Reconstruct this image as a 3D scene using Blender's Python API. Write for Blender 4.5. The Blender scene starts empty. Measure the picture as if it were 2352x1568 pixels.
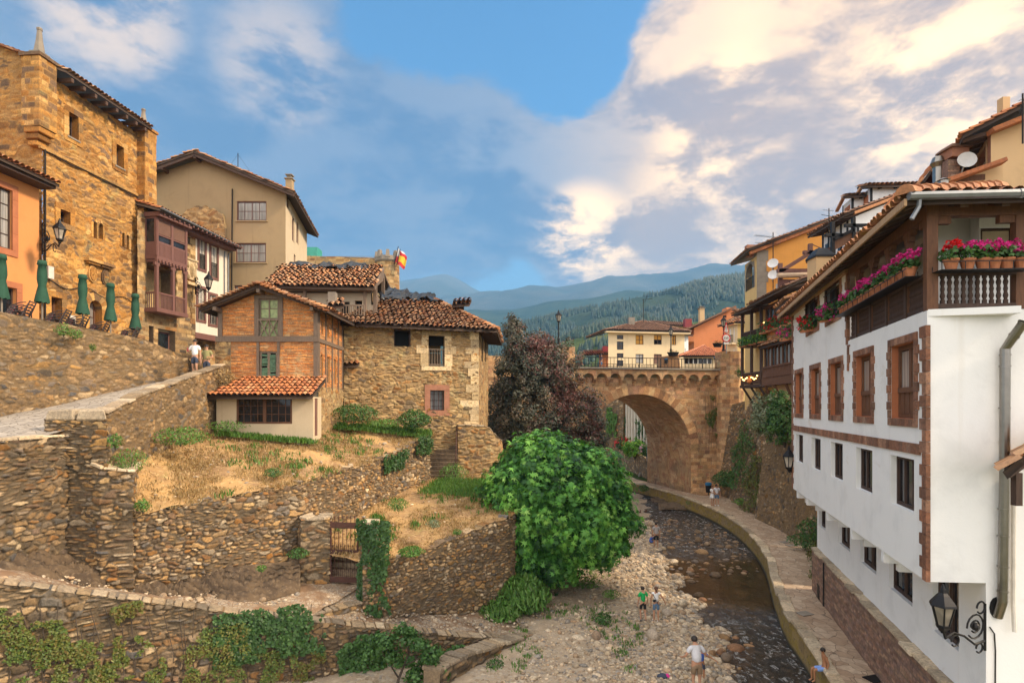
import bpy,math,random
import numpy as np
from mathutils import Vector,Matrix
R=math.radians
sc=bpy.context.scene
col=sc.collection

# camera
FX,CX,HY,CZ=1300.0,1176.0,936.0,9.2
cd=bpy.data.cameras.new("camera");cam=bpy.data.objects.new("camera",cd);col.objects.link(cam)
cam.location=(0,0,CZ);cam.rotation_euler=(R(90),0,0)
cd.sensor_width=36;cd.lens=36*FX/2352;cd.shift_y=(HY-784)/2352
cd.clip_start=0.1;cd.clip_end=30000
sc.camera=cam

# light
SUN=Vector((0.80,-0.16,0.60)).normalized()
sl=bpy.data.lights.new("sun",'SUN');so=bpy.data.objects.new("sun",sl);col.objects.link(so)
sl.energy=4.1;sl.angle=R(9);sl.color=(1.0,0.80,0.56)
so.rotation_euler=SUN.to_track_quat('Z','Y').to_euler();so.location=(40,-10,60)
sc.view_settings.view_transform='Standard';sc.view_settings.look='None'
sc.view_settings.exposure=0.8;sc.view_settings.gamma=1.0
try:sc.view_settings.use_curve_mapping=False
except Exception:pass
class NT:
 """small node-graph helper"""
 def __init__(s,nt):s.nt=nt
 def n(s,t,ins=None,**kw):
  nd=s.nt.nodes.new(t)
  for k,v in kw.items():setattr(nd,k,v)
  for k,v in(ins or{}).items():
   sk=nd.inputs[k]
   if isinstance(v,bpy.types.NodeSocket):s.nt.links.new(v,sk)
   elif isinstance(v,(tuple,list))and len(v)==3 and sk.type=='RGBA':sk.default_value=(*v,1)
   else:sk.default_value=v
  return nd
 def math(s,op,a,b=0.0,c=None,clamp=False):
  ins={0:a,1:b}
  if c is not None:ins[2]=c
  return s.n('ShaderNodeMath',ins,operation=op,use_clamp=clamp).outputs[0]
 def vmath(s,op,a,b=(0,0,0),out=0):
  return s.n('ShaderNodeVectorMath',{0:a,1:b},operation=op).outputs[out]
 def mix(s,f,a,b,mode='MIX'):
  nd=s.n('ShaderNodeMix',data_type='RGBA',blend_type=mode)
  for i,v in((0,f),(6,a),(7,b)):
   if isinstance(v,bpy.types.NodeSocket):s.nt.links.new(v,nd.inputs[i])
   elif isinstance(v,(tuple,list)):nd.inputs[i].default_value=(*v[:3],1)
   else:nd.inputs[i].default_value=v
  return nd.outputs[2]
 def ramp(s,f,stops,interp='LINEAR'):
  nd=s.n('ShaderNodeValToRGB',{0:f});cr=nd.color_ramp;cr.interpolation=interp
  while len(cr.elements)>1:cr.elements.remove(cr.elements[-1])
  for i,(p,c)in enumerate(stops):
   e=cr.elements[0]if i==0 else cr.elements.new(p)
   e.position=p;e.color=(*c,1)if len(c)==3 else c
  return nd.outputs[0]
 def noise(s,vec,scale,detail=4,rough=0.55,dist=0.0,out=0):
  return s.n('ShaderNodeTexNoise',{'Vector':vec,'Scale':scale,'Detail':detail,'Roughness':rough,'Distortion':dist}).outputs[out]
 def rng(s,v,a,b,c=0.0,d=1.0,smooth=True):
  nd=s.n('ShaderNodeMapRange',{0:v,1:a,2:b,3:c,4:d},interpolation_type='SMOOTHSTEP' if smooth else 'LINEAR')
  return nd.outputs[0]
def sky_dir(x,y):
 return Vector(((x-CX)/FX,1.0,(HY-y)/FX)).normalized()
COVER=[(2300,150,30,.17),(1850,330,20,.13),(1600,330,12,.12),(1560,110,6,.12),(1500,210,7,.10),(1700,170,9,.10),(1900,60,9,.08),(60,160,24,.17),(420,60,14,.12),(600,230,11,.14),(960,390,13,.26),(780,440,12,.18),(1180,430,13,.22),(1050,480,9,.12),(560,430,14,.10),(1350,440,10,.12),(1330,540,7,.12),(1650,500,14,.16),(1900,520,14,.10),(1120,100,13,-.20),(900,170,9,-.10),(1440,30,8,-.10),(1330,210,8,-.09),(860,600,9,-.10),(1100,620,9,-.12)]
GLOW=[(2200,240,9,.9),(1340,548,6,1.0),(1650,290,7,.35),(1560,120,8,.3),(240,20,6,.35),(640,150,6,.2),(1900,40,9,.3),(1650,510,10,.6)]
COOL0,COOL1,HOT0,HOT1,GLOWC,FILL_CLOUD=(.070,.130,.255),(.27,.285,.345),(.42,.285,.22),(.76,.50,.30),(1.6,1.02,.48),(1.25,1.17,1.10)
def build_world():
 w=bpy.data.worlds.new("World");sc.world=w;w.use_nodes=True
 nt=w.node_tree;nt.nodes.clear();g=NT(nt)
 out=g.n('ShaderNodeOutputWorld')
 sky=g.n('ShaderNodeTexSky',sky_type='NISHITA',sun_disc=False)
 sky.sun_elevation=math.asin(SUN.z);sky.sun_rotation=math.atan2(SUN.x,SUN.y)
 sky.air_density=1.3;sky.dust_density=0.4;sky.ozone_density=4.5
 blue=g.n('ShaderNodeBackground',{'Color':g.mix(1.0,sky.outputs[0],(0.50,0.86,1.0),'MULTIPLY'),'Strength':0.12}).outputs[0]
 d=g.vmath('NORMALIZE',g.n('ShaderNodeTexCoord').outputs['Generated'])
 sep=g.n('ShaderNodeSeparateXYZ',{0:d});dx,dy,dz=sep.outputs
 inv=g.math('DIVIDE',1.0,g.math('ADD',g.math('MAXIMUM',dz,0.0),0.42))
 flat=g.n('ShaderNodeCombineXYZ',{0:g.math('MULTIPLY',dx,inv),1:g.math('MULTIPLY',dy,inv),2:g.math("MULTIPLY",dz,1.7)}).outputs[0]
 big=g.noise(flat,1.9,10,0.60,0.15)
 mid=g.noise(g.vmath('ADD',flat,(3.1,1.7,0.4)),4.4,10,0.62,0.2)
 fine=g.noise(flat,11.0,8,0.62,0.2)
 n=g.math('ADD',g.math('MULTIPLY',big,0.85),g.math('ADD',g.math('MULTIPLY',mid,0.62),g.math('MULTIPLY',fine,0.26)));n=g.math('SUBTRACT',n,0.865)
 def bumps(lst,base):
  v=base
  for x,y,ang,amp in lst:
   dot=g.vmath('DOT_PRODUCT',d,tuple(sky_dir(x,y)),out=1);ca=math.cos(R(ang))
   v=g.math('ADD',v,g.math('MULTIPLY',g.rng(dot,ca,1.0-(1.0-ca)*0.10),amp))
  return v
 cover=bumps(COVER,n)
 mask=g.rng(cover,-0.05,0.13)
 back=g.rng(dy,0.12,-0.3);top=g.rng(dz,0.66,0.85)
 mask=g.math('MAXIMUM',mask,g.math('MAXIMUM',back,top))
 low=g.rng(dz,0.36,0.07)
 warm=bumps([(2420,300,43,1.0),(1620,560,12,.45)],0.0)
 glow=bumps(GLOW,0.0)
 tk=g.noise(g.vmath('ADD',flat,(0.03,0.03,0.09)),4.4,9,0.60,0.2);tb=g.noise(g.vmath('ADD',flat,(3.1,1.7,0.50)),4.4,10,0.62,0.2)
 lit=g.rng(g.math('ADD',g.math('SUBTRACT',mid,tb),g.math('MULTIPLY',g.math('SUBTRACT',tk,.5),.55)),-0.14,0.16)
 edge=g.rng(cover,0.20,0.03)
 lit=g.math('MAXIMUM',lit,g.math('MULTIPLY',edge,.5));litc=g.math('MULTIPLY',lit,g.rng(dx,-0.24,0.28,0.45,1.0))
 cool=g.mix(litc,COOL0,COOL1)
 hot=g.mix(lit,HOT0,HOT1)
 cc=g.mix(warm,cool,hot)
 cc=g.mix(g.math('MULTIPLY',glow,g.math('POWER',lit,1.5)),cc,GLOWC)
 cc=g.mix(g.math('MAXIMUM',back,top),cc,FILL_CLOUD)  # unseen bright cloud overhead and behind the camera, added as fill light
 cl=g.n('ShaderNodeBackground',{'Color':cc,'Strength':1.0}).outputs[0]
 milk=g.n('ShaderNodeBackground',{'Color':g.mix(warm,(0.23,0.34,0.46),(0.86,0.54,0.31)),'Strength':1.0}).outputs[0]
 s1=g.n('ShaderNodeMixShader',{0:g.math('MULTIPLY',low,0.9),1:blue,2:milk}).outputs[0]
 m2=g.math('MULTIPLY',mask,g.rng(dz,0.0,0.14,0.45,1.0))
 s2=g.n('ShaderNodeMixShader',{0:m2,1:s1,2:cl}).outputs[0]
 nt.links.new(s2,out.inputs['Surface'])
build_world()

# measuring
def X(x,Y):return(x-CX)/FX*Y
def Z(y,Y):return CZ+(HY-y)/FX*Y
def YG(y,z):return FX*(CZ-z)/(y-HY)
def W(x,y,Y):return Vector((X(x,Y),Y,Z(y,Y)))
def G(x,Y,z):return Vector((X(x,Y),Y,z))
def GP(x,y,z=0.0):
 Y=YG(y,z);return Vector((X(x,Y),Y,z))

# objects
def tag(o,label=None,cat=None,group=None,kind=None):
 if label:o['label']=label
 if cat:o['category']=cat
 if group:o['group']=group
 if kind:o['kind']=kind
 return o
def thing(name,label,cat,loc=(0,0,0),group=None):
 o=bpy.data.objects.new(name,None);col.objects.link(o)
 o.location=loc;o.empty_display_size=0.2
 return tag(o,label,cat,group,'thing')
def wloc(o):
 v=Vector((0,0,0))
 while o is not None:v+=o.location;o=o.parent
 return v
def link(name,me,mat,parent=None,loc=None):
 o=bpy.data.objects.new(name,me);col.objects.link(o)
 if mat is not None:me.materials.append(mat)
 if parent is not None:o.parent=parent
 if loc is not None:o.location=loc
 return o
def npmesh(name,V,F,mat,parent=None,cell=None,smooth=False,loc=None):
 """V (n,3), F (m,k) index array or list of such arrays -> one mesh object. V is in world space."""
 V=np.asarray(V,dtype=np.float64)
 off=wloc(parent)if parent is not None else(Vector(loc)if loc is not None else Vector((0,0,0)))
 V=V-np.array(off)
 Fs=F if isinstance(F,list)else[F]
 Fs=[np.asarray(f,dtype=np.int64)for f in Fs if len(f)]
 me=bpy.data.meshes.new(name)
 me.vertices.add(len(V));me.vertices.foreach_set('co',V.astype(np.float32).ravel())
 nl=sum(f.size for f in Fs);nf=sum(len(f)for f in Fs)
 me.loops.add(nl);me.polygons.add(nf)
 li=np.concatenate([f.ravel()for f in Fs])if Fs else np.zeros(0,int)
 st,c=[],0
 for f in Fs:
  st.append(c+np.arange(len(f))*f.shape[1]);c+=f.size
 me.loops.foreach_set('vertex_index',li.astype(np.int32))
 me.polygons.foreach_set('loop_start',np.concatenate(st).astype(np.int32))
 if smooth:me.polygons.foreach_set('use_smooth',np.ones(nf,dtype=bool))
 if cell is not None:
  a=me.color_attributes.new('cell','FLOAT_COLOR','POINT')
  a.data.foreach_set('color',np.asarray(cell,dtype=np.float32).ravel())
 me.update(calc_edges=True);me.validate()
 return link(name,me,mat,parent,loc)
class MB:
 """collects shapes into one mesh"""
 def __init__(s):s.v,s.f,s.c=[],[],[]
 def _add(s,vs,fs,c=None):
  b=len(s.v);c=c or(random.random(),random.random(),random.random(),1.0)
  s.v+=[tuple(v)for v in vs];s.c+=[c]*len(vs)
  s.f+=[tuple(b+i for i in f)for f in fs]
 def quad(s,a,b,c,d):s._add((a,b,c,d),((0,1,2,3),))
 def poly(s,pts):s._add(pts,(tuple(range(len(pts))),))
 def hexa(s,p):
  s._add(p,((3,2,1,0),(4,5,6,7),(0,1,5,4),(1,2,6,5),(2,3,7,6),(3,0,4,7)))
 def box(s,c,size,rz=0.0,taper=1.0):
  hx,hy,hz=size[0]/2,size[1]/2,size[2]/2;ca,sa=math.cos(rz),math.sin(rz);p=[]
  for zz,t in((-hz,1.0),(hz,taper)):
   for a,b in((-1,-1),(1,-1),(1,1),(-1,1)):
    x,y=a*hx*t,b*hy*t
    p.append((c[0]+x*ca-y*sa,c[1]+x*sa+y*ca,c[2]+zz))
  s.hexa(p)
 def bar(s,p,q,w,h=None,up=(0,0,1)):
  p,q=Vector(p),Vector(q);h=h or w;d=(q-p)
  if d.length<1e-6:return
  d.normalize();u=Vector(up)
  if abs(d.dot(u))>0.99:u=Vector((0,1,0))
  r=d.cross(u).normalized();t=r.cross(d)
  o=[(-1,-1),(1,-1),(1,1),(-1,1)]
  s.hexa([p+r*(a*w/2)+t*(b*h/2)for a,b in o]+[q+r*(a*w/2)+t*(b*h/2)for a,b in o])
 def tube(s,pts,r,n=6,cap=True):
  pts=[Vector(p)for p in pts];rs=r if isinstance(r,(list,tuple))else[r]*len(pts)
  ring=[];u0=None
  for i,p in enumerate(pts):
   d=(pts[min(i+1,len(pts)-1)]-pts[max(i-1,0)]).normalized()
   if u0 is None:u0=d.orthogonal().normalized()
   u=(u0-d*u0.dot(d))
   u=u.normalized()if u.length>1e-4 else d.orthogonal().normalized()
   u0=u;w=d.cross(u)
   ring.append([p+(u*math.cos(k*2*math.pi/n)+w*math.sin(k*2*math.pi/n))*rs[i]for k in range(n)])
  vs=[v for rg in ring for v in rg];fs=[]
  for i in range(len(pts)-1):
   for k in range(n):
    fs.append((i*n+k,i*n+(k+1)%n,(i+1)*n+(k+1)%n,(i+1)*n+k))
  if cap:fs+=[tuple(range(n))[::-1],tuple((len(pts)-1)*n+k for k in range(n))]
  s._add(vs,fs)
 def lathe(s,c,prof,n=10,rz=0.0,sx=1.0,sy=1.0):
  vs,fs=[],[]
  for r,z in prof:
   for k in range(n):
    a=rz+k*2*math.pi/n
    vs.append((c[0]+r*math.cos(a)*sx,c[1]+r*math.sin(a)*sy,c[2]+z))
  for i in range(len(prof)-1):
   for k in range(n):fs.append((i*n+k,i*n+(k+1)%n,(i+1)*n+(k+1)%n,(i+1)*n+k))
  fs+=[tuple(range(n))[::-1],tuple((len(prof)-1)*n+k for k in range(n))]
  s._add(vs,fs)
 def ball(s,c,r,n=8,m=6,jit=0.0,rz=0.0):
  r=r if isinstance(r,(tuple,list))else(r,r,r);vs,fs=[],[];ca,sa=math.cos(rz),math.sin(rz)
  for i in range(m+1):
   t=math.pi*i/m
   for k in range(n):
    a=2*math.pi*k/n;j=1+random.uniform(-jit,jit)
    x,y,z=r[0]*math.sin(t)*math.cos(a)*j,r[1]*math.sin(t)*math.sin(a)*j,-r[2]*math.cos(t)*j
    vs.append((c[0]+x*ca-y*sa,c[1]+x*sa+y*ca,c[2]+z))
  for i in range(m):
   for k in range(n):fs.append((i*n+k,i*n+(k+1)%n,(i+1)*n+(k+1)%n,(i+1)*n+k))
  s._add(vs,fs)
 def build(s,name,mat,parent=None,smooth=False,loc=None,bevel=0.0):
  off=wloc(parent)if parent is not None else(Vector(loc)if loc is not None else Vector((0,0,0)))
  me=bpy.data.meshes.new(name)
  me.from_pydata([tuple(Vector(v)-off)for v in s.v],[],s.f)
  a=me.color_attributes.new('cell','FLOAT_COLOR','POINT')
  a.data.foreach_set('color',np.asarray(s.c,dtype=np.float32).ravel())
  if smooth:me.polygons.foreach_set('use_smooth',np.ones(len(me.polygons),dtype=bool))
  me.update()
  o=link(name,me,mat,parent,loc)
  if bevel:
   b=o.modifiers.new('bevel','BEVEL');b.width=bevel;b.segments=1;b.limit_method='ANGLE'
  return o
def copy_tree(o,parent=None):
 c=o.copy();col.objects.link(c);c.parent=parent
 for ch in[k for k in bpy.data.objects if k.parent==o]:copy_tree(ch,c)
 return c

# materials
def newmat(name):
 m=bpy.data.materials.new(name);m.use_nodes=True
 nt=m.node_tree;g=NT(nt);b=nt.nodes['Principled BSDF']
 g.pos=nt.nodes.new('ShaderNodeNewGeometry').outputs['Position'];g.b=b;g.m=m
 g.L=lambda a,k:nt.links.new(a,b.inputs[k])
 return g
def bump(g,h,strength=0.5,dist=0.02):
 g.L(g.n('ShaderNodeBump',{'Height':h,'Strength':strength,'Distance':dist}).outputs[0],'Normal')
def cellattr(g):
 a=g.n('ShaderNodeAttribute',attribute_name='cell',attribute_type='GEOMETRY')
 return g.n('ShaderNodeSeparateColor',{0:a.outputs['Color']}).outputs,a.outputs['Alpha']
def pal(cols):
 n=len(cols);return[(i/(n-1),c)for i,c in enumerate(cols)]
def stone_mat(name,cols,mortar,stain=(0.05,0.045,0.03),stain_amt=0.45,moss=0.0,rough=0.9,bs=0.6):
 g=newmat(name);(r,gg,b),a=cellattr(g)
 c=g.ramp(r,pal(cols))
 f=g.noise(g.pos,13.0,9,0.70)
 c=g.mix(1.0,c,g.ramp(f,[(0.28,(.42,.42,.42)),(0.5,(1,1,1)),(0.74,(1.5,1.45,1.35))]),'MULTIPLY')
 c=g.mix(1.0,c,g.ramp(gg,[(0,(.70,.70,.70)),(1,(1.25,1.25,1.25))]),'MULTIPLY')
 c=g.mix(1.0,c,g.ramp(g.noise(g.pos,2.6,5,0.6),[(0.3,(.82,.80,.78)),(0.7,(1.18,1.15,1.08))]),'MULTIPLY')
 mo=g.mix(1.0,mortar,g.ramp(g.noise(g.pos,14,6),[(0.3,(.6,.6,.6)),(0.7,(1.15,1.15,1.15))]),'MULTIPLY')
 c=g.mix(a,mo,c)
 st=g.rng(g.noise(g.pos,0.55,7,0.68,0.5),0.50,0.70)
 c=g.mix(g.math('MULTIPLY',st,stain_amt),c,stain)
 c=g.mix(g.math('MULTIPLY',g.rng(g.noise(g.pos,0.8,7,0.7,0.6),0.55,0.72),.30),c,tuple(min(.6,v*2.2+.05)for v in mortar))
 if moss>0:
  ms=g.rng(g.noise(g.pos,0.9,8,0.7,0.6),0.56,0.72)
  c=g.mix(g.math('MULTIPLY',ms,moss),c,(0.15,0.11,0.03))
 g.L(c,'Base Color');g.b.inputs['Roughness'].default_value=rough
 bump(g,g.noise(g.pos,26,7,0.65),bs,0.03)
 return g.m
def plain(name,c,rough=0.8,var=0.25,scale=3.0,metal=0.0,bs=0.15,spec=None,fine=30):
 g=newmat(name)
 f=g.noise(g.pos,scale,7,0.62)
 lo=tuple(max(0,v*(1-var))for v in c);hi=tuple(v*(1+var*0.8)for v in c)
 g.L(g.ramp(f,[(0.28,lo),(0.52,c),(0.75,hi)]),'Base Color')
 g.b.inputs['Roughness'].default_value=rough;g.b.inputs['Metallic'].default_value=metal
 if spec is not None:g.b.inputs['Specular IOR Level'].default_value=spec
 if bs:bump(g,g.noise(g.pos,fine,5,0.6),bs,0.02)
 return g.m
def plaster(name,c,stain=(0.2,0.17,0.12),amt=0.4,bs=0.25,streak=0.25):
 g=newmat(name)
 c1=g.mix(g.rng(g.noise(g.pos,1.1,7,0.65,0.4),0.46,0.72),c,tuple(0.90*v for v in c))
 sc_=g.vmath('MULTIPLY',g.pos,(3.2,3.2,0.22))
 c2=g.mix(g.math('MULTIPLY',g.rng(g.noise(sc_,1.0,6,0.6),0.56,0.74),streak),c1,stain)
 c3=g.mix(g.math('MULTIPLY',g.rng(g.noise(g.pos,0.7,9,0.72,0.8),0.60,0.70),amt),c2,stain)
 g.L(c3,'Base Color');g.b.inputs['Roughness'].default_value=0.92
 bump(g,g.noise(g.pos,16,8,0.7),bs,0.03)
 return g.m
def wood(name,c,rough=0.75,streak=0.45):
 g=newmat(name)
 v=g.vmath('MULTIPLY',g.pos,(9,9,1.4))
 f=g.noise(v,2.2,8,0.7,0.6)
 g.L(g.ramp(f,[(0.25,tuple(k*(1-streak)for k in c)),(0.5,c),(0.8,tuple(k*(1+streak)for k in c))]),'Base Color')
 g.b.inputs['Roughness'].default_value=rough
 bump(g,f,0.35,0.02)
 return g.m
def tile_mat(name,cols,stain=(0.05,0.035,0.02),amt=0.6,moss=0.0):
 g=newmat(name);(r,gg,b),a=cellattr(g)
 c=g.ramp(r,pal(cols))
 c=g.mix(1.0,c,g.ramp(g.noise(g.pos,11,6,0.65),[(0.25,(.6,.6,.6)),(0.5,(1,1,1)),(0.8,(1.3,1.25,1.15))]),'MULTIPLY')
 st=g.rng(g.math('ADD',g.noise(g.pos,2.6,7,0.7),g.math('MULTIPLY',gg,0.22)),0.56,0.74)
 c=g.mix(g.math('MULTIPLY',st,amt),c,stain)
 if moss:c=g.mix(g.math('MULTIPLY',g.rng(g.noise(g.pos,1.7,6,0.7),0.55,0.68),moss),c,(0.42,0.24,0.03))
 c=g.mix(a,(.055,.032,.02),c)
 g.L(c,'Base Color');g.b.inputs['Roughness'].default_value=0.85
 bump(g,g.noise(g.pos,40,5),0.4,0.02)
 return g.m
def leaf_mat(name,cols,trans=0.25,rough=0.5,spec=0.35):
 g=newmat(name);(r,gg,b),a=cellattr(g)
 c=g.ramp(r,pal(cols))
 c=g.mix(1.0,c,g.ramp(gg,[(0,(.75,.75,.75)),(1,(1.25,1.25,1.2))]),'MULTIPLY')
 g.L(c,'Base Color');g.b.inputs['Roughness'].default_value=rough
 g.b.inputs['Specular IOR Level'].default_value=spec
 tr=g.n('ShaderNodeBsdfTranslucent',{'Color':g.mix(1.0,c,(1.35,1.3,0.6),'MULTIPLY')})
 mx=g.n('ShaderNodeMixShader',{0:trans,1:g.b.outputs[0],2:tr.outputs[0]})
 o=g.nt.nodes['Material Output'];g.nt.links.new(mx.outputs[0],o.inputs['Surface'])
 return g.m
def glass(name,c=(0.012,0.013,0.016),rough=0.06,spec=0.5):
 g=newmat(name)
 f=g.noise(g.pos,1.3,3)
 g.L(g.ramp(f,[(0.35,tuple(v*0.5 for v in c)),(0.65,tuple(v*1.7 for v in c))]),'Base Color')
 g.b.inputs['Roughness'].default_value=rough;g.b.inputs['Specular IOR Level'].default_value=spec
 bump(g,g.noise(g.pos,1.6,2),0.05,0.05)
 return g.m
def curtain(name,c):
 g=newmat(name)
 v=g.vmath('MULTIPLY',g.pos,(14,14,0.5))
 f=g.noise(v,1.0,4)
 g.L(g.ramp(f,[(0.35,tuple(k*0.55 for k in c)),(0.65,c)]),'Base Color')
 g.b.inputs['Roughness'].default_value=0.25;g.b.inputs['Coat Weight'].default_value=0.5;g.b.inputs['Coat Roughness'].default_value=0.04
 return g.m
def lamp_mat(name,c,s):
 g=newmat(name);g.b.inputs['Base Color'].default_value=(*c,1)
 g.b.inputs['Emission Color'].default_value=(*c,1);g.b.inputs['Emission Strength'].default_value=s
 return g.m
M={}
M['rubble']=stone_mat('rubble_stone',[(.075,.055,.038),(.22,.135,.062),(.36,.215,.085),(.13,.105,.085),(.30,.135,.032),(.44,.29,.135),(.10,.10,.105),(.33,.185,.06),(.54,.42,.28),(.18,.145,.105)],(.135,.095,.055),stain_amt=.35,moss=0.25)
M['rubble_dark']=stone_mat('rubble_dark',[(.06,.044,.030),(.18,.112,.052),(.26,.165,.078),(.11,.098,.085),(.35,.235,.12),(.085,.085,.088),(.24,.115,.032),(.42,.33,.21)],(.115,.082,.048),stain_amt=.35,moss=0.3)
M['rubble_lane']=stone_mat('rubble_lane',[(.075,.058,.042),(.19,.125,.065),(.29,.185,.09),(.085,.082,.085),(.34,.19,.062),(.13,.12,.11),(.44,.31,.17),(.22,.115,.036)],(.20,.128,.060),stain_amt=0.45,moss=0.25)
M['house_stone']=stone_mat('house_stone',[(.20,.115,.045),(.35,.215,.088),(.46,.30,.13),(.17,.12,.075),(.54,.38,.19),(.34,.155,.042),(.11,.085,.06)],(.36,.235,.11),stain_amt=0.3)
M['tower_stone']=stone_mat('tower_stone',[(.26,.115,.026),(.44,.205,.042),(.52,.275,.075),(.36,.155,.028),(.56,.33,.115),(.22,.12,.05),(.16,.10,.06)],(.42,.225,.07),stain=(.10,.06,.028),stain_amt=0.6)
M['tower_dim']=M['tower_stone']
M['bridge_stone']=stone_mat('bridge_stone',[(.30,.150,.070),(.44,.245,.115),(.50,.32,.16),(.38,.185,.10),(.57,.38,.21),(.27,.145,.09)],(.37,.24,.13),stain=(.085,.06,.042),stain_amt=0.55,moss=0.25)
M['quoin']=stone_mat('pale_quoin',[(.50,.36,.19),(.62,.47,.28),(.56,.42,.25)],(.4,.3,.2),stain_amt=0.15)
M['brown_quoin']=stone_mat('brown_quoin',[(.22,.095,.055),(.28,.13,.075),(.18,.085,.055),(.33,.18,.115)],(.3,.2,.15),stain_amt=0.1)
M['red_stone']=plain('red_stone',(.36,.16,.095),0.9,0.2,4)
M['coping']=stone_mat('coping_stone',[(.42,.32,.21),(.54,.43,.30),(.34,.27,.19),(.60,.49,.35)],(.3,.22,.14),stain_amt=0.4)
M['plinth']=stone_mat('plinth_stone',[(.17,.09,.06),(.26,.145,.095),(.21,.125,.10),(.32,.20,.125),(.19,.12,.115)],(.155,.105,.08),stain_amt=0.15,bs=0.5)
M['bricks']=stone_mat('thin_brick',[(.42,.13,.032),(.56,.20,.048),(.62,.27,.08),(.33,.115,.034),(.56,.32,.14)],(.40,.25,.13),stain=(.20,.11,.06),stain_amt=0.5)
M['white']=plaster('white_plaster',(.80,.795,.785),(.55,.47,.36),0.30,0.15,0.16)
M['white_old']=plaster('old_white_plaster',(.60,.47,.31),(.38,.25,.12),0.6,0.35,0.35)
M['cream']=plaster('cream_plaster',(.74,.57,.35),(.5,.33,.17),0.25,0.1,0.15)
M['ochre_gable']=plaster('ochre_gable_plaster',(.40,.285,.155),(.24,.165,.09),0.4,0.5,0.35)
M['orange']=plaster('orange_plaster',(.66,.27,.085),(.50,.18,.055),0.3,0.12,0.12)
M['orange_wall']=plaster('orange_wall_plaster',(.66,.29,.06),(.45,.17,.04),0.35,0.12,0.25)
M['coral']=plaster('coral_plaster',(.70,.25,.10),(.5,.2,.1),0.2,0.08,0.15)
M['yellow']=plaster('yellow_plaster',(.70,.47,.19),(.5,.3,.12),0.2,0.1,0.15)
M['tan']=plaster('tan_plaster',(.60,.40,.21),(.45,.28,.15),0.2,0.1,0.1)
M['stone_white']=plaster('pale_panel',(.70,.62,.50),(.4,.3,.2),0.3,0.15,0.3)
M['grey_stone']=plain('grey_stone',(.25,.21,.165),0.9,0.25,2)
M['earth_wall']=plaster('lime_render',(.50,.42,.31),(.32,.24,.16),0.5,0.4,0.2)
M['dark_wood']=wood('dark_wood',(.055,.028,.018))
M['brown_wood']=wood('brown_wood',(.13,.055,.025))
M['red_wood']=wood('red_painted_wood',(.17,.075,.058),0.6,0.25)
M['grey_wood']=wood('weathered_wood',(.20,.145,.10))
M['old_wood']=wood('old_timber',(.165,.115,.08))
M['rafter']=wood('rafter_wood',(.085,.045,.028))
M['light_wood']=wood('light_wood',(.42,.26,.14))
M['terracotta']=plain('terracotta_reveal',(.42,.145,.062),0.85,0.15,3)
M['green_shutter']=wood('green_shutter',(.075,.15,.085),0.7,0.4)
M['green_pane']=plain('green_window',(.28,.34,.14),0.4,0.5,5)
M['black']=plain('dark_opening',(.006,.005,.004),0.95,0.3,2,bs=0)
M['iron']=plain('wrought_iron',(.018,.017,.018),0.5,0.3,12,0.6)
M['rust_iron']=plain('rusty_iron',(.085,.035,.024),0.75,0.4,8,0.2)
M['steel']=plain('stainless_steel',(.27,.25,.225),0.28,0.15,4,1.0,bs=0.03)
M['zinc']=plain('zinc_gutter',(.23,.24,.25),0.45,0.2,3,0.7,bs=0.05)
M['pipe_white']=plain('white_pipe',(.66,.60,.52),0.5,0.2,4,bs=0.05)
M['tile_old']=tile_mat('old_roof_tile',[(.24,.085,.032),(.42,.165,.060),(.54,.25,.10),(.33,.165,.09),(.62,.36,.19),(.19,.09,.05)],amt=0.55)
M['tile_red']=tile_mat('red_roof_tile',[(.46,.15,.050),(.58,.22,.08),(.38,.12,.045),(.64,.31,.14)],amt=0.35)
M['tile_new']=tile_mat('salmon_roof_tile',[(.60,.21,.10),(.66,.26,.13),(.55,.18,.085)],amt=0.15)
M['tile_brown']=tile_mat('brown_roof_tile',[(.22,.105,.06),(.28,.145,.085),(.18,.09,.055)],amt=0.3)
M['tile_moss']=tile_mat('mossy_roof_tile',[(.40,.16,.07),(.50,.23,.11),(.33,.13,.06)],amt=0.35,moss=0.55)
M['under']=plain('roof_underside',(.07,.036,.022),0.9,0.3,3)
M['pane']=glass('window_glass');M['pane2']=glass('window_glass_pale',(.05,.05,.05))
M['curtain']=curtain('net_curtain',(.42,.39,.35));M['curtain_grey']=curtain('grey_curtain',(.30,.27,.25))
M['blind']=plain('roller_blind',(.56,.45,.33),0.7,0.1,3,bs=0)
M['ochre_blind']=plain('ochre_blind',(.55,.26,.03),0.7,0.12,3,bs=0)
M['brown_blind']=plain('brown_blind',(.17,.085,.055),0.7,0.15,3,bs=0)
M['fig_leaf']=leaf_mat('fig_leaf',[(.014,.055,.014),(.040,.14,.026),(.090,.27,.040),(.19,.42,.07),(.33,.56,.13)],0.26)
M['plum_leaf']=leaf_mat('plum_leaf',[(.040,.050,.034),(.072,.080,.054),(.11,.108,.076),(.105,.075,.056),(.17,.155,.115)],0.15)
M['plum_red']=leaf_mat('plum_red_leaf',[(.13,.055,.048),(.19,.075,.065),(.15,.095,.07)],0.2)
M['weed']=leaf_mat('weed_leaf',[(.055,.14,.025),(.09,.21,.035),(.14,.27,.06),(.11,.17,.04)],0.28)
M['ivy']=leaf_mat('ivy_leaf',[(.02,.055,.016),(.035,.085,.02),(.06,.13,.03)],0.12)
M['creeper']=leaf_mat('creeper_leaf',[(.040,.085,.018),(.075,.125,.022),(.14,.15,.03),(.13,.075,.02)],0.15)
M['bush_pale']=leaf_mat('pale_bush_leaf',[(.16,.20,.11),(.22,.25,.15),(.12,.17,.08)],0.2)
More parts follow.
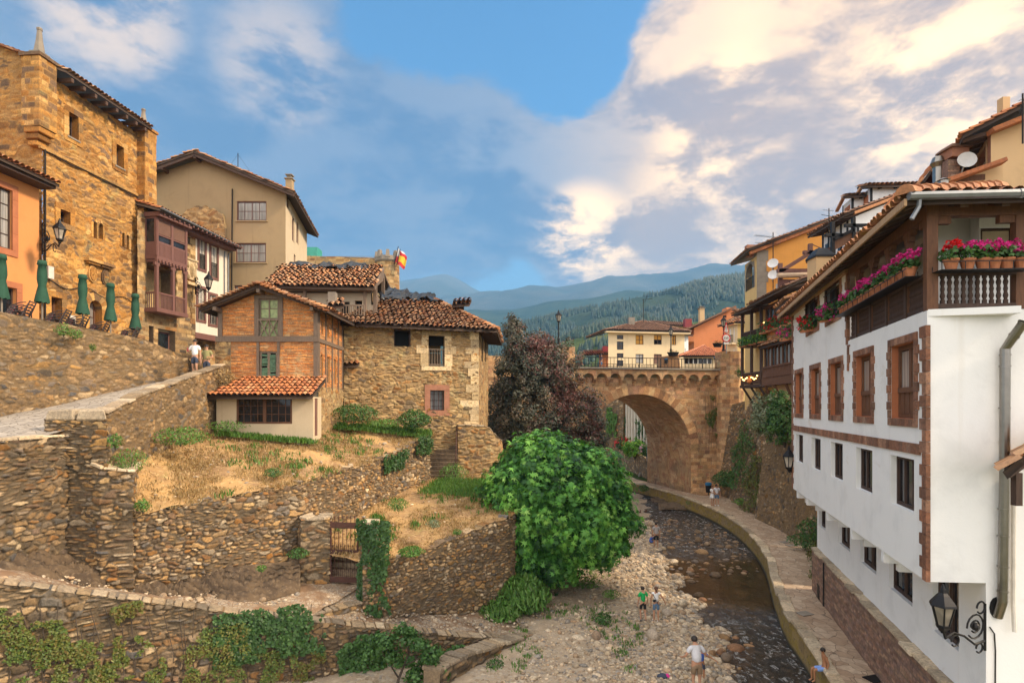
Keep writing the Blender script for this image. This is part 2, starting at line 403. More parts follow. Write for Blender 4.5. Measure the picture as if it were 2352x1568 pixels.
M['bush']=leaf_mat('bush_leaf',[(.035,.085,.022),(.055,.13,.03),(.08,.17,.04)],0.2)
M['bright_bush']=leaf_mat('bright_bush_leaf',[(.06,.20,.02),(.13,.32,.03),(.30,.42,.05)],0.25)
M['dry']=leaf_mat('dry_stalk',[(.34,.23,.10),(.44,.31,.15),(.27,.17,.075)],0.2)
M['pink']=leaf_mat('pink_petal',[(.68,.02,.26),(.78,.05,.36),(.55,.012,.20)],0.2)
M['red_petal']=leaf_mat('red_petal',[(.62,.008,.012),(.75,.02,.03),(.5,.005,.01)],0.2)
M['lilac']=leaf_mat('lilac_petal',[(.62,.34,.55),(.7,.45,.62)],0.2)
M['far_tree']=leaf_mat('far_conifer',[(.018,.042,.030),(.028,.058,.036),(.014,.034,.026)],0.05)
M['bark']=wood('bark',(.075,.055,.04),0.95,0.5)
M['pot']=plain('clay_pot',(.46,.17,.075),0.85,0.2,9)
M['brolly']=plain('green_canvas',(.018,.075,.042),0.85,0.2,6,bs=0.2)
M['chair']=plain('brown_plastic',(.052,.035,.032),0.45,0.2,6,bs=0)
M['logo_red']=plain('red_label',(.62,.03,.05),0.4,0.1,5,bs=0)
M['tarp']=plain('black_tarp',(.010,.011,.013),0.30,0.4,2,bs=0.6,fine=7)
M['skin']=plain('skin',(.46,.24,.145),0.6,0.1,5,bs=0);M['skin_tan']=plain('tanned_skin',(.36,.16,.075),0.55,0.1,5,bs=0)
M['hair']=plain('dark_hair',(.022,.014,.010),0.6,0.3,30,bs=0.2);M['hair_brown']=plain('brown_hair',(.11,.045,.022),0.6,0.3,30,bs=0.2)
for k,c in dict(cloth_white=(.80,.79,.78),cloth_grey=(.40,.37,.36),cloth_palegrey=(.60,.59,.61),cloth_olive=(.30,.28,.12),cloth_navy=(.045,.055,.085),cloth_black=(.012,.012,.013),cloth_green=(.012,.36,.085),cloth_denim=(.10,.17,.27),cloth_khaki=(.24,.16,.095),cloth_blue=(.04,.11,.42),cloth_sky=(.20,.32,.66),cloth_orange=(.65,.22,.06),sole=(.7,.68,.65)).items():
 M[k]=plain(k,c,0.85,0.12,7,bs=0.15)
M['lamp_glass']=glass('lantern_glass',(.36,.31,.25),0.15);M['bulb']=lamp_mat('lit_bulb',(1.0,.55,.16),5.0)
M['sign_red']=plain('sign_red',(.60,.03,.03),0.4,0.05,4,bs=0);M['sign_white']=plain('sign_white',(.78,.77,.74),0.4,0.05,4,bs=0);M['sign_blue']=plain('sign_blue',(.04,.20,.55),0.4,0.1,4,bs=0)
M['sign_black']=plain('sign_black',(.015,.015,.015),0.4,0.05,4,bs=0);M['bin_blue']=plain('bin_blue',(.02,.13,.26),0.4,0.2,4,bs=0);M['flag_red']=plain('flag_red',(.62,.03,.03),0.7,0.1,4,bs=0)
M['flag_yellow']=plain('flag_yellow',(.78,.50,.03),0.7,0.1,4,bs=0);M['green_glass']=plain('green_panel',(.03,.30,.22),0.3,0.2,2,bs=0);M['maroon']=plain('maroon_panel',(.26,.035,.04),0.6,0.2,2,bs=0)
M['wire']=plain('black_cable',(.02,.018,.016),0.95,0.2,4,bs=0);M['dish']=plain('dish_white',(.66,.64,.62),0.4,0.08,4,bs=0);M['fabric_awning']=plain('awning_cloth',(.62,.44,.29),0.8,0.1,4,bs=0)

# walls
class Path:
 """a wall line in plan; s runs along it from the picture's left end, d outwards (towards the viewer's side), z up"""
 def __init__(s,pts,lean=0.0,zref=0.0):
  s.P=np.array([(p[0],p[1])for p in pts],float);dv=np.diff(s.P,axis=0)
  s.len=np.hypot(dv[:,0],dv[:,1]);s.cum=np.concatenate([[0],np.cumsum(s.len)]);s.L=s.cum[-1]
  s.u=dv/s.len[:,None];s.lean,s.zref=lean,zref
  t=np.vstack([s.u[:1],s.u[:-1]+s.u[1:],s.u[-1:]]);t/=np.hypot(t[:,0],t[:,1])[:,None]
  s.nn=np.stack([t[:,1],-t[:,0]],1)
 def pos(s,S,D,Zz):
  S,D,Zz=np.broadcast_arrays(np.asarray(S,float),np.asarray(D,float),np.asarray(Zz,float))
  D=D-s.lean*(Zz-s.zref)
  i=np.clip(np.searchsorted(s.cum,S,'right')-1,0,len(s.len)-1);t=(S-s.cum[i])/s.len[i]
  t2=t[...,None];b=s.P[i]+s.u[i]*(S-s.cum[i])[...,None]
  tt=np.clip(t2,0,1);n=s.nn[i]*(1-tt)+s.nn[i+1]*tt;n/=np.linalg.norm(n,axis=-1)[...,None]
  q=b+n*D[...,None]
  return np.concatenate([q,Zz[...,None]],-1)
 def p(s,S,d,z):return Vector(s.pos(S,d,z).tolist())
 def at(s,x):
  tx=(x-CX)/FX;a,u=s.P[0],s.u[0]
  return(tx*a[1]-a[0])/(u[0]-tx*u[1])
 def Yat(s,x):return s.P[0][1]+s.u[0][1]*s.at(x)
 def zat(s,x,y):return Z(y,s.Yat(x))
 def rect(s,x0,x1,y0,y1,xm=None):
  xm=(x0+x1)/2 if xm is None else xm
  return(s.at(x0),s.at(x1),s.zat(xm,y1),s.zat(xm,y0))
 def off(s,d):return Path([s.p(0,d,0)[:2],s.p(s.L,d,0)[:2]])
def F2(x0,Y0,x1,Y1):return Path([(X(x0,Y0),Y0),(X(x1,Y1),Y1)])
def hsh(i,j,k):
 v=np.sin(i*127.1+j*311.7+k*74.7)*43758.5453;return v-np.floor(v)
def vnoise(x,y,seed=0,octv=6,f=1.0):
 t=np.zeros_like(x);a=1.0;s=0
 for o in range(octv):
  X_,Y_=x*f,y*f;i,j=np.floor(X_),np.floor(Y_);u,v=X_-i,Y_-j;u,v=u*u*(3-2*u),v*v*(3-2*v)
  h=lambda p,q:hsh(p,q,seed+o*3.7)
  t+=a*((h(i,j)*(1-u)+h(i+1,j)*u)*(1-v)+(h(i,j+1)*(1-u)+h(i+1,j+1)*u)*v-.5);s+=a;a*=.5;f*=2.03
 return t/s*2
def rubble(S,Zz,cw,ch,seed,jit=0.9):
 S,Zz=S+.22*cw*vnoise(S/cw*1.7,Zz/ch*1.7,seed+.3,3),Zz+.20*ch*vnoise(S/cw*1.7+31,Zz/ch*1.7,seed+.7,3)
 S=S+0.10*cw*np.sin(Zz*5.1+seed)+0.08*cw*np.sin(Zz*11.3);Zz=Zz+0.16*ch*np.sin(S*2.3+seed*2)+0.12*ch*np.sin(S*6.1)
 gx,gz=S/cw,Zz/ch;ix,iz=np.floor(gx),np.floor(gz)
 tl=np.zeros(S.shape);d1=np.full(S.shape,9.0);d2=d1.copy();bi=np.zeros(S.shape);bj=bi.copy()
 for a in(-1,0,1):
  for b in(-1,0,1):
   cx,cz=ix+a,iz+b
   px=cx+0.5+0.5*np.mod(cz,2)-0.25+(hsh(cx,cz,seed)-.5)*jit;pz=cz+.5+(hsh(cx,cz,seed+7)-.5)*jit*0.8
   wgt=0.42*(hsh(cx,cz,seed+11)-.5);d=(np.abs(gx-px)**3.6+np.abs(gz-pz)**3.6)**(1/3.6)+wgt
   nw=d<d1;d2=np.where(nw,d1,np.minimum(d2,d));bi=np.where(nw,cx,bi);bj=np.where(nw,cz,bj);d1=np.where(nw,d,d1);tl=np.where(nw,(gx-px)*(hsh(cx,cz,seed+21)-.5)+(gz-pz)*(hsh(cx,cz,seed+22)-.5),tl)
 return(d2-d1)*min(cw,ch)*0.55,bi,bj,tl
def coursed(S,Zz,cw,ch,seed):
 Zz=Zz+0.05*ch*np.sin(S*1.7+seed)
 gz=Zz/ch;iz=np.floor(gz);fz=gz-iz
 w=cw*(0.75+0.6*hsh(iz,3,seed));gx=S/w+hsh(iz,1,seed)*5
 gx=gx+0.16*np.sin(gx*2.1+iz*3);ix=np.floor(gx);fx=gx-ix
 e=np.minimum(np.minimum(fx,1-fx)*w,np.minimum(fz,1-fz)*ch)
 return e,ix,iz,(fx-.5)*(hsh(ix,iz,seed+21)-.5)+(fz-.5)*(hsh(ix,iz,seed+22)-.5)
def wall(name,mat,F,z0,zt,parent=None,holes=(),pat=None,rev=0.22,zb=None,s0=0.0,s1=None,d0=0.0,thick=0.0,ends=True,seed=1,capjit=0.0,label=None):
 """pat = (kind, cell w, cell h, grid, relief, mortar w); z0/zt/zb numbers or functions of s"""
 s1=F.L if s1 is None else s1
 kind,cw,ch,res,rel,mw=pat or('flat',1,1,0.6,0,0)
 ns=max(2,int(math.ceil((s1-s0)/res))+1);ss=np.linspace(s0,s1,ns)
 he=[e for h in holes for e in h[:2]]+[c for c in F.cum if s0<c<s1]
 if he:ss=np.unique(np.concatenate([ss,he]))
 ss=ss[np.concatenate([[True],np.diff(ss)>1e-4])]
 top=zt(ss)if callable(zt)else np.full(len(ss),float(zt))
 bot=zb(ss)if callable(zb)else np.full(len(ss),float(z0))
 if capjit:
  top=top+capjit*(hsh(np.floor(ss/0.34),5,seed)-0.5)*2*0.7+capjit*0.5*np.sin(ss*9.3)
 zl,zh=bot.min(),top.max();nz=max(2,int(math.ceil((zh-zl)/res))+1);zz=np.linspace(zl,zh,nz)
 he=[e for h in holes for e in h[2:4]]
 if he:zz=np.unique(np.concatenate([zz,he]));zz=zz[np.concatenate([[True],np.diff(zz)>1e-4])]
 S,Q=np.meshgrid(ss,zz);Q0=Q.copy();Q=np.minimum(np.maximum(Q,bot[None]),top[None])
 cell=np.ones(S.shape+(4,));D=np.full(S.shape,d0)
 if kind!='flat':
  e,bi,bj,tl=(rubble if kind=='rubble' else coursed)(S,Q,cw,ch,seed)
  if kind=='rubble':
   for k_,(a_,b_,th_)in enumerate(((1.55,1.45,.16),(1.5,.62,.20))):
    o_=rubble(S,Q,cw*a_,ch*b_,seed+40+k_);w_=vnoise(S*.9+17*k_,Q*1.1,seed+9+k_,3)>th_;e,bi,bj,tl=np.where(w_,o_[0],e),np.where(w_,o_[1]+1000*(k_+1),bi),np.where(w_,o_[2],bj),np.where(w_,o_[3],tl)
  m=np.clip((e-mw*0.28)/(mw*0.55+1e-6),0,1);m=m*m*(3-2*m)
  cell=np.stack([hsh(bi,bj,seed+1),hsh(bi,bj,seed+2),hsh(bi,bj,seed+3),m],-1)
  D=D+rel*(m*(0.25+0.6*hsh(bi,bj,seed+4)+1.3*tl)-0.2)+rel*0.25*np.sin(S*0.9+seed)*np.sin(Q*1.3)
 V=F.pos(S,D,Q).reshape(-1,3);n=len(ss);idx=np.arange(S.size).reshape(S.shape)
 keep=~((np.abs(Q[:-1,:-1]-Q[1:,:-1])<1e-5)&(np.abs(Q[:-1,1:]-Q[1:,1:])<1e-5))
 sm,zm=(ss[:-1]+ss[1:])/2,(zz[:-1]+zz[1:])/2
 for h in holes:
  keep&=~(((sm>h[0])&(sm<h[1]))[None]&((zm>h[2])&(zm<h[3]))[:,None])
 f=np.stack([idx[:-1,:-1],idx[:-1,1:],idx[1:,1:],idx[1:,:-1]],-1)[keep]
 C=cell.reshape(-1,4);ex,ef,ec=[],[],[];base=len(V)
 def q(a,b,c,d,cc=(0.5,0.5,0.5,0.9)):
  k=base+len(ex);ex.extend([a,b,c,d]);ef.append((k,k+1,k+2,k+3));ec.extend([cc]*4)
 fr=d0+rel*0.3
 for h in holes:
  a,b,lo,hi=h[:4];rv=h[4]if len(h)>4 else rev
  P=lambda s,d,z:F.pos(s,d,z)
  q(P(a,fr,lo),P(a,d0-rv,lo),P(a,d0-rv,hi),P(a,fr,hi));q(P(b,fr,hi),P(b,d0-rv,hi),P(b,d0-rv,lo),P(b,fr,lo))
  q(P(a,fr,hi),P(a,d0-rv,hi),P(b,d0-rv,hi),P(b,fr,hi));q(P(a,fr,lo),P(b,fr,lo),P(b,d0-rv,lo),P(a,d0-rv,lo))
 if thick:
  for i in range(n-1):
   c=(float(hsh(math.floor(ss[i]/.42),9,seed)),float(hsh(math.floor(ss[i]/.42),3,seed)),.5,1)
   A,B=F.pos(ss[i],d0,top[i]),F.pos(ss[i+1],d0,top[i+1]);a2,b2=F.pos(ss[i],d0-thick,top[i]),F.pos(ss[i+1],d0-thick,top[i+1])
   q(A,B,b2,a2,c);q(a2,b2,F.pos(ss[i+1],d0-thick,bot[i+1]),F.pos(ss[i],d0-thick,bot[i]),c)
  if ends:
   for i in(0,n-1):
    q(F.pos(ss[i],d0,bot[i]),F.pos(ss[i],d0-thick,bot[i]),F.pos(ss[i],d0-thick,top[i]),F.pos(ss[i],d0,top[i]))
 if ex:
  V=np.vstack([V,np.array(ex)]);C=np.vstack([C,np.array(ec)]);fl=[f,np.array(ef)]
 else:fl=[f]
 return npmesh(name,V,fl,mat,parent,C,smooth=False)
def lin(pts):
 a=np.array(pts,float);return lambda s:np.interp(s,a[:,0],a[:,1])
def fbox(mb,F,s0,s1,d0,d1,z0,z1):
 mb.hexa([F.p(s0,d1,z0),F.p(s1,d1,z0),F.p(s1,d0,z0),F.p(s0,d0,z0),F.p(s0,d1,z1),F.p(s1,d1,z1),F.p(s1,d0,z1),F.p(s0,d0,z1)])
def stones_line(name,F,zt,parent,mat,s0=0,s1=None,w=0.45,h=0.11,depth=0.55,d=0.06,jit=0.35):
 """individual coping stones on top of a wall, one mesh"""
 s1=F.L if s1 is None else s1;mb=MB();s=s0
 while s<s1-0.05:
  ww=min(w*random.uniform(1-jit,1+jit),s1-s);hh=h*random.uniform(.7,1.3);a,b=s+.008,s+ww-.008
  za,zb_=float(zt(np.array([a]))[0]),float(zt(np.array([b]))[0]);dd=d+random.uniform(-.05,.05);de=dd-depth+random.uniform(-.04,.04);t=random.uniform(-.02,.02)
  mb.hexa([F.p(a,dd,za-.03),F.p(b,dd,zb_-.03),F.p(b,de,zb_-.03),F.p(a,de,za-.03),F.p(a+.02,dd-.02,za+hh+t),F.p(b-.02,dd-.02,zb_+hh-t),F.p(b-.02,de,zb_+hh),F.p(a+.02,de,za+hh)])
  s+=ww
 return mb.build(name,mat,parent,bevel=0.02)

# windows, roofs, ground
def window(F,h,parent,frame,pane='pane',depth=0.12,fw=0.07,nx=2,ny=2,bar=0.035,sill=None,curt=None,name='window',label=None,d0=0.0,shutter=None,grille=None):
 """h=(s0,s1,z0,z1): frame mesh under the house, pane / curtain / sill below it"""
 a,b,lo,hi=h[:4];dd=d0-depth;m=MB()
 fbox(m,F,a,a+fw,dd-.05,dd+.03,lo,hi);fbox(m,F,b-fw,b,dd-.05,dd+.03,lo,hi)
 fbox(m,F,a+fw,b-fw,dd-.05,dd+.03,hi-fw,hi);fbox(m,F,a+fw,b-fw,dd-.05,dd+.03,lo,lo+fw)
 for i in range(1,nx):
  s=a+(b-a)*i/nx;k=bar*(1.6 if nx==2 or i*2==nx else 0.8);fbox(m,F,s-k/2,s+k/2,dd-.045,dd+.02,lo+fw,hi-fw)
 for i in range(1,ny):
  z=lo+(hi-lo)*i/ny;fbox(m,F,a+fw,b-fw,dd-.04,dd+.012,z-bar/2,z+bar/2)
 o=m.build(name,M[frame],parent)
 if label:o['label']=label
 g=MB();fbox(g,F,a+fw*.5,b-fw*.5,dd-.06,dd-.02,lo+fw*.5,hi-fw*.5);g.build('pane',M[pane],o)
 if curt:
  g=MB();c0,c1=curt[1:3]if len(curt)>1 else(0,1)
  fbox(g,F,a+fw+.01,b-fw-.01,dd-.02,dd-.008,lo+fw+(hi-lo-2*fw)*c0,lo+fw+(hi-lo-2*fw)*c1);g.build('curtain' if curt[0].startswith('curt')else 'blind',M[curt[0]],o)
 if sill:
  g=MB();fbox(g,F,a-.1,b+.1,dd,d0+.09,lo-.09,lo-.003);g.build('sill',M[sill],o)
 if grille:
  g=MB();k=int((b-a)/.13)
  for i in range(1,k):fbox(g,F,a+(b-a)*i/k-.009,a+(b-a)*i/k+.009,d0+grille-.018,d0+grille,lo+.02,hi-.02)
  for t in(.2,.5,.8):fbox(g,F,a,b,d0+grille-.012,d0+grille+.012,lo+(hi-lo)*t-.012,lo+(hi-lo)*t+.012)
  g.build('grille',M['iron'],o)
 return o
def surround(F,h,w,d,mat,parent,name='surround',teeth=0.0,block=0.3):
 a,b,lo,hi=h[:4];m=MB()
 def col_(sa,sb,out):
  z=lo;k=0
  while z<hi-.02:
   zz=min(z+block,hi);e=teeth if k%2 else 0
   fbox(m,F,sa-(e if out<0 else 0),sb+(e if out>0 else 0),-.02,d+random.uniform(0,.006),z+.004,zz-.004);z=zz;k+=1
 col_(a-w,a,-1);col_(b,b+w,1)
 for z0,z1 in((lo-w,lo),(hi,hi+w)):
  k=max(2,int((b-a+2*w)/block));
  for i in range(k):
   t0=a-w+(b-a+2*w)*i/k;t1=a-w+(b-a+2*w)*(i+1)/k
   fbox(m,F,t0+.003,t1-.003,-.02,d+random.uniform(0,.006),z0,z1)
 return m.build(name,mat,parent)
def roof(name,pts,parent,mat='tile_old',pitch=0.27,rowp=0.34,jit=0.5,under=0.06,loc=None,skip=0.0,seed=0,thick=0.10):
 """barrel-tile roof plane; pts = 3-D corners, first two = eave left, right"""
 rd=random.Random(seed);P=[Vector(p)for p in pts];o=P[0];u=(P[1]-P[0]).normalized()
 n=u.cross(P[2]-P[0]);n=(n if n.z>0 else-n).normalized();v=n.cross(u)
 if v.dot(P[2]-P[0])<0:v=-v
 q=[((p-o).dot(u),(p-o).dot(v))for p in P]
 def inside(s,t):
  r=False;j=len(q)-1
  for i in range(len(q)):
   (x0,y0),(x1,y1)=q[i],q[j]
   if(y0>t)!=(y1>t)and s<(x1-x0)*(t-y0)/(y1-y0)+x0:r=not r
   j=i
  return r
 smin,smax=min(a for a,b in q),max(a for a,b in q);tmax=max(b for a,b in q)
 V,Fc,C=[],[],[];K=5;nc=max(1,int(round((smax-smin)/pitch)));pc=(smax-smin)/nc;nr=int(tmax/rowp)+1
 for i in range(nc):
  s=smin+(i+.5)*pc
  for j in range(nr):
   t=j*rowp
   if not inside(s,min(t+rowp*.45,tmax-.01))or rd.random()<skip:continue
   ds,dt=rd.uniform(-1,1)*.03*jit,rd.uniform(-1,1)*.06*jit;rot=rd.uniform(-1,1)*.07*jit;lift=rd.uniform(0,1)*.025*jit
   c=(rd.random(),rd.random(),rd.random(),1.0);b=len(V)
   for(tt,w,h)in((t+dt-.03,pc*.46,.052+lift),(t+dt+rowp+.05,pc*.38,.0)):
    for k in range(K+1):
     a=math.pi*k/K;x=-math.cos(a)*w+(tt-t)*rot
     V.append(o+u*(s+ds+x)+v*tt+n*(math.sin(a)*w*.95+h));C.append(c)
   for k in range(K):Fc.append((b+k,b+k+1,b+K+2+k,b+K+1+k))
 m=MB();top=[p-n*.005 for p in P];bo=[p-n*under-Vector((0,0,thick))for p in P];k=len(P)
 m._add(top+bo,[tuple(range(k)),tuple(range(2*k-1,k-1,-1))]+[(i,(i+1)%k,k+(i+1)%k,k+i)for i in range(k)],(.15,.2,.5,0))
 b=len(V);V+=[Vector(x)for x in m.v];C+=m.c
 quads=np.array(Fc)if Fc else np.zeros((0,4),int)
 fl=[quads]+[np.array([[b+i for i in f]])for f in m.f]
 return npmesh(name,np.array([tuple(x)for x in V]),fl,M[mat],parent,C,loc=loc)
def ridge(name,p,q,parent,mat='tile_old',w=0.15,step=0.38):
 p,q=Vector(p),Vector(q);d=q-p;n=max(1,int(d.length/step));m=MB()
 r=d.normalized().cross(Vector((0,0,1))).normalized();up=r.cross(d.normalized())
 for i in range(n):
  a,b=p+d*(i/n)-d.normalized()*.03,p+d*((i+1)/n)+d.normalized()*.05;vs=[]
  for pt,ww,h in((a,w*1.08,.03),(b,w*.92,0)):
   for k in range(6):
    t=math.pi*k/5;vs.append(pt+r*(-math.cos(t)*ww)+up*(math.sin(t)*ww+h-.03))
  m._add(vs,[(k,k+1,7+k,6+k)for k in range(5)]+[(0,1,2,3,4,5)])
 return m.build(name,M[mat],parent)
def rafters(name,F,s0,s1,step,d0,d1,z0,z1,w,h,parent,mat='rafter'):
 """beam ends under an eave: from d0 (at wall, z0) to d1 (outer end, z1)"""
 n=max(1,int(round((s1-s0)/step)))
 for i in range(n+1):
  m=MB();s=s0+(s1-s0)*i/n;m.bar(F.p(s,d0,z0),F.p(s,d1,z1),w,h);m.build(name,M[mat],parent)
def loft(name,A,B,mat,n=8,m=6,noise=0.08,kind='structure',parent=None,f=0.9,seed=0):
 """ground sheet between two polylines of 3-D points"""
 A,B=np.array([tuple(p)for p in A]),np.array([tuple(p)for p in B]);k=len(A)
 t=np.linspace(0,k-1,(k-1)*m+1)
 I=lambda P:np.stack([np.interp(t,np.arange(k),P[:,c])for c in range(3)],1)
 a,b=I(A),I(B);w=np.linspace(0,1,n+1)[:,None,None]
 V=a[None]*(1-w)+b[None]*w
 V[...,2]+=noise*(np.sin(V[...,0]*2.1*f+seed)*np.sin(V[...,1]*1.7*f+1.3*seed)+.5*np.sin(V[...,0]*5.3*f)*np.cos(V[...,1]*4.7*f))
 idx=np.arange(V.shape[0]*V.shape[1]).reshape(V.shape[:2])
 F=np.stack([idx[:-1,:-1],idx[:-1,1:],idx[1:,1:],idx[1:,:-1]],-1).reshape(-1,4)
 o=npmesh(name,V.reshape(-1,3),F,mat,parent,smooth=True)
 if kind:o['kind']=kind
 return o

# leaves
def shape(kind):
 if kind=='fig':
  p=[(0,-.55),(.12,-.34),(.52,-.30),(.17,-.06),(.62,.30),(.13,.14),(.0,.80),(-.13,.14),(-.62,.30),(-.17,-.06),(-.52,-.30),(-.12,-.34)]
  z=[0,.03,-.08,.05,-.10,.04,-.16,.04,-.10,.05,-.08,.03]
  return np.array([(a,b,c)for(a,b),c in zip(p,z)])
 if kind=='oval':return np.array([(0,-.5,0),(.28,0,.07),(0,.5,-.06),(-.28,0,.07)])
 if kind=='ivy':return np.array([(0,-.45,0),(.42,-.2,-.04),(.22,.12,.05),(0,.55,-.06),(-.22,.12,.05),(-.42,-.2,-.04)])
 if kind=='petal':return np.array([(-.35,-.35,0),(.35,-.35,.1),(.4,.35,0),(-.35,.35,.1)])
 if kind=='blade':return np.array([(-.11,-.5,0),(.11,-.5,0),(.12,.1,.05),(0,.5,.16),(-.12,.1,.05)])
def leaves(name,mat,P,Nrm,size,kind='oval',parent=None,seed=0,tilt=0.6,up=None,cellr=None,loc=None):
 """one mesh of separate leaves at P with mean normals Nrm"""
 r=np.random.default_rng(seed);P=np.asarray(P,float);n=len(P);N=np.asarray(Nrm,float)+r.normal(0,tilt,(n,3))
 N/=np.linalg.norm(N,axis=1)[:,None]+1e-9
 if up is None:a=r.normal(0,1,(n,3))
 else:a=np.array(up)[None]+r.normal(0,.35,(n,3))
 T=np.cross(N,a);T/=np.linalg.norm(T,axis=1)[:,None]+1e-9;B=np.cross(N,T)*(1 if up is None else-1)
 if up is not None:B=np.where((B@np.array(up))[:,None]<0,-B,B)
 S=shape(kind);k=len(S);sz=np.asarray(size)*r.uniform(.65,1.3,n)
 V=P[:,None]+sz[:,None,None]*(S[None,:,:1]*T[:,None]+S[None,:,1:2]*B[:,None]+S[None,:,2:]*N[:,None])
 c=np.ones((n,4));c[:,0]=r.random(n)if cellr is None else np.clip(cellr+r.normal(0,.16,n),0,1);c[:,1]=r.random(n);c[:,2]=r.random(n)
 return npmesh(name,V.reshape(-1,3),np.arange(n*k).reshape(n,k),mat,parent,np.repeat(c,k,0),smooth=False,loc=loc)
def clumps(centre,rad,n_cl,per,cl_r,seed=0,shell=(0.7,1.0),zmin=-1.0,jit=0.1,squash=1.0):
 """leaf positions in clumps over an ellipsoid crown; returns P, N, clump random"""
 r=np.random.default_rng(seed);d=r.normal(0,1,(n_cl*4,3));d/=np.linalg.norm(d,axis=1)[:,None];d=d[d[:,2]>zmin][:n_cl]
 q=r.uniform(shell[0],shell[1],len(d))[:,None];C=np.array(centre)[None]+d*np.array(rad)[None]*q*(1+r.normal(0,jit,(len(d),1)))
 v=r.normal(0,1,(len(d),per,3));v/=np.linalg.norm(v,axis=2)[...,None];v*=r.uniform(.35,1,(len(d),per,1))**.6
 v[...,2]*=squash
 P=C[:,None]+v*cl_r*r.uniform(.6,1.4,(len(d),1,1));N=v+d[:,None]*.9+np.array((0,0,.5))
 return P.reshape(-1,3),N.reshape(-1,3),np.repeat(r.random(len(d)),per)
def shrub(label,cat,p,r,h,mat='weed',n=260,size=0.12,kind='oval',name='shrub',group=None,seed=None,stems=True,upk=None):
 """a small plant: stems and leaves"""
 seed=seed if seed is not None else int(abs(p[0]*131+p[1]*77))%9999;rd=np.random.default_rng(seed)
 t=thing(name,label,cat,tuple(p),group)
 a=rd.uniform(0,6.28,n);q=np.sqrt(rd.random(n));zz=rd.random(n)**.8
 rr=r*q*(0.45+0.75*np.sin(np.clip(zz,.05,1)*2.6))
 P=np.stack([p[0]+rr*np.cos(a),p[1]+rr*np.sin(a),p[2]+h*zz*(1-.35*q**2)+.02],1)
 N=np.stack([np.cos(a)*q,np.sin(a)*q,.5+0*a],1)
 leaves('foliage',M[mat],P,N,size,kind,t,seed,up=upk)
 if stems:
  m=MB()
  for i in range(5):
   b=rd.uniform(0,6.28);m.tube([Vector(p)+Vector((0,0,-.05)),Vector(p)+Vector((math.cos(b)*r*.45,math.sin(b)*r*.45,h*.7))],[.018*max(h,.4),.006],4)
  m.build('stem',M['bark'],t)
 return t
def tufts(name,mat,pts,hgt,per=16,spread=0.12,seed=0,kind='stuff',wid=1.0):
 """short grass: fans of thin blades, one object"""
 r=np.random.default_rng(seed);pts=np.asarray(pts,float);n=len(pts);h=np.broadcast_to(hgt,n)
 P=np.repeat(pts,per,0)+np.concatenate([r.normal(0,spread,(n*per,2)),np.zeros((n*per,1))],1)
 hh=np.repeat(h,per)*r.uniform(.5,1.25,n*per);a=r.uniform(0,6.28,n*per);lean=r.uniform(.1,.6,n*per)
 w=.022*wid*r.uniform(.6,1.4,n*per);dx,dy=np.cos(a),np.sin(a)
 T=P+np.stack([dx*hh*lean,dy*hh*lean,hh],1);side=np.stack([-dy*w,dx*w,0*w],1)
 Mi=P+np.stack([dx*hh*lean*.35,dy*hh*lean*.35,hh*.6],1)
 V=np.stack([P-side,P+side,Mi+side*.8,T,Mi-side*.8],1).reshape(-1,3)
 c=np.ones((n*per,4));c[:,0]=r.random(n*per);c[:,1]=r.random(n*per)
 o=npmesh(name,V,np.arange(n*per*5).reshape(-1,5),mat,None,np.repeat(c,5,0));o['kind']=kind
 return o
def rocks(P,sizes,flat=0.6,seed=0,rough=0.22):
 """many rounded stones -> V, F, cell"""
 r=np.random.default_rng(seed);m=MB();m.ball((0,0,0),1.0,8,5);S=np.array(m.v);F0=np.array(m.f);n=len(P);k=len(S)
 sc_=np.stack([r.uniform(.75,1.3,n),r.uniform(.6,1.0,n),r.uniform(flat*.6,flat*1.3,n)],1)*np.asarray(sizes)[:,None]
 dirs=r.normal(0,1,(n,6,3));amp=r.uniform(-rough,rough,(n,6))
 W_=1+np.einsum('nk,nkv->nv',amp,np.clip(np.einsum('nkc,vc->nkv',dirs,S),-1,1))
 V=S[None]*W_[...,None]*sc_[:,None];a=r.uniform(0,6.28,n);ca,sa=np.cos(a)[:,None],np.sin(a)[:,None]
 x=V[...,0]*ca-V[...,1]*sa;y=V[...,0]*sa+V[...,1]*ca
 V=np.stack([x,y,V[...,2]],-1)+np.asarray(P)[:,None]
 F=(F0[None]+(np.arange(n)*k)[:,None,None]).reshape(-1,4);c=np.ones((n,4));c[:,0]=r.random(n);c[:,1]=r.random(n)
 return V.reshape(-1,3),F,np.repeat(c,k,0)

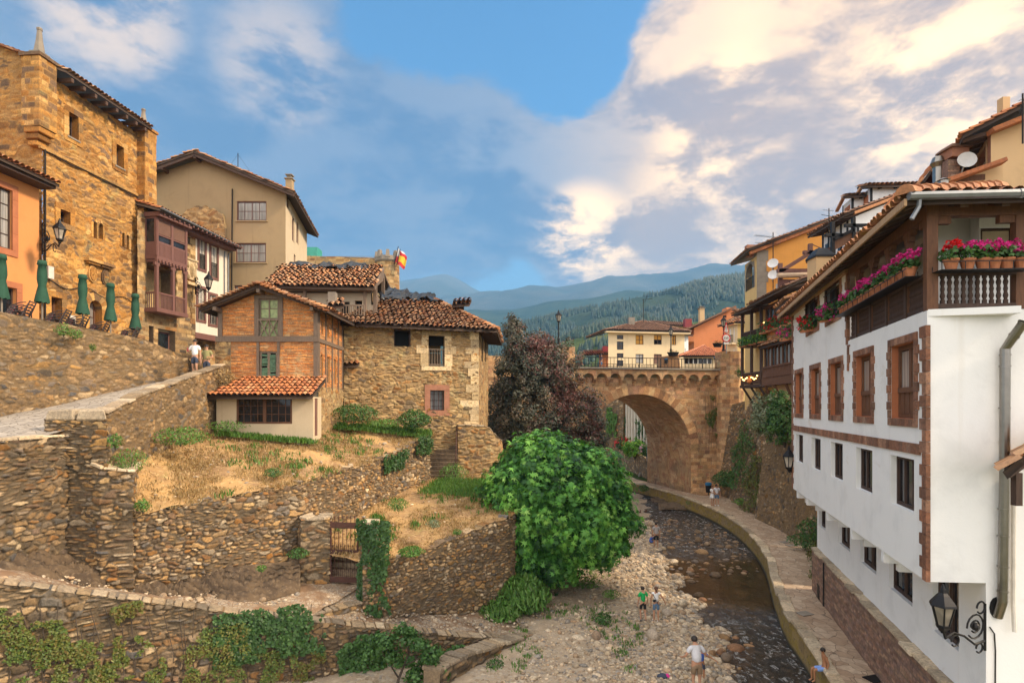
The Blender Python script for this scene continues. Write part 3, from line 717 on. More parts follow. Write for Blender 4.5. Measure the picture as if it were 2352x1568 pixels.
# ground materials
def ground_mat(name,a,b,c,sc1=0.5,pebble=0.0,green=None,gscale=0.5,gth=(0.56,0.66),bs=0.5):
 g=newmat(name)
 n1=g.noise(g.pos,sc1,8,0.68,0.4);n2=g.noise(g.pos,7.0,8,0.7)
 col_=g.mix(g.rng(n1,0.42,0.62),a,b);col_=g.mix(g.rng(n2,0.48,0.72),col_,c)
 if green:col_=g.mix(g.math('MULTIPLY',g.rng(g.noise(g.pos,gscale,8,0.72),*gth),0.85),col_,green)
 h=g.noise(g.pos,18,8,0.7)
 if pebble:
  v=g.n('ShaderNodeTexVoronoi',{'Vector':g.pos,'Scale':pebble},feature='F1')
  e=g.n('ShaderNodeTexVoronoi',{'Vector':g.pos,'Scale':pebble},feature='DISTANCE_TO_EDGE')
  k=g.n('ShaderNodeSeparateColor',{0:v.outputs['Color']}).outputs[0]
  pc=g.ramp(k,[(0,(.22,.155,.095)),(.35,(.38,.28,.18)),(.6,(.30,.25,.19)),(.8,(.50,.40,.28)),(1,(.17,.15,.13))])
  ed=g.rng(e.outputs[0],0.02,0.10)
  col_=g.mix(g.math('MULTIPLY',ed,g.rng(g.noise(g.pos,1.1,5),0.38,0.55)),col_,pc)
  h=g.math('ADD',g.math('MULTIPLY',h,0.4),ed)
 g.L(col_,'Base Color');g.b.inputs['Roughness'].default_value=0.95
 bump(g,h,bs,0.04)
 return g.m
M['dry_grass']=ground_mat('dry_grass_ground',(.45,.265,.10),(.27,.155,.07),(.57,.39,.18),0.45,green=(.20,.19,.05),gscale=0.33,gth=(0.60,0.74))
M['dirt']=ground_mat('bare_dirt',(.24,.14,.075),(.17,.10,.055),(.33,.21,.12),0.7,pebble=9)
M['gravel']=ground_mat('gravel_ground',(.40,.30,.20),(.31,.23,.15),(.52,.41,.29),0.8,pebble=8.5,green=(.16,.15,.05),gscale=0.28,gth=(0.60,0.70))
M['land']=ground_mat('valley_ground',(.16,.15,.07),(.12,.13,.05),(.2,.18,.1),0.02)
M['rock']=ground_mat('bedrock',(.125,.082,.046),(.07,.046,.028),(.20,.14,.085),1.2,bs=0.9)
def lane_mat():
 g=newmat('lane_paving');v=g.n('ShaderNodeTexVoronoi',{'Vector':g.pos,'Scale':3.2},feature='F1');e=g.n('ShaderNodeTexVoronoi',{'Vector':g.pos,'Scale':3.2},feature='DISTANCE_TO_EDGE')
 k=g.n('ShaderNodeSeparateColor',{0:v.outputs['Color']}).outputs[0]
 g.L(g.mix(g.rng(e.outputs[0],0.01,0.06),(.14,.11,.08),g.ramp(k,[(0,(.27,.23,.19)),(1,(.42,.36,.29))])),'Base Color');g.b.inputs['Roughness'].default_value=.9
 bump(g,g.rng(e.outputs[0],0,.08),.4,.02);return g.m
M['lane']=lane_mat()
def paving_mat():
 g=newmat('crazy_paving');p=g.vmath('ADD',g.pos,g.vmath('MULTIPLY',g.n('ShaderNodeTexNoise',{'Vector':g.pos,'Scale':2.2,'Detail':2.0}).outputs['Color'],(.30,.30,.0)))
 p=g.vmath('MULTIPLY',p,(1,.8,0))
 v=g.n('ShaderNodeTexVoronoi',{'Vector':p,'Scale':2.6},feature='F1');e=g.n('ShaderNodeTexVoronoi',{'Vector':p,'Scale':2.6},feature='DISTANCE_TO_EDGE')
 k=g.n('ShaderNodeSeparateColor',{0:v.outputs['Color']}).outputs[0]
 c=g.mix(1.0,g.ramp(k,[(0,(.34,.225,.14)),(.5,(.43,.30,.195)),(1,(.49,.365,.25))]),g.ramp(g.noise(g.pos,5,8,.7),[(.3,(.72,.72,.72)),(.7,(1.2,1.2,1.2))]),'MULTIPLY')
 c=g.mix(g.math('MULTIPLY',g.rng(g.noise(g.pos,.5,6,.6),.5,.7),.35),c,(.26,.16,.095))
 g.L(g.mix(g.rng(e.outputs[0],0.008,0.03),(.17,.115,.07),c),'Base Color');g.b.inputs['Roughness'].default_value=.85
 bump(g,g.rng(e.outputs[0],0,.05),.35,.02);return g.m
M['paving']=paving_mat()
def kerb_mat():
 g=newmat('mossy_kerb_wall');(r,gg,b),a=cellattr(g)
 c=g.ramp(r,pal([(.20,.135,.06),(.30,.20,.08),(.24,.17,.10)]))
 m=g.rng(g.noise(g.vmath('MULTIPLY',g.pos,(1,1,2.5)),1.6,8,.7),.40,.62)
 c=g.mix(g.math('MULTIPLY',m,.85),c,(.27,.185,.018));c=g.mix(g.rng(g.noise(g.pos,6,7,.7),.52,.68),c,(.07,.052,.022))
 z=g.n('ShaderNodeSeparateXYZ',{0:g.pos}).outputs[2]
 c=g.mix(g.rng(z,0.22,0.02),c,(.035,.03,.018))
 g.L(c,'Base Color');g.b.inputs['Roughness'].default_value=.9;bump(g,g.noise(g.pos,22,8,.7),.7,.03);return g.m
M['kerb']=kerb_mat()
def water_mat():
 g=newmat('river_water')
 y=g.n('ShaderNodeSeparateXYZ',{0:g.pos}).outputs[1]
 bed=g.ramp(g.noise(g.pos,1.1,7,.65,.4),[(.3,(.007,.005,.003)),(.5,(.024,.014,.006)),(.7,(.060,.034,.013))])
 v=g.n('ShaderNodeTexVoronoi',{'Vector':g.pos,'Scale':3.4},feature='F1')
 k=g.n('ShaderNodeSeparateColor',{0:v.outputs['Color']}).outputs[0]
 bed=g.mix(g.math('MULTIPLY',g.rng(k,.6,.9),.30),bed,(.11,.065,.03))
 rip=g.math('MAXIMUM',g.rng(y,27.5,21.0),g.math('MULTIPLY',g.rng(y,33,37),.65))
 fl=g.vmath('MULTIPLY',g.pos,(1.0,.62,1))
 n1=g.noise(fl,3.2,6,.62,1.0);n2=g.noise(fl,8.5,5,.62,.8);n3=g.noise(g.pos,1.2,3)
 h=g.math('ADD',g.math('MULTIPLY',n1,1.0),g.math('MULTIPLY',n2,.45))
 st=g.math('ADD',0.09,g.math('MULTIPLY',rip,.84))
 foam_glint=g.math('MULTIPLY',g.rng(g.math("ADD",n1,g.math("MULTIPLY",n2,.5)),.74,.96),rip)
 g.L(g.mix(g.math('MULTIPLY',foam_glint,.75),bed,(.55,.54,.52)),'Base Color')  # pale colour for rapids foam, also painted in as sparkle of the sky
 g.L(g.math('ADD',.05,g.math('MULTIPLY',foam_glint,.4)),'Roughness');g.b.inputs['IOR'].default_value=1.65
 b=g.n('ShaderNodeBump',{'Height':h,'Strength':st,'Distance':.30});g.L(b.outputs[0],'Normal')
 return g.m
M['water']=water_mat()
def hill_mat(name,a,b,c,s):
 g=newmat(name);n=g.noise(g.pos,s,9,.7,.4)
 g.L(g.ramp(n,[(.32,a),(.5,b),(.68,c)]),'Base Color');g.b.inputs['Roughness'].default_value=1
 g.b.inputs['Specular IOR Level'].default_value=.1
 bump(g,g.noise(g.pos,s*6,8,.75),1.0,6.0);return g.m
M['mount']=hill_mat('mountain_rock',(.032,.048,.048),(.060,.070,.062),(.12,.115,.10),.0016)
M['hill']=hill_mat('wooded_hill',(.018,.038,.028),(.032,.056,.036),(.060,.080,.044),.008)
M['hill_near']=hill_mat('green_hill',(.04,.075,.02),(.08,.12,.03),(.15,.16,.05),.02)

# far setting
def hill(name,rid,Yr,mat,front=0.55,amp=0.05,seed=0,n=220,m=36,f=6.0,base=-4.0,ret=False):
 r=np.array(rid,float);xs=np.linspace(r[0,0],r[-1,0],n);ys=np.interp(xs,r[:,0],r[:,1])
 k=np.ones(9)/9;ys=np.convolve(np.pad(ys,4,'edge'),k,'valid')
 zr=CZ+(HY-ys)/FX*Yr;Xr=(xs-CX)/FX*Yr
 t=np.concatenate([np.linspace(0,1,m),[1.12,1.3]]);T=t[:,None]
 Yv=Yr*(front+(1-front)*T)+0*Xr[None];Xv=Xr[None]+0*T
 prof=np.where(T<=1,np.sin(np.clip(T,0,1)*math.pi/2)**1.25,1-(T-1)*1.6)
 Zv=base+(zr[None]-base)*prof
 w=np.clip(T*2.5,0,1)*np.clip((1.3-T)*4,0,1)
 Zv=Zv+w*amp*zr.max()*vnoise(Xv/Yr,Yv/Yr*1.0,seed,6,f)*np.where(T>.93,.35,1.0)
 idx=np.arange(Xv.size).reshape(Xv.shape);F=np.stack([idx[:-1,:-1],idx[:-1,1:],idx[1:,1:],idx[1:,:-1]],-1).reshape(-1,4)
 o=npmesh(name,np.stack([Xv,Yv,Zv],-1).reshape(-1,3),F,M[mat],smooth=True);o['kind']='structure'
 return Xv,Yv,Zv
hill('far_mountain',[(600,690),(880,655),(925,648),(975,655),(1000,648),(1019,641),(1035,648),(1062,655),(1090,672),(1105,678),(1160,680),(1300,690),(1600,700),(2500,690)],6000,'mount',amp=.08,seed=3,f=9)
hill('mountain_ridge',[(700,720),(1050,692),(1100,684),(1160,675),(1190,668),(1220,664),(1260,668),(1305,655),(1400,640),(1440,641),(1500,636),(1560,640),(1610,632),(1650,626),(1700,612),(1800,590),(2500,580)],4600,'mount',amp=.08,seed=9,f=9)
hill('middle_hill',[(700,740),(1050,722),(1115,716),(1200,712),(1260,705),(1330,700),(1400,690),(1440,682),(1475,690),(1560,720),(2200,760)],2700,'hill',amp=.07,seed=5,f=8)
HX,HYv,HZ=hill('forest_hill',[(800,850),(1050,800),(1160,772),(1215,755),(1300,732),(1400,712),(1480,695),(1560,672),(1620,652),(1680,640),(1720,634),(1900,600),(2500,590)],1150,'hill',amp=.06,seed=12,f=10)
NX,NY,NZ=hill('green_hill',[(900,890),(1100,850),(1200,825),(1290,790),(1340,772),(1420,756),(1500,752),(1600,745),(1720,728),(2500,700)],560,'hill_near',front=.4,amp=.05,seed=21,f=10)
def conifers(name,XX,YY,ZZ,n,hmean,seed,rows,thr=0.42,nf=14.0,ridge=0):
 r=np.random.default_rng(seed);R0,C0=XX.shape;lo,hi=rows
 i=r.uniform(lo*(R0-3),hi*(R0-3),n*6);j=r.uniform(0,C0-1.001,n*6)
 if ridge:i[:ridge]=(R0-3)-r.uniform(-.4,.8,ridge)
 bi=lambda A:(A[i.astype(int),j.astype(int)]*(1-i%1)+A[np.minimum(i.astype(int)+1,R0-1),j.astype(int)]*(i%1))*(1-j%1)+(A[i.astype(int),j.astype(int)+1]*(1-i%1)+A[np.minimum(i.astype(int)+1,R0-1),j.astype(int)+1]*(i%1))*(j%1)
 x,y,z=bi(XX),bi(YY),bi(ZZ);px=x/y*FX+CX
 k=(vnoise(x/YY.max(),y/YY.max(),seed,4,nf)>thr-.5)&(px>1080)&(px<1740)
 if ridge:k[:ridge]=(px[:ridge]>1190)&(px[:ridge]<1730)&(r.random(ridge)<.8)
 x,y,z=x[k][:n],y[k][:n],z[k][:n];m=len(x);h=hmean*r.uniform(.55,1.35,m);w=h*r.uniform(.17,.28,m);V,Fs=[],[]
 a=np.arange(6)*math.pi/3;tiers=[(0.02,.75),(.28,1.0),(.30,.72),(.58,.66),(.60,.45),(1.0,.02)]
 ring=np.stack([np.stack([np.cos(a)*q,np.sin(a)*q,np.full(6,t)],1)for t,q in tiers],0).reshape(-1,3)
 jr=r.uniform(.75,1.25,(m,ring.shape[0]))
 V=np.stack([x[:,None]+ring[None,:,0]*w[:,None]*jr,y[:,None]+ring[None,:,1]*w[:,None]*jr,z[:,None]-1+ring[None,:,2]*h[:,None]],-1)
 q=np.array([(t*6+k_,t*6+(k_+1)%6,(t+1)*6+(k_+1)%6,(t+1)*6+k_)for t in range(5)for k_ in range(6)])
 F=(q[None]+(np.arange(m)*36)[:,None,None]).reshape(-1,4);c=np.ones((m,4));c[:,0]=r.random(m);c[:,1]=r.random(m)
 o=npmesh(name,V.reshape(-1,3),F,M['far_tree'],None,np.repeat(c,36,0));o['kind']='stuff'
 tag(o,'dark conifer wood covering the hazy hillside far behind the bridge' if hmean>9 else 'rounded trees scattered on the green slope beyond the village','forest')
conifers('conifer_forest',HX,HYv,HZ,7500,11.5,4,(.45,.99),thr=.34,ridge=1800)
conifers('slope_trees',NX,NY,NZ,1500,7.5,8,(.35,1.0),thr=.44,ridge=300)
g_=MB();g_.quad((-9000,-300,-1.2),(9000,-300,-1.2),(9000,9000,-1.2),(-9000,9000,-1.2));o_=g_.build('ground',M['land']);o_['kind']='structure'

# river, gravel bank, riverside path
WLp=[(1440,1112),(1478,1128),(1490,1190),(1508,1255),(1545,1320),(1578,1370),(1622,1430),(1668,1480),(1660,1540),(1645,1600),(1625,1800)]
WL=np.array([tuple(GP(x,y,-.05))[:2]for x,y in WLp])[::-1]
def xw(y):return np.interp(y,WL[:,1],WL[:,0])+.35*np.sin(y*1.7)+.18*np.sin(y*4.1)
def bank_h(x,y):
 t=xw(y)-x
 return-.05+np.where(t>0,np.clip(t*.055,0,.42),np.maximum(t*.25,-.5))+np.clip(t*.5,-.3,1)*(.05*np.sin(x*1.9+1)*np.sin(y*1.6)+.035*np.sin(x*4.3)*np.sin(y*5.1))
gx,gy=np.meshgrid(np.arange(-12,19,.3),np.arange(12,78,.4));gz=bank_h(gx,gy)
ii=np.arange(gx.size).reshape(gx.shape);o_=npmesh('gravel_bank',np.stack([gx,gy,gz],-1).reshape(-1,3),np.stack([ii[:-1,:-1],ii[:-1,1:],ii[1:,1:],ii[1:,:-1]],-1).reshape(-1,4),M['gravel'],smooth=True);o_['kind']='structure'
KERB=[(1385,1086),(1424,1103),(1466,1112),(1543,1133),(1598,1153),(1643,1172),(1690,1200),(1730,1235),(1758,1275),(1775,1330),(1800,1400),(1850,1470),(1900,1545),(1960,1640),(2060,1800)]
PEDGE=[(1398,1057),(1424,1081),(1455,1097),(1491,1107),(1598,1135),(1655,1138),(1715,1165),(1790,1205),(1840,1240),(1874,1262),(1866,1350),(1952,1457),(2047,1570),(2142,1690),(2280,1880)]
def smooth(P,k=5):
 P=np.array(P,float);n=len(P);out=[]
 for i in range(n-1):
  p0,p1,p2,p3=P[max(i-1,0)],P[i],P[i+1],P[min(i+2,n-1)]
  for t in np.arange(k)/k:out.append(.5*((2*p1)+(-p0+p2)*t+(2*p0-5*p1+4*p2-p3)*t*t+(-p0+3*p1-3*p2+p3)*t**3))
 return np.array(out+[P[-1]])
kw=smooth([tuple(GP(x,y,1.0))for x,y in KERB]);pw=smooth([tuple(GP(x,y,1.0))for x,y in PEDGE])
loft('riverside_path',kw,pw,M['paving'],n=8,m=2,noise=.012)
KP=Path(kw[:,:2])
kt=thing('kerb_wall','long curving river wall, mossy yellow face under a pale stone kerb','wall',tuple(KP.p(0,0,0)))
wall('facing',M['kerb'],KP,-.7,1.0,kt,pat=('coursed',.8,.42,.09,.03,.02),thick=.25,seed=4)
stones_line('kerb_stone',KP,lambda s:np.full(len(s),1.0),kt,M['coping'],w=1.0,h=.09,depth=.42,d=.05,jit=.15)
ys=np.arange(13,80,.8);lx=xw(ys)-4.0;order=np.argsort(kw[:,1]);rx=np.interp(ys,kw[order,1],kw[order,0])+.1
rx=np.where(ys>66,15.5,rx)
o_=loft('river_water',[(a,b,-.05)for a,b in zip(lx,ys)],[(max(a,c+.5),b,-.05)for a,b,c in zip(rx,ys,lx)],M['water'],n=6,m=1,noise=0)

# left bank: terraces, lane, ramp
A_=[(-120,14.4,1322),(0,15.0,1340),(180,15.9,1362),(350,16.8,1383),(520,17.6,1407),(700,18.5,1424),(820,19.2,1438),(900,19.6,1444),(1060,20.5,1461),(1180,21.3,1468),(1225,22.1,1458),(1262,23.3,1438)]
FA=Path([(X(x,Y),Y)for x,Y,y in A_]);za=[Z(y,Y)for x,Y,y in A_];zA=lin(list(zip(FA.cum,za)))
loft('dirt_ramp',[G(x,Y+.25,z-.12)for(x,Y,y),z in zip(A_[:6],za)],[G(-120,16.4,4.9),G(0,16.7,4.75),G(150,18.4,3.9),G(300,18.9,3.05),G(560,20.0,2.75),G(840,21.6,2.5)],M['dirt'],n=14,m=8,noise=.10,seed=2)
loft('ramp_foot',[G(x,Y+.25,z-.1)for(x,Y,y),z in zip(A_[5:],za[5:])],[G(830,20.6,2.0),G(860,20.9,1.75),G(940,21.5,1.35),G(1060,23.0,.8),G(1150,24.9,.5),G(1230,25.6,.38),G(1310,26.2,.3)],M['dirt'],n=8,m=8,noise=.05)
N_=[(303,18.7,5.64),(480,19.6,5.97),(690,21.7,6.3),(860,27,6.65),(988,32.3,7.55)]
loft('upper_terrace',[G(303,18.7,5.6),G(400,19.25,5.78),G(480,19.7,5.92),G(690,21.8,6.25),G(860,27.1,6.6),G(988,32.4,7.45)],[G(240,19.3,7.45),G(380,23,7.75),G(480,26.9,8.1),G(722,27.2,7.6),G(770,32.6,8.4),G(1000,34.6,7.9)],M['dry_grass'],n=16,m=12,noise=.10,seed=1)
loft('terrace_side',[G(722,27.2,7.6),G(735,28.5,7.8),G(770,32.6,8.4)],[G(600,27.2,8.0),G(600,29,8),G(640,33,8.4)],M['dry_grass'],n=4,m=4,noise=.05)
O_=[(833,20.35,3.55),(880,20.5,3.62),(1000,22.3,3.72),(1100,23.6,4.2),(1165,24.6,4.45),(1182,25.3,4.5),(1190,28,4.7),(1196,33.5,5.1)]
loft('lower_terrace',[G(840,20.5,3.55),G(880,20.7,3.6),G(1000,22.5,3.68),G(1100,23.8,4.15),G(1182,25.3,4.48),G(1194,32.8,5.05)],[G(690,22.0,3.9),G(760,23.9,4.2),G(860,27.4,4.6),G(985,32.6,5.15),G(1050,34.0,5.2),G(1130,34.8,5.2)],M['dry_grass'],n=14,m=10,noise=.07,seed=5)
LANE_L=[G(-120,20.3,8.5),G(0,22,8.85),G(150,23.7,9.4),G(330,26.4,10.3),G(432,28.3,10.75),G(445,34,11.3),G(470,45,11.8)]
LANE_R=[G(-120,16.2,8.0),G(0,16.4,8.2),G(110,18.0,8.35),G(300,20.6,8.95),G(430,24.3,9.75),G(520,28.5,10.6),G(600,45,11.6)]
loft('cobbled_lane',LANE_L,LANE_R,M['lane'],n=8,m=8,noise=.03)
loft('cafe_terrace',[G(-140,20.3,12.75),G(0,22.1,12.55),G(330,26.4,12.05),G(432,28.4,11.35)],[G(-300,24,12.75),G(60,32,12.4),G(330,39.8,12.0),G(350,39,11.5)],M['lane'],n=6,m=5,noise=0)
loft('street_ground',[G(432,28.4,11.2),G(440,36,11.4),G(470,60,11.8)],[G(300,30,11.3),G(320,40,11.4),G(300,60,11.8)],M['lane'],n=5,m=4,noise=0)
M['cap_dark']=stone_mat('wall_top_stone',[(.22,.16,.10),(.36,.28,.19),(.16,.125,.09),(.45,.36,.25),(.27,.185,.10)],(.2,.15,.1),stain_amt=.4)
RB=('rubble',.24,.145,.032,.09,.03)
def wthing(name,label,F,mat,z0,zt,pat=RB,thick=.5,cap=None,**kw_):
 t=thing(name,label,'wall',tuple(F.p(0,0,z0 if not callable(z0)else 0)))
 wall('masonry',M[mat],F,z0,zt,t,pat=pat,thick=thick,**kw_)
 if cap:c_=dict(depth=thick+.08,mat='coping');c_.update(cap);stones_line('coping',F,zt if callable(zt)else(lambda s:np.full(len(s),zt)),t,M[c_.pop('mat')],**c_)
 return t
wthing('stone_wall','long low rubble wall across the bottom, hung with creepers',FA,'rubble_dark',-.4,zA,pat=('rubble',.25,.145,.030,.11,.03),cap=dict(w=.30,h=.045,depth=.45,d=.0,jit=.6,mat='cap_dark'),capjit=.05,seed=11)
FE=Path([(X(x,Y),Y)for x,Y in[(-130,16.0),(0,16.5),(120,18.0),(185,18.95)]])
wthing('retaining_wall','dark rubble retaining wall under the lane, above the brown rock slabs',FE,'rubble_dark',2.8,lin([(0,8.15),(FE.cum[1],Z(1012,16.5)),(FE.cum[2],Z(1003,18.0)),(FE.L,8.25)]),pat=('rubble',.29,.17,.032,.12,.032),cap=dict(w=.6,h=.08),seed=3)
FB_=Path([(X(170,18.75),18.75),(X(232,18.35),18.35),(X(306,18.6),18.6),(X(322,20.6),20.6)])
wthing('stone_buttress','tall rough stone buttress at the corner of the dry garden',FB_,'rubble',2.4,lin([(0,7.6),(FB_.cum[1],Z(1075,18.35)),(FB_.cum[2],Z(1083,18.6)),(FB_.L,7.2)]),pat=('rubble',.36,.15,.034,.12,.034),cap=dict(w=.4,h=.06),seed=8)
FPi=Path([(X(103,18.5),18.5),(X(175,18.5),18.5),(X(246,18.45),18.45),(X(252,19.6),19.6)])
pt=wthing('wall_pillar','squat stone pillar capped by two big pale slabs beside the lane',FPi,'rubble',2.4,lin([(0,Z(962,18.5)),(FPi.cum[2],Z(965,18.45)),(FPi.L,Z(965,18.45))]),pat=('rubble',.34,.14,.032,.12,.034),thick=.8,seed=5)
m_=MB()
for a,b in((0.0,1.0),(1.02,2.06)):m_.hexa([FPi.p(a,.08,Z(966,18.45)),FPi.p(b,.08,Z(966,18.45)),FPi.p(b,-.85,Z(966,18.45)),FPi.p(a,-.85,Z(966,18.45)),FPi.p(a+.07,.0,Z(941,18.45)),FPi.p(b-.07,.0,Z(938,18.45)),FPi.p(b-.08,-.8,Z(938,18.45)),FPi.p(a+.08,-.8,Z(941,18.45))])
m_.build('cap_slab',M['coping'],pt,bevel=.06)
FD=Path([(X(242,18.6),18.6),(X(330,20.97),20.97),(X(430,24.3),24.3),(X(521,28.1),28.1)])
wthing('lane_wall','rubble parapet wall climbing beside the lane to the brick house',FD,'rubble_lane',7.0,lin([(0,Z(948,18.6)),(FD.cum[1],Z(906,20.97)),(FD.cum[2],Z(868,24.3)),(FD.L,Z(836,28.1))]),pat=('rubble',.24,.16,.038,.07,.035),thick=.45,cap=dict(w=.42,h=.06,jit=.5,mat='cap_dark'),seed=21)
FF=Path([(X(-120,20.3),20.3),(X(0,22),22),(X(330,26.3),26.3),(X(432,28.2),28.2),(X(440,30.5),30.5)])
wthing('terrace_wall','high rubble wall holding up the café terrace above the lane',FF,'rubble_lane',7.9,lin([(0,Z(690,20.3)),(FF.cum[1],Z(716,22)),(FF.cum[2],Z(778,26.3)),(FF.cum[3],Z(822,28.2)),(FF.L,11.5)]),pat=('rubble',.28,.18,.042,.07,.04),thick=.5,seed=33)
FN=Path([(X(x,Y),Y)for x,Y,z in N_]);zN=lin(list(zip(FN.cum,[z for _,_,z in N_])))
wthing('garden_wall','old bulging rubble wall below the dry grass garden',FN,'rubble',2.0,zN,pat=('rubble',.215,.13,.030,.11,.028),capjit=.10,seed=17)
FO=Path([(X(x,Y),Y)for x,Y,z in O_]);zO=lin(list(zip(FO.cum,[z for _,_,z in O_])))
wthing('curved_wall','curved rubble wall of rounded stones left of the fig tree',FO,'rubble',-.2,zO,pat=('rubble',.21,.125,.030,.11,.028),capjit=.06,seed=29)
FG=Path([(X(684,22.2),22.2),(X(692,21.1),21.1),(X(757,21.35),21.35),(X(760,22.2),22.2)])
wthing('gate_pillar','broad stone gatepost on the left of the rusty gate',FG,'rubble',2.0,lin([(0,Z(1196,21)),(FG.L,Z(1192,21.3))]),pat=('rubble',.40,.17,.04,.09,.04),cap=dict(w=.7,h=.09),seed=41)
FG2=Path([(X(826,20.9),20.9),(X(863,20.75),20.75),(X(872,21.4),21.4)])
wthing('gate_pillar','narrow ivy-clad gatepost on the right of the rusty gate',FG2,'rubble',.8,lin([(0,Z(1202,20.9)),(FG2.L,Z(1200,20.9))]),pat=('rubble',.36,.17,.04,.08,.04),cap=dict(w=.6,h=.08),seed=43)
FL=Path([(X(690,18.95),18.95),(X(760,19.5),19.5),(X(835,20.45),20.45)])
wthing('low_wall','short low stone wall between the dirt landing and the ramp',FL,'rubble',.6,lin([(0,2.15),(FL.cum[1],Z(1402,19.5)),(FL.L,Z(1384,20.45))]),pat=('rubble',.34,.22,.045,.07,.05),thick=.4,cap=dict(w=.3,h=.05,jit=.6,mat='cap_dark'),seed=47)
FS2=Path([(X(1010,17.6),17.6),(X(1040,18.3),18.3),(X(1110,19.7),19.7),(X(1205,21.6),21.6)])
wthing('low_wall','tumbled knee-high stone wall sloping down onto the shingle',FS2,'rubble_dark',-.4,lin([(0,.95),(FS2.cum[1],.95),(FS2.cum[2],.75),(FS2.L,.40)]),pat=('rubble',.38,.24,.05,.12,.05),thick=.6,cap=dict(w=.34,h=.08,jit=.6,mat='cap_dark'),seed=51)
def slabs(label,pts,seed):
 t=thing('bedrock',None,None,tuple(pts[0][0]));t['kind']='structure';random.seed(seed);m=MB()
 for p,sx,sy,sz,rz,tl in pts:
  for k in range(11):
   c=Vector(p)+Vector((random.uniform(-.5,.5)*sx,random.uniform(-.4,.4)*sy,random.uniform(-.4,.3)*sz))
   a=rz+random.uniform(-.25,.25);d=Vector((math.cos(a),math.sin(a),-tl));n=Vector((-math.sin(a),math.cos(a),.2));l,w,h=sx*random.uniform(.16,.45),sy*random.uniform(.18,.4),sz*random.uniform(.10,.28)
   j=lambda:Vector((random.uniform(-.1,.1),random.uniform(-.1,.1),random.uniform(-.06,.06)))
   u=Vector((0,0,1));m.hexa([c-d*l-n*w-u*h+j(),c+d*l-n*w-u*h+j(),c+d*l+n*w-u*h+j(),c-d*l+n*w-u*h+j(),c-d*l*.8-n*w*.8+u*h*.5+j(),c+d*l*.8-n*w*.8+u*h*.4+j(),c+d*l*.7+n*w*.8+u*h+j(),c-d*l*.8+n*w*.8+u*h+j()])
 o=m.build('slab',M['rock'],t,bevel=.04);return t
def strata(A,B,seed,amp=.34,n=34,m=24):
 """bare layered rock between two lines"""
 A,B=np.array([tuple(p)for p in A]),np.array([tuple(p)for p in B]);t=np.linspace(0,len(A)-1,(len(A)-1)*m+1);I=lambda P:np.stack([np.interp(t,np.arange(len(P)),P[:,c])for c in range(3)],1)
 w=np.linspace(0,1,n)[:,None,None];V=I(A)[None]*(1-w)+I(B)[None]*w;x,y,z=V[...,0],V[...,1],V[...,2]
 q=(x*.55+y*.9+z*1.6)*2.6+1.3*vnoise(x*1.3,y*1.3,seed,3);st=(q-np.floor(q))**1.6
 e=np.sin(np.clip(w[...,0],0,1)*math.pi)**.5;V[...,2]+=e*(amp*(st-.3)+.30*amp*vnoise(x*4,y*4,seed+2,4)+amp*1.1*vnoise(x*.9,y*.9,seed+5,3))
 ix=np.arange(V.shape[0]*V.shape[1]).reshape(V.shape[:2]);o=npmesh('bedrock',V.reshape(-1,3),np.stack([ix[:-1,:-1],ix[:-1,1:],ix[1:,1:],ix[1:,:-1]],-1).reshape(-1,4),M['rock']);o['kind']='structure'
strata([G(-90,15.6,4.65),G(60,16.4,4.2),G(190,17.4,3.5),G(250,17.9,3.05)],[G(-90,16.5,5.1),G(40,17.1,4.9),G(150,18.6,4.4),G(240,18.5,3.6)],3)
strata([G(310,18.1,2.85),G(430,18.35,2.7),G(560,18.9,2.55),G(690,20.3,2.6)],[G(310,18.9,3.2),G(450,19.6,3.4),G(570,20.4,3.55),G(690,21.5,3.4)],5)
loft('landing',[G(690,18.8,2.02),G(760,19.6,2.1),G(835,20.5,2.1)],[G(690,21.3,2.75),G(770,21.6,2.6),G(880,21.5,2.35)],M['dirt'],n=8,m=5,noise=.03)
slabs('',[(G(1130,24.3,.75),1.6,.6,.5,.5,.35),(G(1165,25.3,.8),1.2,.6,.5,.8,.3)],7)
slabs('',[(G(1555,52,.15),2.6,1.6,.3,.1,.02),(G(1530,56,.1),2.2,1.4,.25,.2,.0)],9)

# left bank buildings
random.seed(4)
def chimney(parent,c,w,h,mat,cap=True):
 m=MB();m.box((c[0],c[1],c[2]+h/2),(w,w,h));o=m.build('chimney',M[mat],parent)
 if cap:
  k=MB();k.box((c[0],c[1],c[2]+h+.04),(w*1.35,w*1.35,.08));k.box((c[0],c[1],c[2]+h+.2),(w*.7,w*.7,.24));k.box((c[0],c[1],c[2]+h+.36),(w*1.1,w*1.1,.07));k.build('chimney_cap',M['grey_stone'],o)
 return o
TW=('rubble',.46,.28,.052,.075,.035)
zs_=lambda z:9.2+(z-9.2)*.906
FT=F2(97,29,330,36)
tw=thing('stone_tower','tall golden stone tower house with corner pinnacles and two carved shields','tower',tuple(FT.p(FT.L/2,-4,11.5)))
def arch_z(h,f=.5):return h
hT=dict(up1=FT.rect(157,179,263,318),up2=FT.rect(266,283,335,384),mid=FT.rect(137,160,484,513),t1=FT.rect(213,221,509,546),t2=FT.rect(226,235,513,549),t3=FT.rect(279,285.5,535,567),t4=FT.rect(288.5,295,540,571),door=FT.rect(116,141,683,790),arch=FT.rect(203,232,690,800))
wall('wall',M['tower_stone'],FT,11,zs_(28.2),tw,holes=list(hT.values()),pat=TW,rev=.45,seed=2)
cT=FT.p(0,0,0);dl=Vector((-FT.u[0][1],FT.u[0][0]));FTL=Path([(cT.x+dl.x*11,cT.y+dl.y*11),(cT.x,cT.y)])
gz=lin([(0,zs_(29.5)),(2,zs_(32.6)),(11,zs_(28.75))])
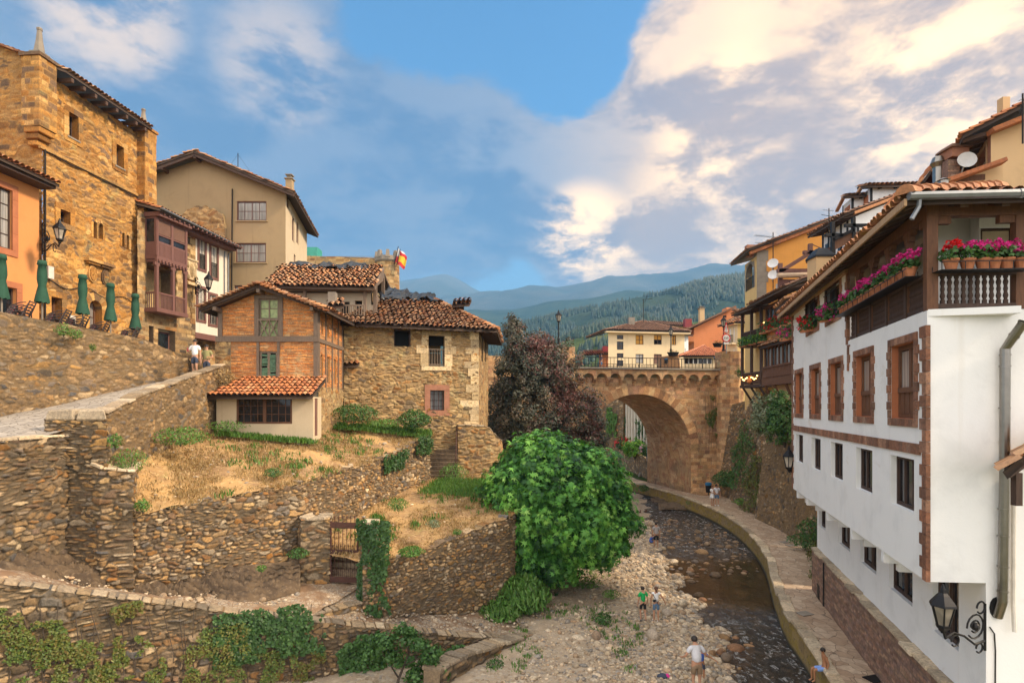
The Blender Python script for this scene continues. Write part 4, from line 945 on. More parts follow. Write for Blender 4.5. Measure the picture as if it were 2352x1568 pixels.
hTL=[(FTL.L-1.55,FTL.L-1.35,23.6,23.8)]
wall('side_wall',M['tower_stone'],FTL,11,gz,tw,pat=('rubble',.55,.30,.065,.06,.05),seed=6)
for k,h in hT.items():
 if k=='arch':
  window(FT,h,tw,'brown_wood','curtain_grey',depth=.4,fw=.1,nx=2,ny=3,name='door')
 elif k=='door':window(FT,h,tw,'brown_wood','brown_wood',depth=.4,fw=.1,nx=2,ny=3,name='door')
 else:window(FT,h,tw,'dark_wood','pane',depth=.38,fw=.06,nx=2 if k in('up1','up2','mid')else 1,ny=2,sill='grey_stone' if k[:2]=='up' else None)
def arched_frame(F,hs,w,d,mat,parent,rise=None,name='window_surround'):
 m=MB();zs=.08
 for h in hs:
  a,b,lo,hi=h[:4];c,r=(a+b)/2,(b-a)/2;ri=rise or r;n=9;zc=hi-ri
  fbox(m,F,a-w,a,-.02,d,lo,zc);fbox(m,F,b,b+w,-.02,d,lo,zc)
  for i in range(n):
   t0,t1=math.pi*i/n,math.pi*(i+1)/n;P=lambda t,q,dd:F.p(c-math.cos(t)*(r+q),dd,zc+math.sin(t)*(ri+q))
   dd=d+random.uniform(0,.01);m.hexa([P(t0,0,-.02),P(t1,0,-.02),P(t1,0,dd),P(t0,0,dd),P(t0,w,-.02),P(t1,w,-.02),P(t1,w,dd),P(t0,w,dd)])
   if True:
    x0,x1=c-math.cos(t0)*r,c-math.cos(t1)*r
    m.hexa([F.p(x0,-.36,zc+math.sin(t0)*ri),F.p(x1,-.36,zc+math.sin(t1)*ri),F.p(x1,d*.8,zc+math.sin(t1)*ri),F.p(x0,d*.8,zc+math.sin(t0)*ri),F.p(x0,-.36,hi+.02),F.p(x1,-.36,hi+.02),F.p(x1,d*.8,hi+.02),F.p(x0,d*.8,hi+.02)])
 return m.build(name,M[mat],parent)
arched_frame(FT,[hT['arch']],.42,.07,'tower_stone',tw,name='door_surround')
for k in('t1','t2','t3','t4'):arched_frame(FT,[hT[k]],.14,.05,'tower_stone',tw)
for k in('up1','up2','mid','door'):surround(FT,hT[k],.3,.05,M['tower_stone'],tw,'window_surround' if k!='door' else 'door_surround',block=.5)
m_=MB();fbox(m_,FT,-.2,FT.L+.3,-.02,.12,zs_(23.78),zs_(23.95));m_.build('string_course',M['tower_stone'],tw)
for x0,x1,ya,yb in((195,222,596,644),(226,250,605,652)):
 a,b,lo,hi=FT.rect(x0,x1,ya,yb);m=MB();fbox(m,FT,a-.1,b+.1,0,.35,hi-.16,hi);fbox(m,FT,a,b,0,.24,hi-.28,hi-.16)
 c,zc,r,rz=(a+b)/2+.05,(lo+hi)/2-.2,(b-a)*.36,(hi-lo)*.40
 for q,d in((1.0,.10),(.82,.15),(.6,.11)):
  ring=[FT.p(c+math.cos(t)*r*q,0,zc+math.sin(t)*rz*q)for t in np.linspace(0,2*math.pi,16,endpoint=False)];rt=[FT.p(c+math.cos(t)*r*q,d,zc+math.sin(t)*rz*q)for t in np.linspace(0,2*math.pi,16,endpoint=False)]
  m._add(ring+rt,[tuple(range(16,32))]+[(i,(i+1)%16,16+(i+1)%16,16+i)for i in range(16)])
 fbox(m,FT,c-.05,c+.05,.1,.17,zc-rz*.5,zc+rz*.5);fbox(m,FT,c-r*.5,c+r*.5,.1,.17,zc-.05,zc+.05)
 m.build('coat_of_arms',M['tower_stone'],tw)
for s,out,zb_,zt_,hp,yp in((0.0,.20,zs_(24.9),zs_(28.75),1.25,1),(FT.L-.1,.42,zs_(23.4),zs_(28.5),.95,0)):
 m=MB();c=FT.p(s,out-.35,0);ang=math.atan2(FT.u[0][1],FT.u[0][0])
 q_=[FT.p(s+a*.49,out-.35+b*.49,0)[:2]for a,b in((-1,-1),(-1,1),(1,1),(1,-1))];wall('corner_turret',M['tower_stone'],Path(q_),zb_,zt_+.05,tw,pat=('coursed',.5,.3,.06,.04,.03),seed=int(s)+3)
 for i,w in enumerate((.9,.74,.54)):m=MB();m.box((c.x-.06*i,c.y,zb_-.16-.3*i),(w,w,.28),ang);m.build('turret_corbel',M['tower_stone'],tw,bevel=.03)
 m=MB();m.box((c.x,c.y,zt_+.10),(1.16,1.16,.16),ang);m.build('turret_cap',M['tower_stone'],tw)
 p=MB();p.box((c.x,c.y,zt_+.30),(.6,.6,.26),ang);p.lathe((c.x,c.y,zt_+.45),[(.26,0),(.16,hp*.5),(.11,hp*.9),(.14,hp*.93),(.14,hp),(.06,hp+.06)],6);p.build('pinnacle',M['grey_stone'],tw)
P=lambda s,d,z:FT.p(s,d,z)
roof('roof',[P(.45,.9,zs_(28.55)),P(FT.L-.4,.9,zs_(28.55)),P(FT.L-.4,-8,zs_(32.4)),P(.45,-8,zs_(32.4))],tw,'tile_old',seed=2)
rafters('eave_rafter',FT,.9,FT.L-.9,.8,-.1,.85,zs_(28.25),zs_(28.2),.16,.2,tw)
m_=MB();m_.tube([FTL.p(FTL.L-9,.15,31.9-2.2),FTL.p(FTL.L-.9,.12,29.05)],.12,5)
o_=MB();[o_.bar(FTL.p(2+i*.45,.02,float(gz(2+i*.45))+.06),FTL.p(2.5+i*.45,.02,float(gz(2.5+i*.45))+.04),.5,.09)for i in range(19)];o_.build('verge_tile',M['tile_old'],tw)
m_=MB();m_.tube([FT.p(.05,.12,z)for z in(zs_(23.8),19,15,12)],.045,5);m_.tube([FT.p(s,.08,zs_(23.72)+.05*math.sin(s*3))for s in np.linspace(0,FT.L,14)],.03,4)
m_.tube([FT.p(s,.07,zs_(16.6)-.35*math.sin(s*1.2)**2)for s in np.linspace(.2,FT.L,20)],.025,4);m_.build('cable',M['wire'],tw)
m_=MB();a=FT.rect(99,112,612,640);fbox(m_,FT,a[0],a[1],.05,.3,a[2],a[3]);m_.build('meter_box',M['pipe_white'],tw)
m_=MB();a=FT.rect(158,170,725,748);fbox(m_,FT,a[0],a[1],.03,.1,a[2],a[3]);m_.build('notice_board',M['pipe_white'],tw)
XO=X(90,28.2);FH=Path([(XO-.5,21.8),(XO,28.2)])
oh=thing('orange_house','bright orange rendered house at the left edge under a tiled eave','house',tuple(FH.p(FH.L,-3,12)))
h1=(FH.at(-40),FH.at(27),FH.zat(10,570),FH.zat(10,432));h2=(FH.at(-45),FH.at(37),12.3,FH.zat(10,657))
wall('wall',M['orange'],FH,11.5,20.2,oh,holes=[h1,h2],rev=.3)
m_=MB();fbox(m_,FH,FH.L-.001,FH.L+.0,-6,-.001,11.5,20.2);m_.build('gable_wall',M['orange'],oh)
window(FH,h1,oh,'dark_wood','curtain',depth=.12,nx=3,ny=4,name='window');window(FH,h2,oh,'dark_wood','pane',depth=.2,nx=2,ny=2,name='door')
surround(FH,h1,.28,.05,M['terracotta'],oh,'window_surround',block=.8);surround(FH,h2,.28,.05,M['terracotta'],oh,'door_surround',block=.8)
roof('roof',[FH.p(-1,.95,20.45),FH.p(FH.L+.15,.95,20.35),FH.p(FH.L+.15,-5,22.6),FH.p(-1,-5,22.7)],oh,'tile_red',seed=4)
m_=MB();fbox(m_,FH,-1,FH.L+.1,.0,.8,20.08,20.28);m_.build('eave_board',M['dark_wood'],oh)
FI=Path([(X(333,35.5),35.5),(X(524,43.2),43.2)])
bh=thing('balcony_house','narrow stone house with stacked plum-red timber balconies and a carved shield','house',tuple(FI.p(FI.L/2,-2,11.5)))
sb,sp_=FI.at(404),FI.at(447);zE=21.4
zu0,zu1,zl0,zl1=FI.zat(372,607),FI.zat(372,512),FI.zat(372,722),FI.zat(372,622)
lo_h=(.1,sb-.05,zl0+.1,zu0-.25,1.1)
wall('stone_wall',M['house_stone'],FI,11.2,zE,bh,holes=[lo_h,(.3,FI.at(352),11.2,FI.zat(345,748),.8),(FI.at(363),FI.at(402),11.2,FI.zat(380,757),.5)],pat=('coursed',.55,.28,.07,.06,.03),s0=-.6,s1=sp_,seed=12)
hw=[FI.rect(a,b,c,d)for a,b,c,d in((457,470,545,618),(484,498,566,637),(454,469,662,735),(481,496,678,745))]
wall('panel_wall',M['stone_white'],FI,14.2,zE,bh,holes=hw,rev=.18,s0=sp_)
wall('ground_floor',M['house_stone'],FI,11.2,14.25,bh,holes=[(FI.at(460),FI.at(472),11.2,13.9,.8),(FI.at(485),FI.at(496),11.2,13.5,.8)],pat=('rubble',.5,.3,.08,.05,.04),s0=sp_,d0=-.7)
m_=MB();fbox(m_,FI,sp_,FI.L,-.7,.06,14.1,14.5);m_.build('floor_beam',M['red_wood'],bh)
for h in hw:
 surround(FI,h,.17,.05,M['red_wood'],bh,'window_surround',block=2)
 o=window(FI,h,bh,'pipe_white','curtain',depth=.12,fw=.07,nx=2,ny=3)
 g=MB();n_=8
 for i in range(n_):s=h[0]+(h[1]-h[0])*(i+.5)/n_;fbox(g,FI,s-.012,s+.012,.03,.055,h[2],h[2]+1.05)
 fbox(g,FI,h[0],h[1],.03,.06,h[2]+1.0,h[2]+1.05);g.build('railing',M['iron'],o)
m_=MB();m_.quad(FI.p(FI.L,0,14.2),FI.p(FI.L,-5,14.2),FI.p(FI.L,-5,zE),FI.p(FI.L,0,zE));m_.build('end_wall',M['house_stone'],bh)
m_=MB();fbox(m_,FI,.1,sb,-1.25,-1.12,zl0,zu0);m_.build('loggia_wall',M['house_stone'],bh)
for h,nm in(((.35,FI.at(352)-.05,11.3,FI.zat(345,750)),'door'),((FI.at(364),FI.at(401),11.5,FI.zat(380,760)),'shop_window')):
 m=MB();fbox(m,FI,h[0],h[1],-.5,-.4,h[2],h[3]);o=m.build(nm,M['red_wood'],bh);g=MB();fbox(g,FI,h[0]+.12,h[1]-.12,-.4,-.38,h[2]+.15,h[3]-.15);g.build('pane',M['pane'],o)
db=.85;ub=MB();L_=sb-.0
fbox(ub,FI,0,L_,0,db,zu0,zu0+.2);fbox(ub,FI,0,L_,0,db,zu1-.18,zu1)
zm=zu0+(zu1-zu0)*.40
for s in(0.05,L_*.5,L_-.05):fbox(ub,FI,s-.09,s+.09,db-.16,db,zu0+.2,zu1-.18)
for t in(.03,.97):fbox(ub,FI,.0,.1,db*t-.06,db*t+.06,zu0+.2,zu1-.18)
fbox(ub,FI,.14,L_-.14,db-.1,db-.02,zm-.06,zm+.06);fbox(ub,FI,.14,L_-.14,db-.1,db-.02,zm+.42,zm+.5)
n_=22
for i in range(n_):s=.15+(L_-.3)*(i+.5)/n_;fbox(ub,FI,s-.05,s+.03,db-.1,db-.03,zu0+.2,zm-.06)
fbox(ub,FI,.14,L_-.14,db-.12,db-.1,zu0+.2,zm-.05)
fbox(ub,FI,0.02,.06,.05,db-.06,zu0+.2,zm)
o_=ub.build('enclosed_balcony',M['red_wood'],bh)
g=MB();fbox(g,FI,.14,L_-.14,db-.1,db-.085,zm,zu1-.18);fbox(g,FI,.03,.05,.1,db-.1,zm,zu1-.18);g.build('pane',M['pane'],o_)
g=MB();[fbox(g,FI,a,b,db-.08,db-.045,zu0+(zu1-zu0)*.60+k*.09,zu0+(zu1-zu0)*.60+k*.09+.082)for a,b in((.15,L_*.5-.1),(L_*.5+.1,L_-.15))for k in range(10)if zu0+(zu1-zu0)*.60+k*.09<zu1-.25];g.build('roller_shutter',M['brown_blind'],o_)
lb=MB();fbox(lb,FI,-.05,L_+.05,0,db+.05,zl0-.05,zl0+.2);fbox(lb,FI,0,L_,db-.16,db,zu0-.22,zu0)
for s in(0.08,L_*.55,L_-.08):fbox(lb,FI,s-.09,s+.09,db-.18,db,zl0+.2,zu0-.2);fbox(lb,FI,s-.2,s+.2,db-.15,db-.02,zu0-.42,zu0-.2)
zr=zl0+1.15
fbox(lb,FI,.1,L_-.1,db-.12,db-.02,zr-.05,zr+.05)
for i in range(20):s=.2+(L_-.4)*i/19;lb.tube([FI.p(s,db-.07,zl0+.2),FI.p(s,db-.07,zr)],.028,5)
for i in range(5):d=.12+(db-.3)*i/4;lb.tube([FI.p(.08,d,zl0+.2),FI.p(.08,d,zr)],.028,5)
fbox(lb,FI,.03,.13,0,db-.1,zr-.05,zr+.05)
for i in range(9):s=L_*(i+.5)/9;fbox(lb,FI,s-.07,s+.07,0,db+.1,zu0-.16,zu0-.02)
lb.build('open_balcony',M['red_wood'],bh)
m_=MB();fbox(m_,FI,.3,.85,-1.1,-1.04,zl0+.2,zl0+2.2);m_.build('balcony_door',M['pipe_white'],bh)
a=FI.rect(425,456,655,695);m_=MB();a=(sp_-.9,sp_+.05,FI.zat(435,642),FI.zat(435,598))
fbox(m_,FI,a[0],a[1],0,.12,a[2],a[3]);fbox(m_,FI,a[0]-.1,a[1]+.1,0,.2,a[3],a[3]+.12);fbox(m_,FI,a[0]-.05,a[1]+.15,0,.3,a[2]-.4,a[2]-.22)
for i in range(4):m_.ball(FI.p(a[0]+.12+(i%2)*.7,.14,a[2]+.2+(i//2)*.8),(.16,.12,.22))
m_.ball(FI.p((a[0]+a[1])/2,.1,(a[2]+a[3])/2),(.3,.16,.48));m_.build('coat_of_arms',M['quoin'],bh)
m_=MB();z=14.3
while z<zE-.2:w=.45 if int(z*3)%2 else.3;fbox(m_,FI,sp_-w,sp_+.04,-.1,.045,z,z+.36);z+=.37
m_.build('quoin',M['house_stone'],bh)
roof('roof',[FI.p(-.3,1.35,zE+.12),FI.p(FI.L+.25,.95,zE+.0),FI.p(FI.L+.25,-4.5,zE+1.7),FI.p(-.3,-4.5,zE+1.8)],bh,'tile_red',seed=7)
m_=MB();fbox(m_,FI,-.1,sb+.1,0,1.15,zE-.25,zE+.02);fbox(m_,FI,sb+.1,FI.L,0,.7,zE-.3,zE-.02);m_.build('eave_board',M['red_wood'],bh)
rafters('eave_rafter',FI,.2,FI.L-.1,.42,.5,1.25,zE-.1,zE-.08,.1,.12,bh,'red_wood')
m_=MB();m_.tube([FI.p(-.3,1.42,zE+.12),FI.p(FI.L+.25,1.02,zE)],.075,6);m_.tube([FI.p(FI.L-.1,.9,zE),FI.p(FI.L-.1,.1,zE-.5),FI.p(FI.L-.1,.1,14)],.05,6);m_.tube([FI.p(FI.L-.5,.08,zE-.4),FI.p(FI.L-.5,.08,13)],.04,5);m_.build('gutter',M['zinc'],bh)
FJ=F2(350,44,656,44);FJS=Path([(X(656,44),44),(X(705,54),54)])
gh=thing('gable_house','big ochre rendered house with a broad gable and small paned windows','house',tuple(FJ.p(FJ.L/2,-5,11.5)))
hJ=[FJ.rect(544,612,462,507),FJ.rect(541,611,558,603),FJ.rect(538,610,655,700)]
zJ=lin([(0,Z(403,44)),(FJ.at(460),Z(366,44)),(FJ.L,Z(436,44))])
wall('gable_wall',M['ochre_gable'],FJ,11,zJ,gh,holes=hJ,rev=.22)
for h in hJ:
 window(FJ,h,gh,'red_wood','pane2',depth=.1,fw=.08,nx=4,ny=2,curt=('curtain',0.02,.97),sill='ochre_gable')
hs=[FJS.rect(a,b,c,d)for a,b,c,d in((659,664,448,480),(671,676,500,555),(681,686,510,560),(675,679,585,630))]
zS=Z(436,44);wall('side_wall',M['white_old'],FJS,11,zS,gh,holes=hs,rev=.2)
for h in hs:window(FJS,h,gh,'red_wood','pane',depth=.12,fw=.08,nx=1,ny=2)
ap,le,re=FJ.at(460),-.1,FJ.L+.95
dj_=Vector((-2.4,10.3,0));l0_=FJ.p(-1.6,.9,Z(403,44)-.35);a0_=FJ.p(ap,.9,Z(362,44)+.15)
roof('roof',[l0_+dj_,l0_,a0_,a0_+dj_],gh,'tile_old',seed=8)
pr=FJS.p(FJS.L+.3,1.0,zS-.45);e0_=FJ.p(re,.9,zS-.45);rd_=FJ.p(ap,.9,Z(362,44)+.15)
roof('roof',[e0_,pr,rd_+(pr-e0_),rd_],gh,'tile_old',seed=9)
m_=MB()
for s0,s1,z0,z1 in((-1.5,ap,Z(403,44)-.62,Z(362,44)-.1),(ap,re,Z(362,44)-.1,zS-.68)):m_.bar(FJ.p(s0,.75,z0),FJ.p(s1,.75,z1),.16,.28)
for s in(1.2,ap,FJ.L-.8):m_.bar(FJ.p(s,0,float(zJ(s))-.15),FJ.p(s,.8,float(zJ(s))-.15),.2,.25)
m_.build('verge_board',M['rafter'],gh);rafters('eave_rafter',FJS,.3,FJS.L,.7,0,.95,zS-.05,zS-.42,.12,.16,gh)
chimney(gh,FJ.p(FJ.L-.3,-1.6,zS-.2),.5,1.6,'ochre_gable')
m_=MB();a=FJ.p(FJ.at(538),-.6,Z(400,44));m_.tube([a,a+Vector((0,0,1.9))],.03,4);[m_.tube([a+Vector((0,0,1.8)),a+Vector((sx*1.2,0,.1))],.008,3)for sx in(-1,1)];m_.tube([FJ.p(FJ.at(535),.1,Z(435,44)),FJ.p(FJ.at(533),.1,16)],.05,5);m_.build('antenna',M['wire'],gh)
FR=Path([(X(404,43.3),43.3),(X(516,43.6),43.6)])
rg=thing('ruined_gable','weathered fragment of rubble gable against the ochre house','wall',tuple(FR.p(0,0,12)))
wall('masonry',M['house_stone'],FR,12,lin([(0,Z(500,43)),(FR.at(428),Z(480,43)),(FR.at(455),Z(466,43)),(FR.at(490),Z(474,43)),(FR.at(512),Z(488,43)),(FR.L,Z(520,43))]),rg,pat=('rubble',.55,.35,.09,.08,.07),thick=.4,capjit=.1,seed=61)
FK=F2(502,28,730,28);FKS=Path([(X(730,28),28),(X(787,32.3),32.3)])
kh=thing('brick_house','small half-timbered house of thin orange bricks with green shutters','house',tuple(FK.p(FK.L/2,-2,8)))
hk1=FK.rect(595,640,686,775);hk2=FK.rect(596,637,806,866)
zeK=14.15;apK=FK.at(605);zK=lin([(0,14.1),(apK,15.0),(FK.L,14.1)])
wall('brick_wall',M['bricks'],FK,12.72,zK,kh,holes=[hk1],pat=('coursed',.30,.072,.03,.022,.014),rev=.12,seed=3)
wall('brick_wall',M['bricks'],FK,10.3,12.45,kh,holes=[hk2],pat=('coursed',.30,.078,.03,.028,.014),rev=.12,s0=.62,seed=5)
wall('stone_corner',M['house_stone'],FK,7.6,12.45,kh,pat=('rubble',.34,.24,.05,.06,.04),s0=-.15,s1=.62,d0=.02,seed=6)
wall('base_wall',M['earth_wall'],FK,7.6,10.35,kh,d0=-.02)
hkS=[FKS.rect(a,b,c,d,b)for a,b,c,d in((737,742,738,768),(750,755,748,776),(766,771,755,780),(736,742,815,880),(751,757,820,880),(767,772,826,880))]
wall('side_wall',M['bricks'],FKS,10.2,zeK,kh,holes=hkS,pat=('coursed',.32,.085,.04,.03,.016),rev=.14,seed=9)
wall('side_base',M['house_stone'],FKS,7.4,10.25,kh,pat=('rubble',.35,.22,.05,.06,.05),d0=.03,seed=10)
for h in hkS:window(FKS,h,kh,'grey_wood','green_pane' if h[3]<12.5 else 'pane',depth=.1,fw=.06,nx=1,ny=2)
tm=MB();d=.05
fbox(tm,FK,-.12,FK.L+.06,-.1,d+.03,12.45,12.73);fbox(tm,FK,FK.L-.2,FK.L+.03,-.1,d,10.3,12.44);fbox(tm,FK,FK.L-.2,FK.L+.03,-.1,d,12.74,14.05);fbox(tm,FK,-.02,.2,-.1,d,12.74,14.05)
for a in(hk1[0]-.22,hk1[1]):fbox(tm,FK,a,a+.22,-.1,d,12.74,float(zK(a))-.05)
fbox(tm,FK,hk1[0]-.22,hk1[1]+.22,-.1,d+.01,hk1[3],hk1[3]+.16)
for a in(hk2[0]-.13,hk2[1]):fbox(tm,FK,a,a+.13,-.1,d,10.6,12.44)
for i,s in enumerate((.05,1.1,2.2,3.3,FKS.L-.2)):fbox(tm,FKS,s,s+.14,-.1,d,10.0,zeK-.1)
fbox(tm,FKS,0,FKS.L,-.1,d+.02,12.45,12.65)
tm.build('timber_frame',M['old_wood'],kh)
o=window(FK,hk1,kh,'grey_wood','green_pane',depth=.06,fw=.07,nx=2,ny=4,bar=.04)
g=MB();a,b,lo,hi=hk1;zz=lo+.55
for x0,x1 in((a+.06,(a+b)/2-.03),((a+b)/2+.03,b-.06)):g.bar(FK.p(x0,.02,lo+.05),FK.p(x1,.02,zz+.3),.05,.05);g.bar(FK.p(x1,.025,lo+.05),FK.p(x0,.025,zz+.3),.05,.05)
fbox(g,FK,a,b,0,.06,zz+.28,zz+.36);g.build('balustrade',M['grey_wood'],o)
o=window(FK,hk2,kh,'grey_wood','black',depth=.07,fw=.09,nx=2,ny=1,bar=.1)
g=MB();a,b,lo,hi=hk2
for x0,x1 in((a+.1,(a+b)/2-.06),((a+b)/2+.06,b-.1)):
 for k in range(11):
  if random.random()<.12:continue
  z=lo+.12+k*(hi-lo-.24)/11;g.bar(FK.p(x0,-.04,z+random.uniform(-.02,.02)),FK.p(x1,-.04,z+random.uniform(-.03,.03)),.025,.10)
g.build('shutter',M['green_shutter'],o)
zr_=15.15;yo=.65
roof('roof',[FK.p(-.62,-4.9,14.0),FK.p(-.62,yo,14.0),FK.p(apK,yo,zr_),FK.p(apK,-4.9,zr_)],kh,'tile_old',pitch=.26,jit=1.0,seed=11)
roof('roof',[FK.p(FK.L+.62,yo,14.0),FK.p(FK.L+.75,-4.7,13.95),FK.p(apK,-4.9,zr_),FK.p(apK,yo,zr_)],kh,'tile_old',pitch=.26,jit=1.0,seed=12)
ridge('ridge_tile',FK.p(apK,yo,zr_+.03),FK.p(apK,-4.9,zr_+.03),kh)
vb=MB();vb.bar(FK.p(-.6,.5,13.9),FK.p(apK,.5,zr_-.1),.1,.16);vb.bar(FK.p(apK,.5,zr_-.1),FK.p(FK.L+.6,.5,13.9),.1,.16)
for s in(.1,apK,FK.L-.1):vb.bar(FK.p(s,-.1,float(zK(s))-.16),FK.p(s,.62,float(zK(s))-.13),.16,.18)
vb.build('verge_board',M['old_wood'],kh)
m_=MB()
for k in range(30):t=k/29;s=-.62+t*(FK.L+1.24);z=14.0+(zr_-14.0)*(1-abs(s-apK)/(apK+.62));m_.box(FK.p(s,yo+.02,z+.10),(.26,.34,.05),random.uniform(-.2,.2))
m_.build('verge_tile',M['tile_old'],kh)
FLn=F2(497,26.6,719,26.6);FLS=Path([(X(719,26.6),26.6),(X(738,27.95),27.95)])
lt=thing('lean_to','low cream lean-to with a long dark paned window and orange tiles','shed',tuple(FLn.p(FLn.L/2,-.7,7.6)))
hl=FLn.rect(543,671,912,973)
wall('wall',M['white_old'],FLn,7.2,9.72,lt,holes=[hl],rev=.12)
hls=FLS.rect(723,730,915,1000,730);wall('side_wall',M['white_old'],FLS,7.2,9.72,lt,holes=[hls],rev=.1)
m_=MB();fbox(m_,FLS,hls[0],hls[1],-.08,-.04,hls[2],hls[3]);m_.build('side_shutter',M['red_wood'],lt)
o=window(FLn,hl,lt,'brown_wood','pane',depth=.05,fw=.09,nx=2,ny=1,bar=.1)
g=MB();a,b,lo,hi=hl
for i in range(1,8):
 if i!=4:s=a+(b-a)*i/8;fbox(g,FLn,s-.012,s+.012,-.07,-.045,lo+.09,hi-.09)
for t in(.36,.68):fbox(g,FLn,a+.09,b-.09,-.07,-.047,lo+(hi-lo)*t-.012,lo+(hi-lo)*t+.012)
g.build('glazing_bar',M['brown_wood'],o)
g=MB()
for i,j in((0,2),(1,2),(2,2),(4,2),(5,2),(6,2),(7,2),(1,1),(2,1),(1,0),(2,0),(3,0),(6,0)):fbox(g,FLn,a+.1+(b-a-.2)*i/8,a+.08+(b-a-.2)*(i+1)/8,-.085,-.074,lo+.1+(hi-lo-.2)*j/3,lo+.08+(hi-lo-.2)*(j+1)/3)
g.build('dusty_pane',M['cloth_grey'],o)
roof('roof',[FLn.p(-.2,.55,9.75),FLn.p(FLn.L+.12,.55,9.75),FLn.p(FLn.L+.12,-1.38,10.62),FLn.p(.6,-1.38,10.62)],lt,'tile_red',pitch=.24,jit=.6,seed=14)
rafters('eave_rafter',FLn,.1,FLn.L-.1,.55,0,.5,9.72,9.66,.09,.1,lt)
ry0,ry1=33.2,37.2
FU=F2(640,ry0+.9,862,ry0+.9);uh=thing('ruined_house','half-ruined house with sagging mossy tile roof and dark open gallery','house',tuple(FU.p(FU.L/2,-2,9)))
hu=[FU.rect(782,803,693,730),FU.rect(815,832,690,730),FU.rect(730,745,705,730)]
wall('wall',M['earth_wall'],FU,9,16.1,uh,holes=hu+[FU.rect(852,862,655,700)],rev=.3)
m_=MB();[fbox(m_,FU,h[0]-.05,h[1]+.05,-.4,-.3,h[2],h[3])for h in hu];m_.build('window',M['black'],uh)
Er=[W(605,655,ry0),W(858,660,ry0),W(877,612,ry1),W(650,616,ry1)]
roof('roof',Er,uh,'tile_old',pitch=.27,jit=1.6,seed=15);ridge('ridge_tile',Er[3],Er[2],uh)
roof('roof',[W(900,668,ry1+3),W(640,668,ry1+3),Er[3],Er[2]],uh,'tile_old',seed=16)
m_=MB();e0,e1=W(858,664,ry0+.3),W(880,618,ry1)
m_._add([e0,W(886,640,ry1+1.5),e1],[(0,1,2)]);m_.bar(e0,e1,.15,.2);m_.bar(W(862,655,ry0+.9),W(862,760,ry0+.9),.2,.2);m_.bar(W(880,640,ry1+.4),W(880,760,ry1+.4),.2,.2)
m_.bar(W(640,663,ry0+.4),W(856,665,ry0+.4),.22,.22)
for x in(700,768,838):m_.bar(W(x,664,ry0+.5),W(x,730,ry0+.5),.16,.16)
m_.build('gallery_frame',M['old_wood'],uh)
m_=MB();g0=Path([(X(862,ry0+.9),ry0+.9),(X(882,ry1+1),ry1+1)]);fbox(m_,g0,.1,g0.L,-.15,-.05,12,16.2);m_.build('plank_wall',M['old_wood'],uh)
m_=MB();m_.bar(W(782,701,33),W(836,701,33),.07,.09);m_.bar(W(782,724,33),W(836,724,33),.06,.06);[m_.bar(W(x,701,33),W(x,726,33),.06,.06)for x in range(783,838,6)];m_.build('railing',M['grey_wood'],uh)
roof('porch_roof',[W(752,702,31.8),W(790,702,31.8),W(788,688,33),W(757,688,33)],uh,'tile_old',jit=1.4,seed=18)
m_=MB();m_.box(W(764,690,32.4),(.42,.42,.9));m_.build('chimney',M['grey_stone'],uh)
def tarp(label,quad,seed,n=26,m=10):
 q=[np.array(tuple(p))for p in quad];t=np.linspace(0,1,n)[None,:,None];w=np.linspace(0,1,m)[:,None,None]
 V=(q[0]*(1-t)+q[1]*t)*(1-w)+(q[3]*(1-t)+q[2]*t)*w
 i,j=np.meshgrid(np.arange(n),np.arange(m));V[...,2]+=.12+.34*vnoise(i*.36,j*.5,seed,4)+.06*np.abs(np.sin(i*1.1+j));V[...,1]+=.18*vnoise(i*.3+9,j*.3,seed+3,3);V[...,0]+=.25*vnoise(j*.4+3,i*.3,seed+5,3)
 ix=np.arange(n*m).reshape(m,n);o=npmesh('tarpaulin',V.reshape(-1,3),np.stack([ix[:-1,:-1],ix[:-1,1:],ix[1:,1:],ix[1:,:-1]],-1).reshape(-1,4),M['tarp'],loc=tuple(quad[0]))
 s=o.modifiers.new('s','SOLIDIFY');s.thickness=.03
 return tag(o,label,'tarpaulin','black tarpaulins on the broken roofs','thing')
tarp('crumpled black tarpaulin along the ridge of the upper tiled roof',[W(668,620,36.0),W(848,622,36.2),W(838,611,37.3),W(672,611,37.3)],3)
FM=F2(790,32.5,1098,35.0);FMS=Path([(X(1098,35),35.0),(X(1121,41.5),41.5)])
mh=thing('stone_house','broad rubble house with pale corner stones and heavy hipped tile roof','house',tuple(FM.p(FM.L/2,-3,8)))
hm=[FM.rect(905,943,757,795),FM.rect(984,1021,771,841),FM.rect(988,1020,896,942),FM.rect(775,798,757,800)]
zMe=14.0
wall('wall',M['house_stone'],FM,4.6,zMe,mh,holes=hm[:3],pat=('rubble',.34,.17,.040,.085,.03),rev=.4,seed=31)
wall('side_wall',M['house_stone'],FMS,4.6,zMe,mh,holes=[FMS.rect(1106,1109,760,830),FMS.rect(1113,1116,770,830)],pat=('rubble',.4,.24,.06,.05,.04),rev=.3,seed=32)
for i in(0,2):m_=MB();h=hm[i];fbox(m_,FM,h[0]-.05,h[1]+.05,-.5,-.42,h[2]-.05,h[3]+.05);m_.build('opening',M['black'],mh)if i==0 else window(FM,h,mh,'red_wood','curtain_grey',depth=.3,fw=.05,nx=3,ny=2,grille=-.08)
m_=MB();h=hm[0];[fbox(m_,FM,*q)for q in((h[0],h[0]+.07,-.3,-.1,h[2],h[3]),(h[1]-.07,h[1],-.3,-.1,h[2],h[3]),(h[0],h[1],-.3,-.1,h[3]-.07,h[3]))];m_.build('window_frame',M['dark_wood'],mh)
surround(FM,hm[2],.33,.05,M['red_stone'],mh,'window_surround',block=1.2);
sm=MB();a,b,lo,hi=hm[1]
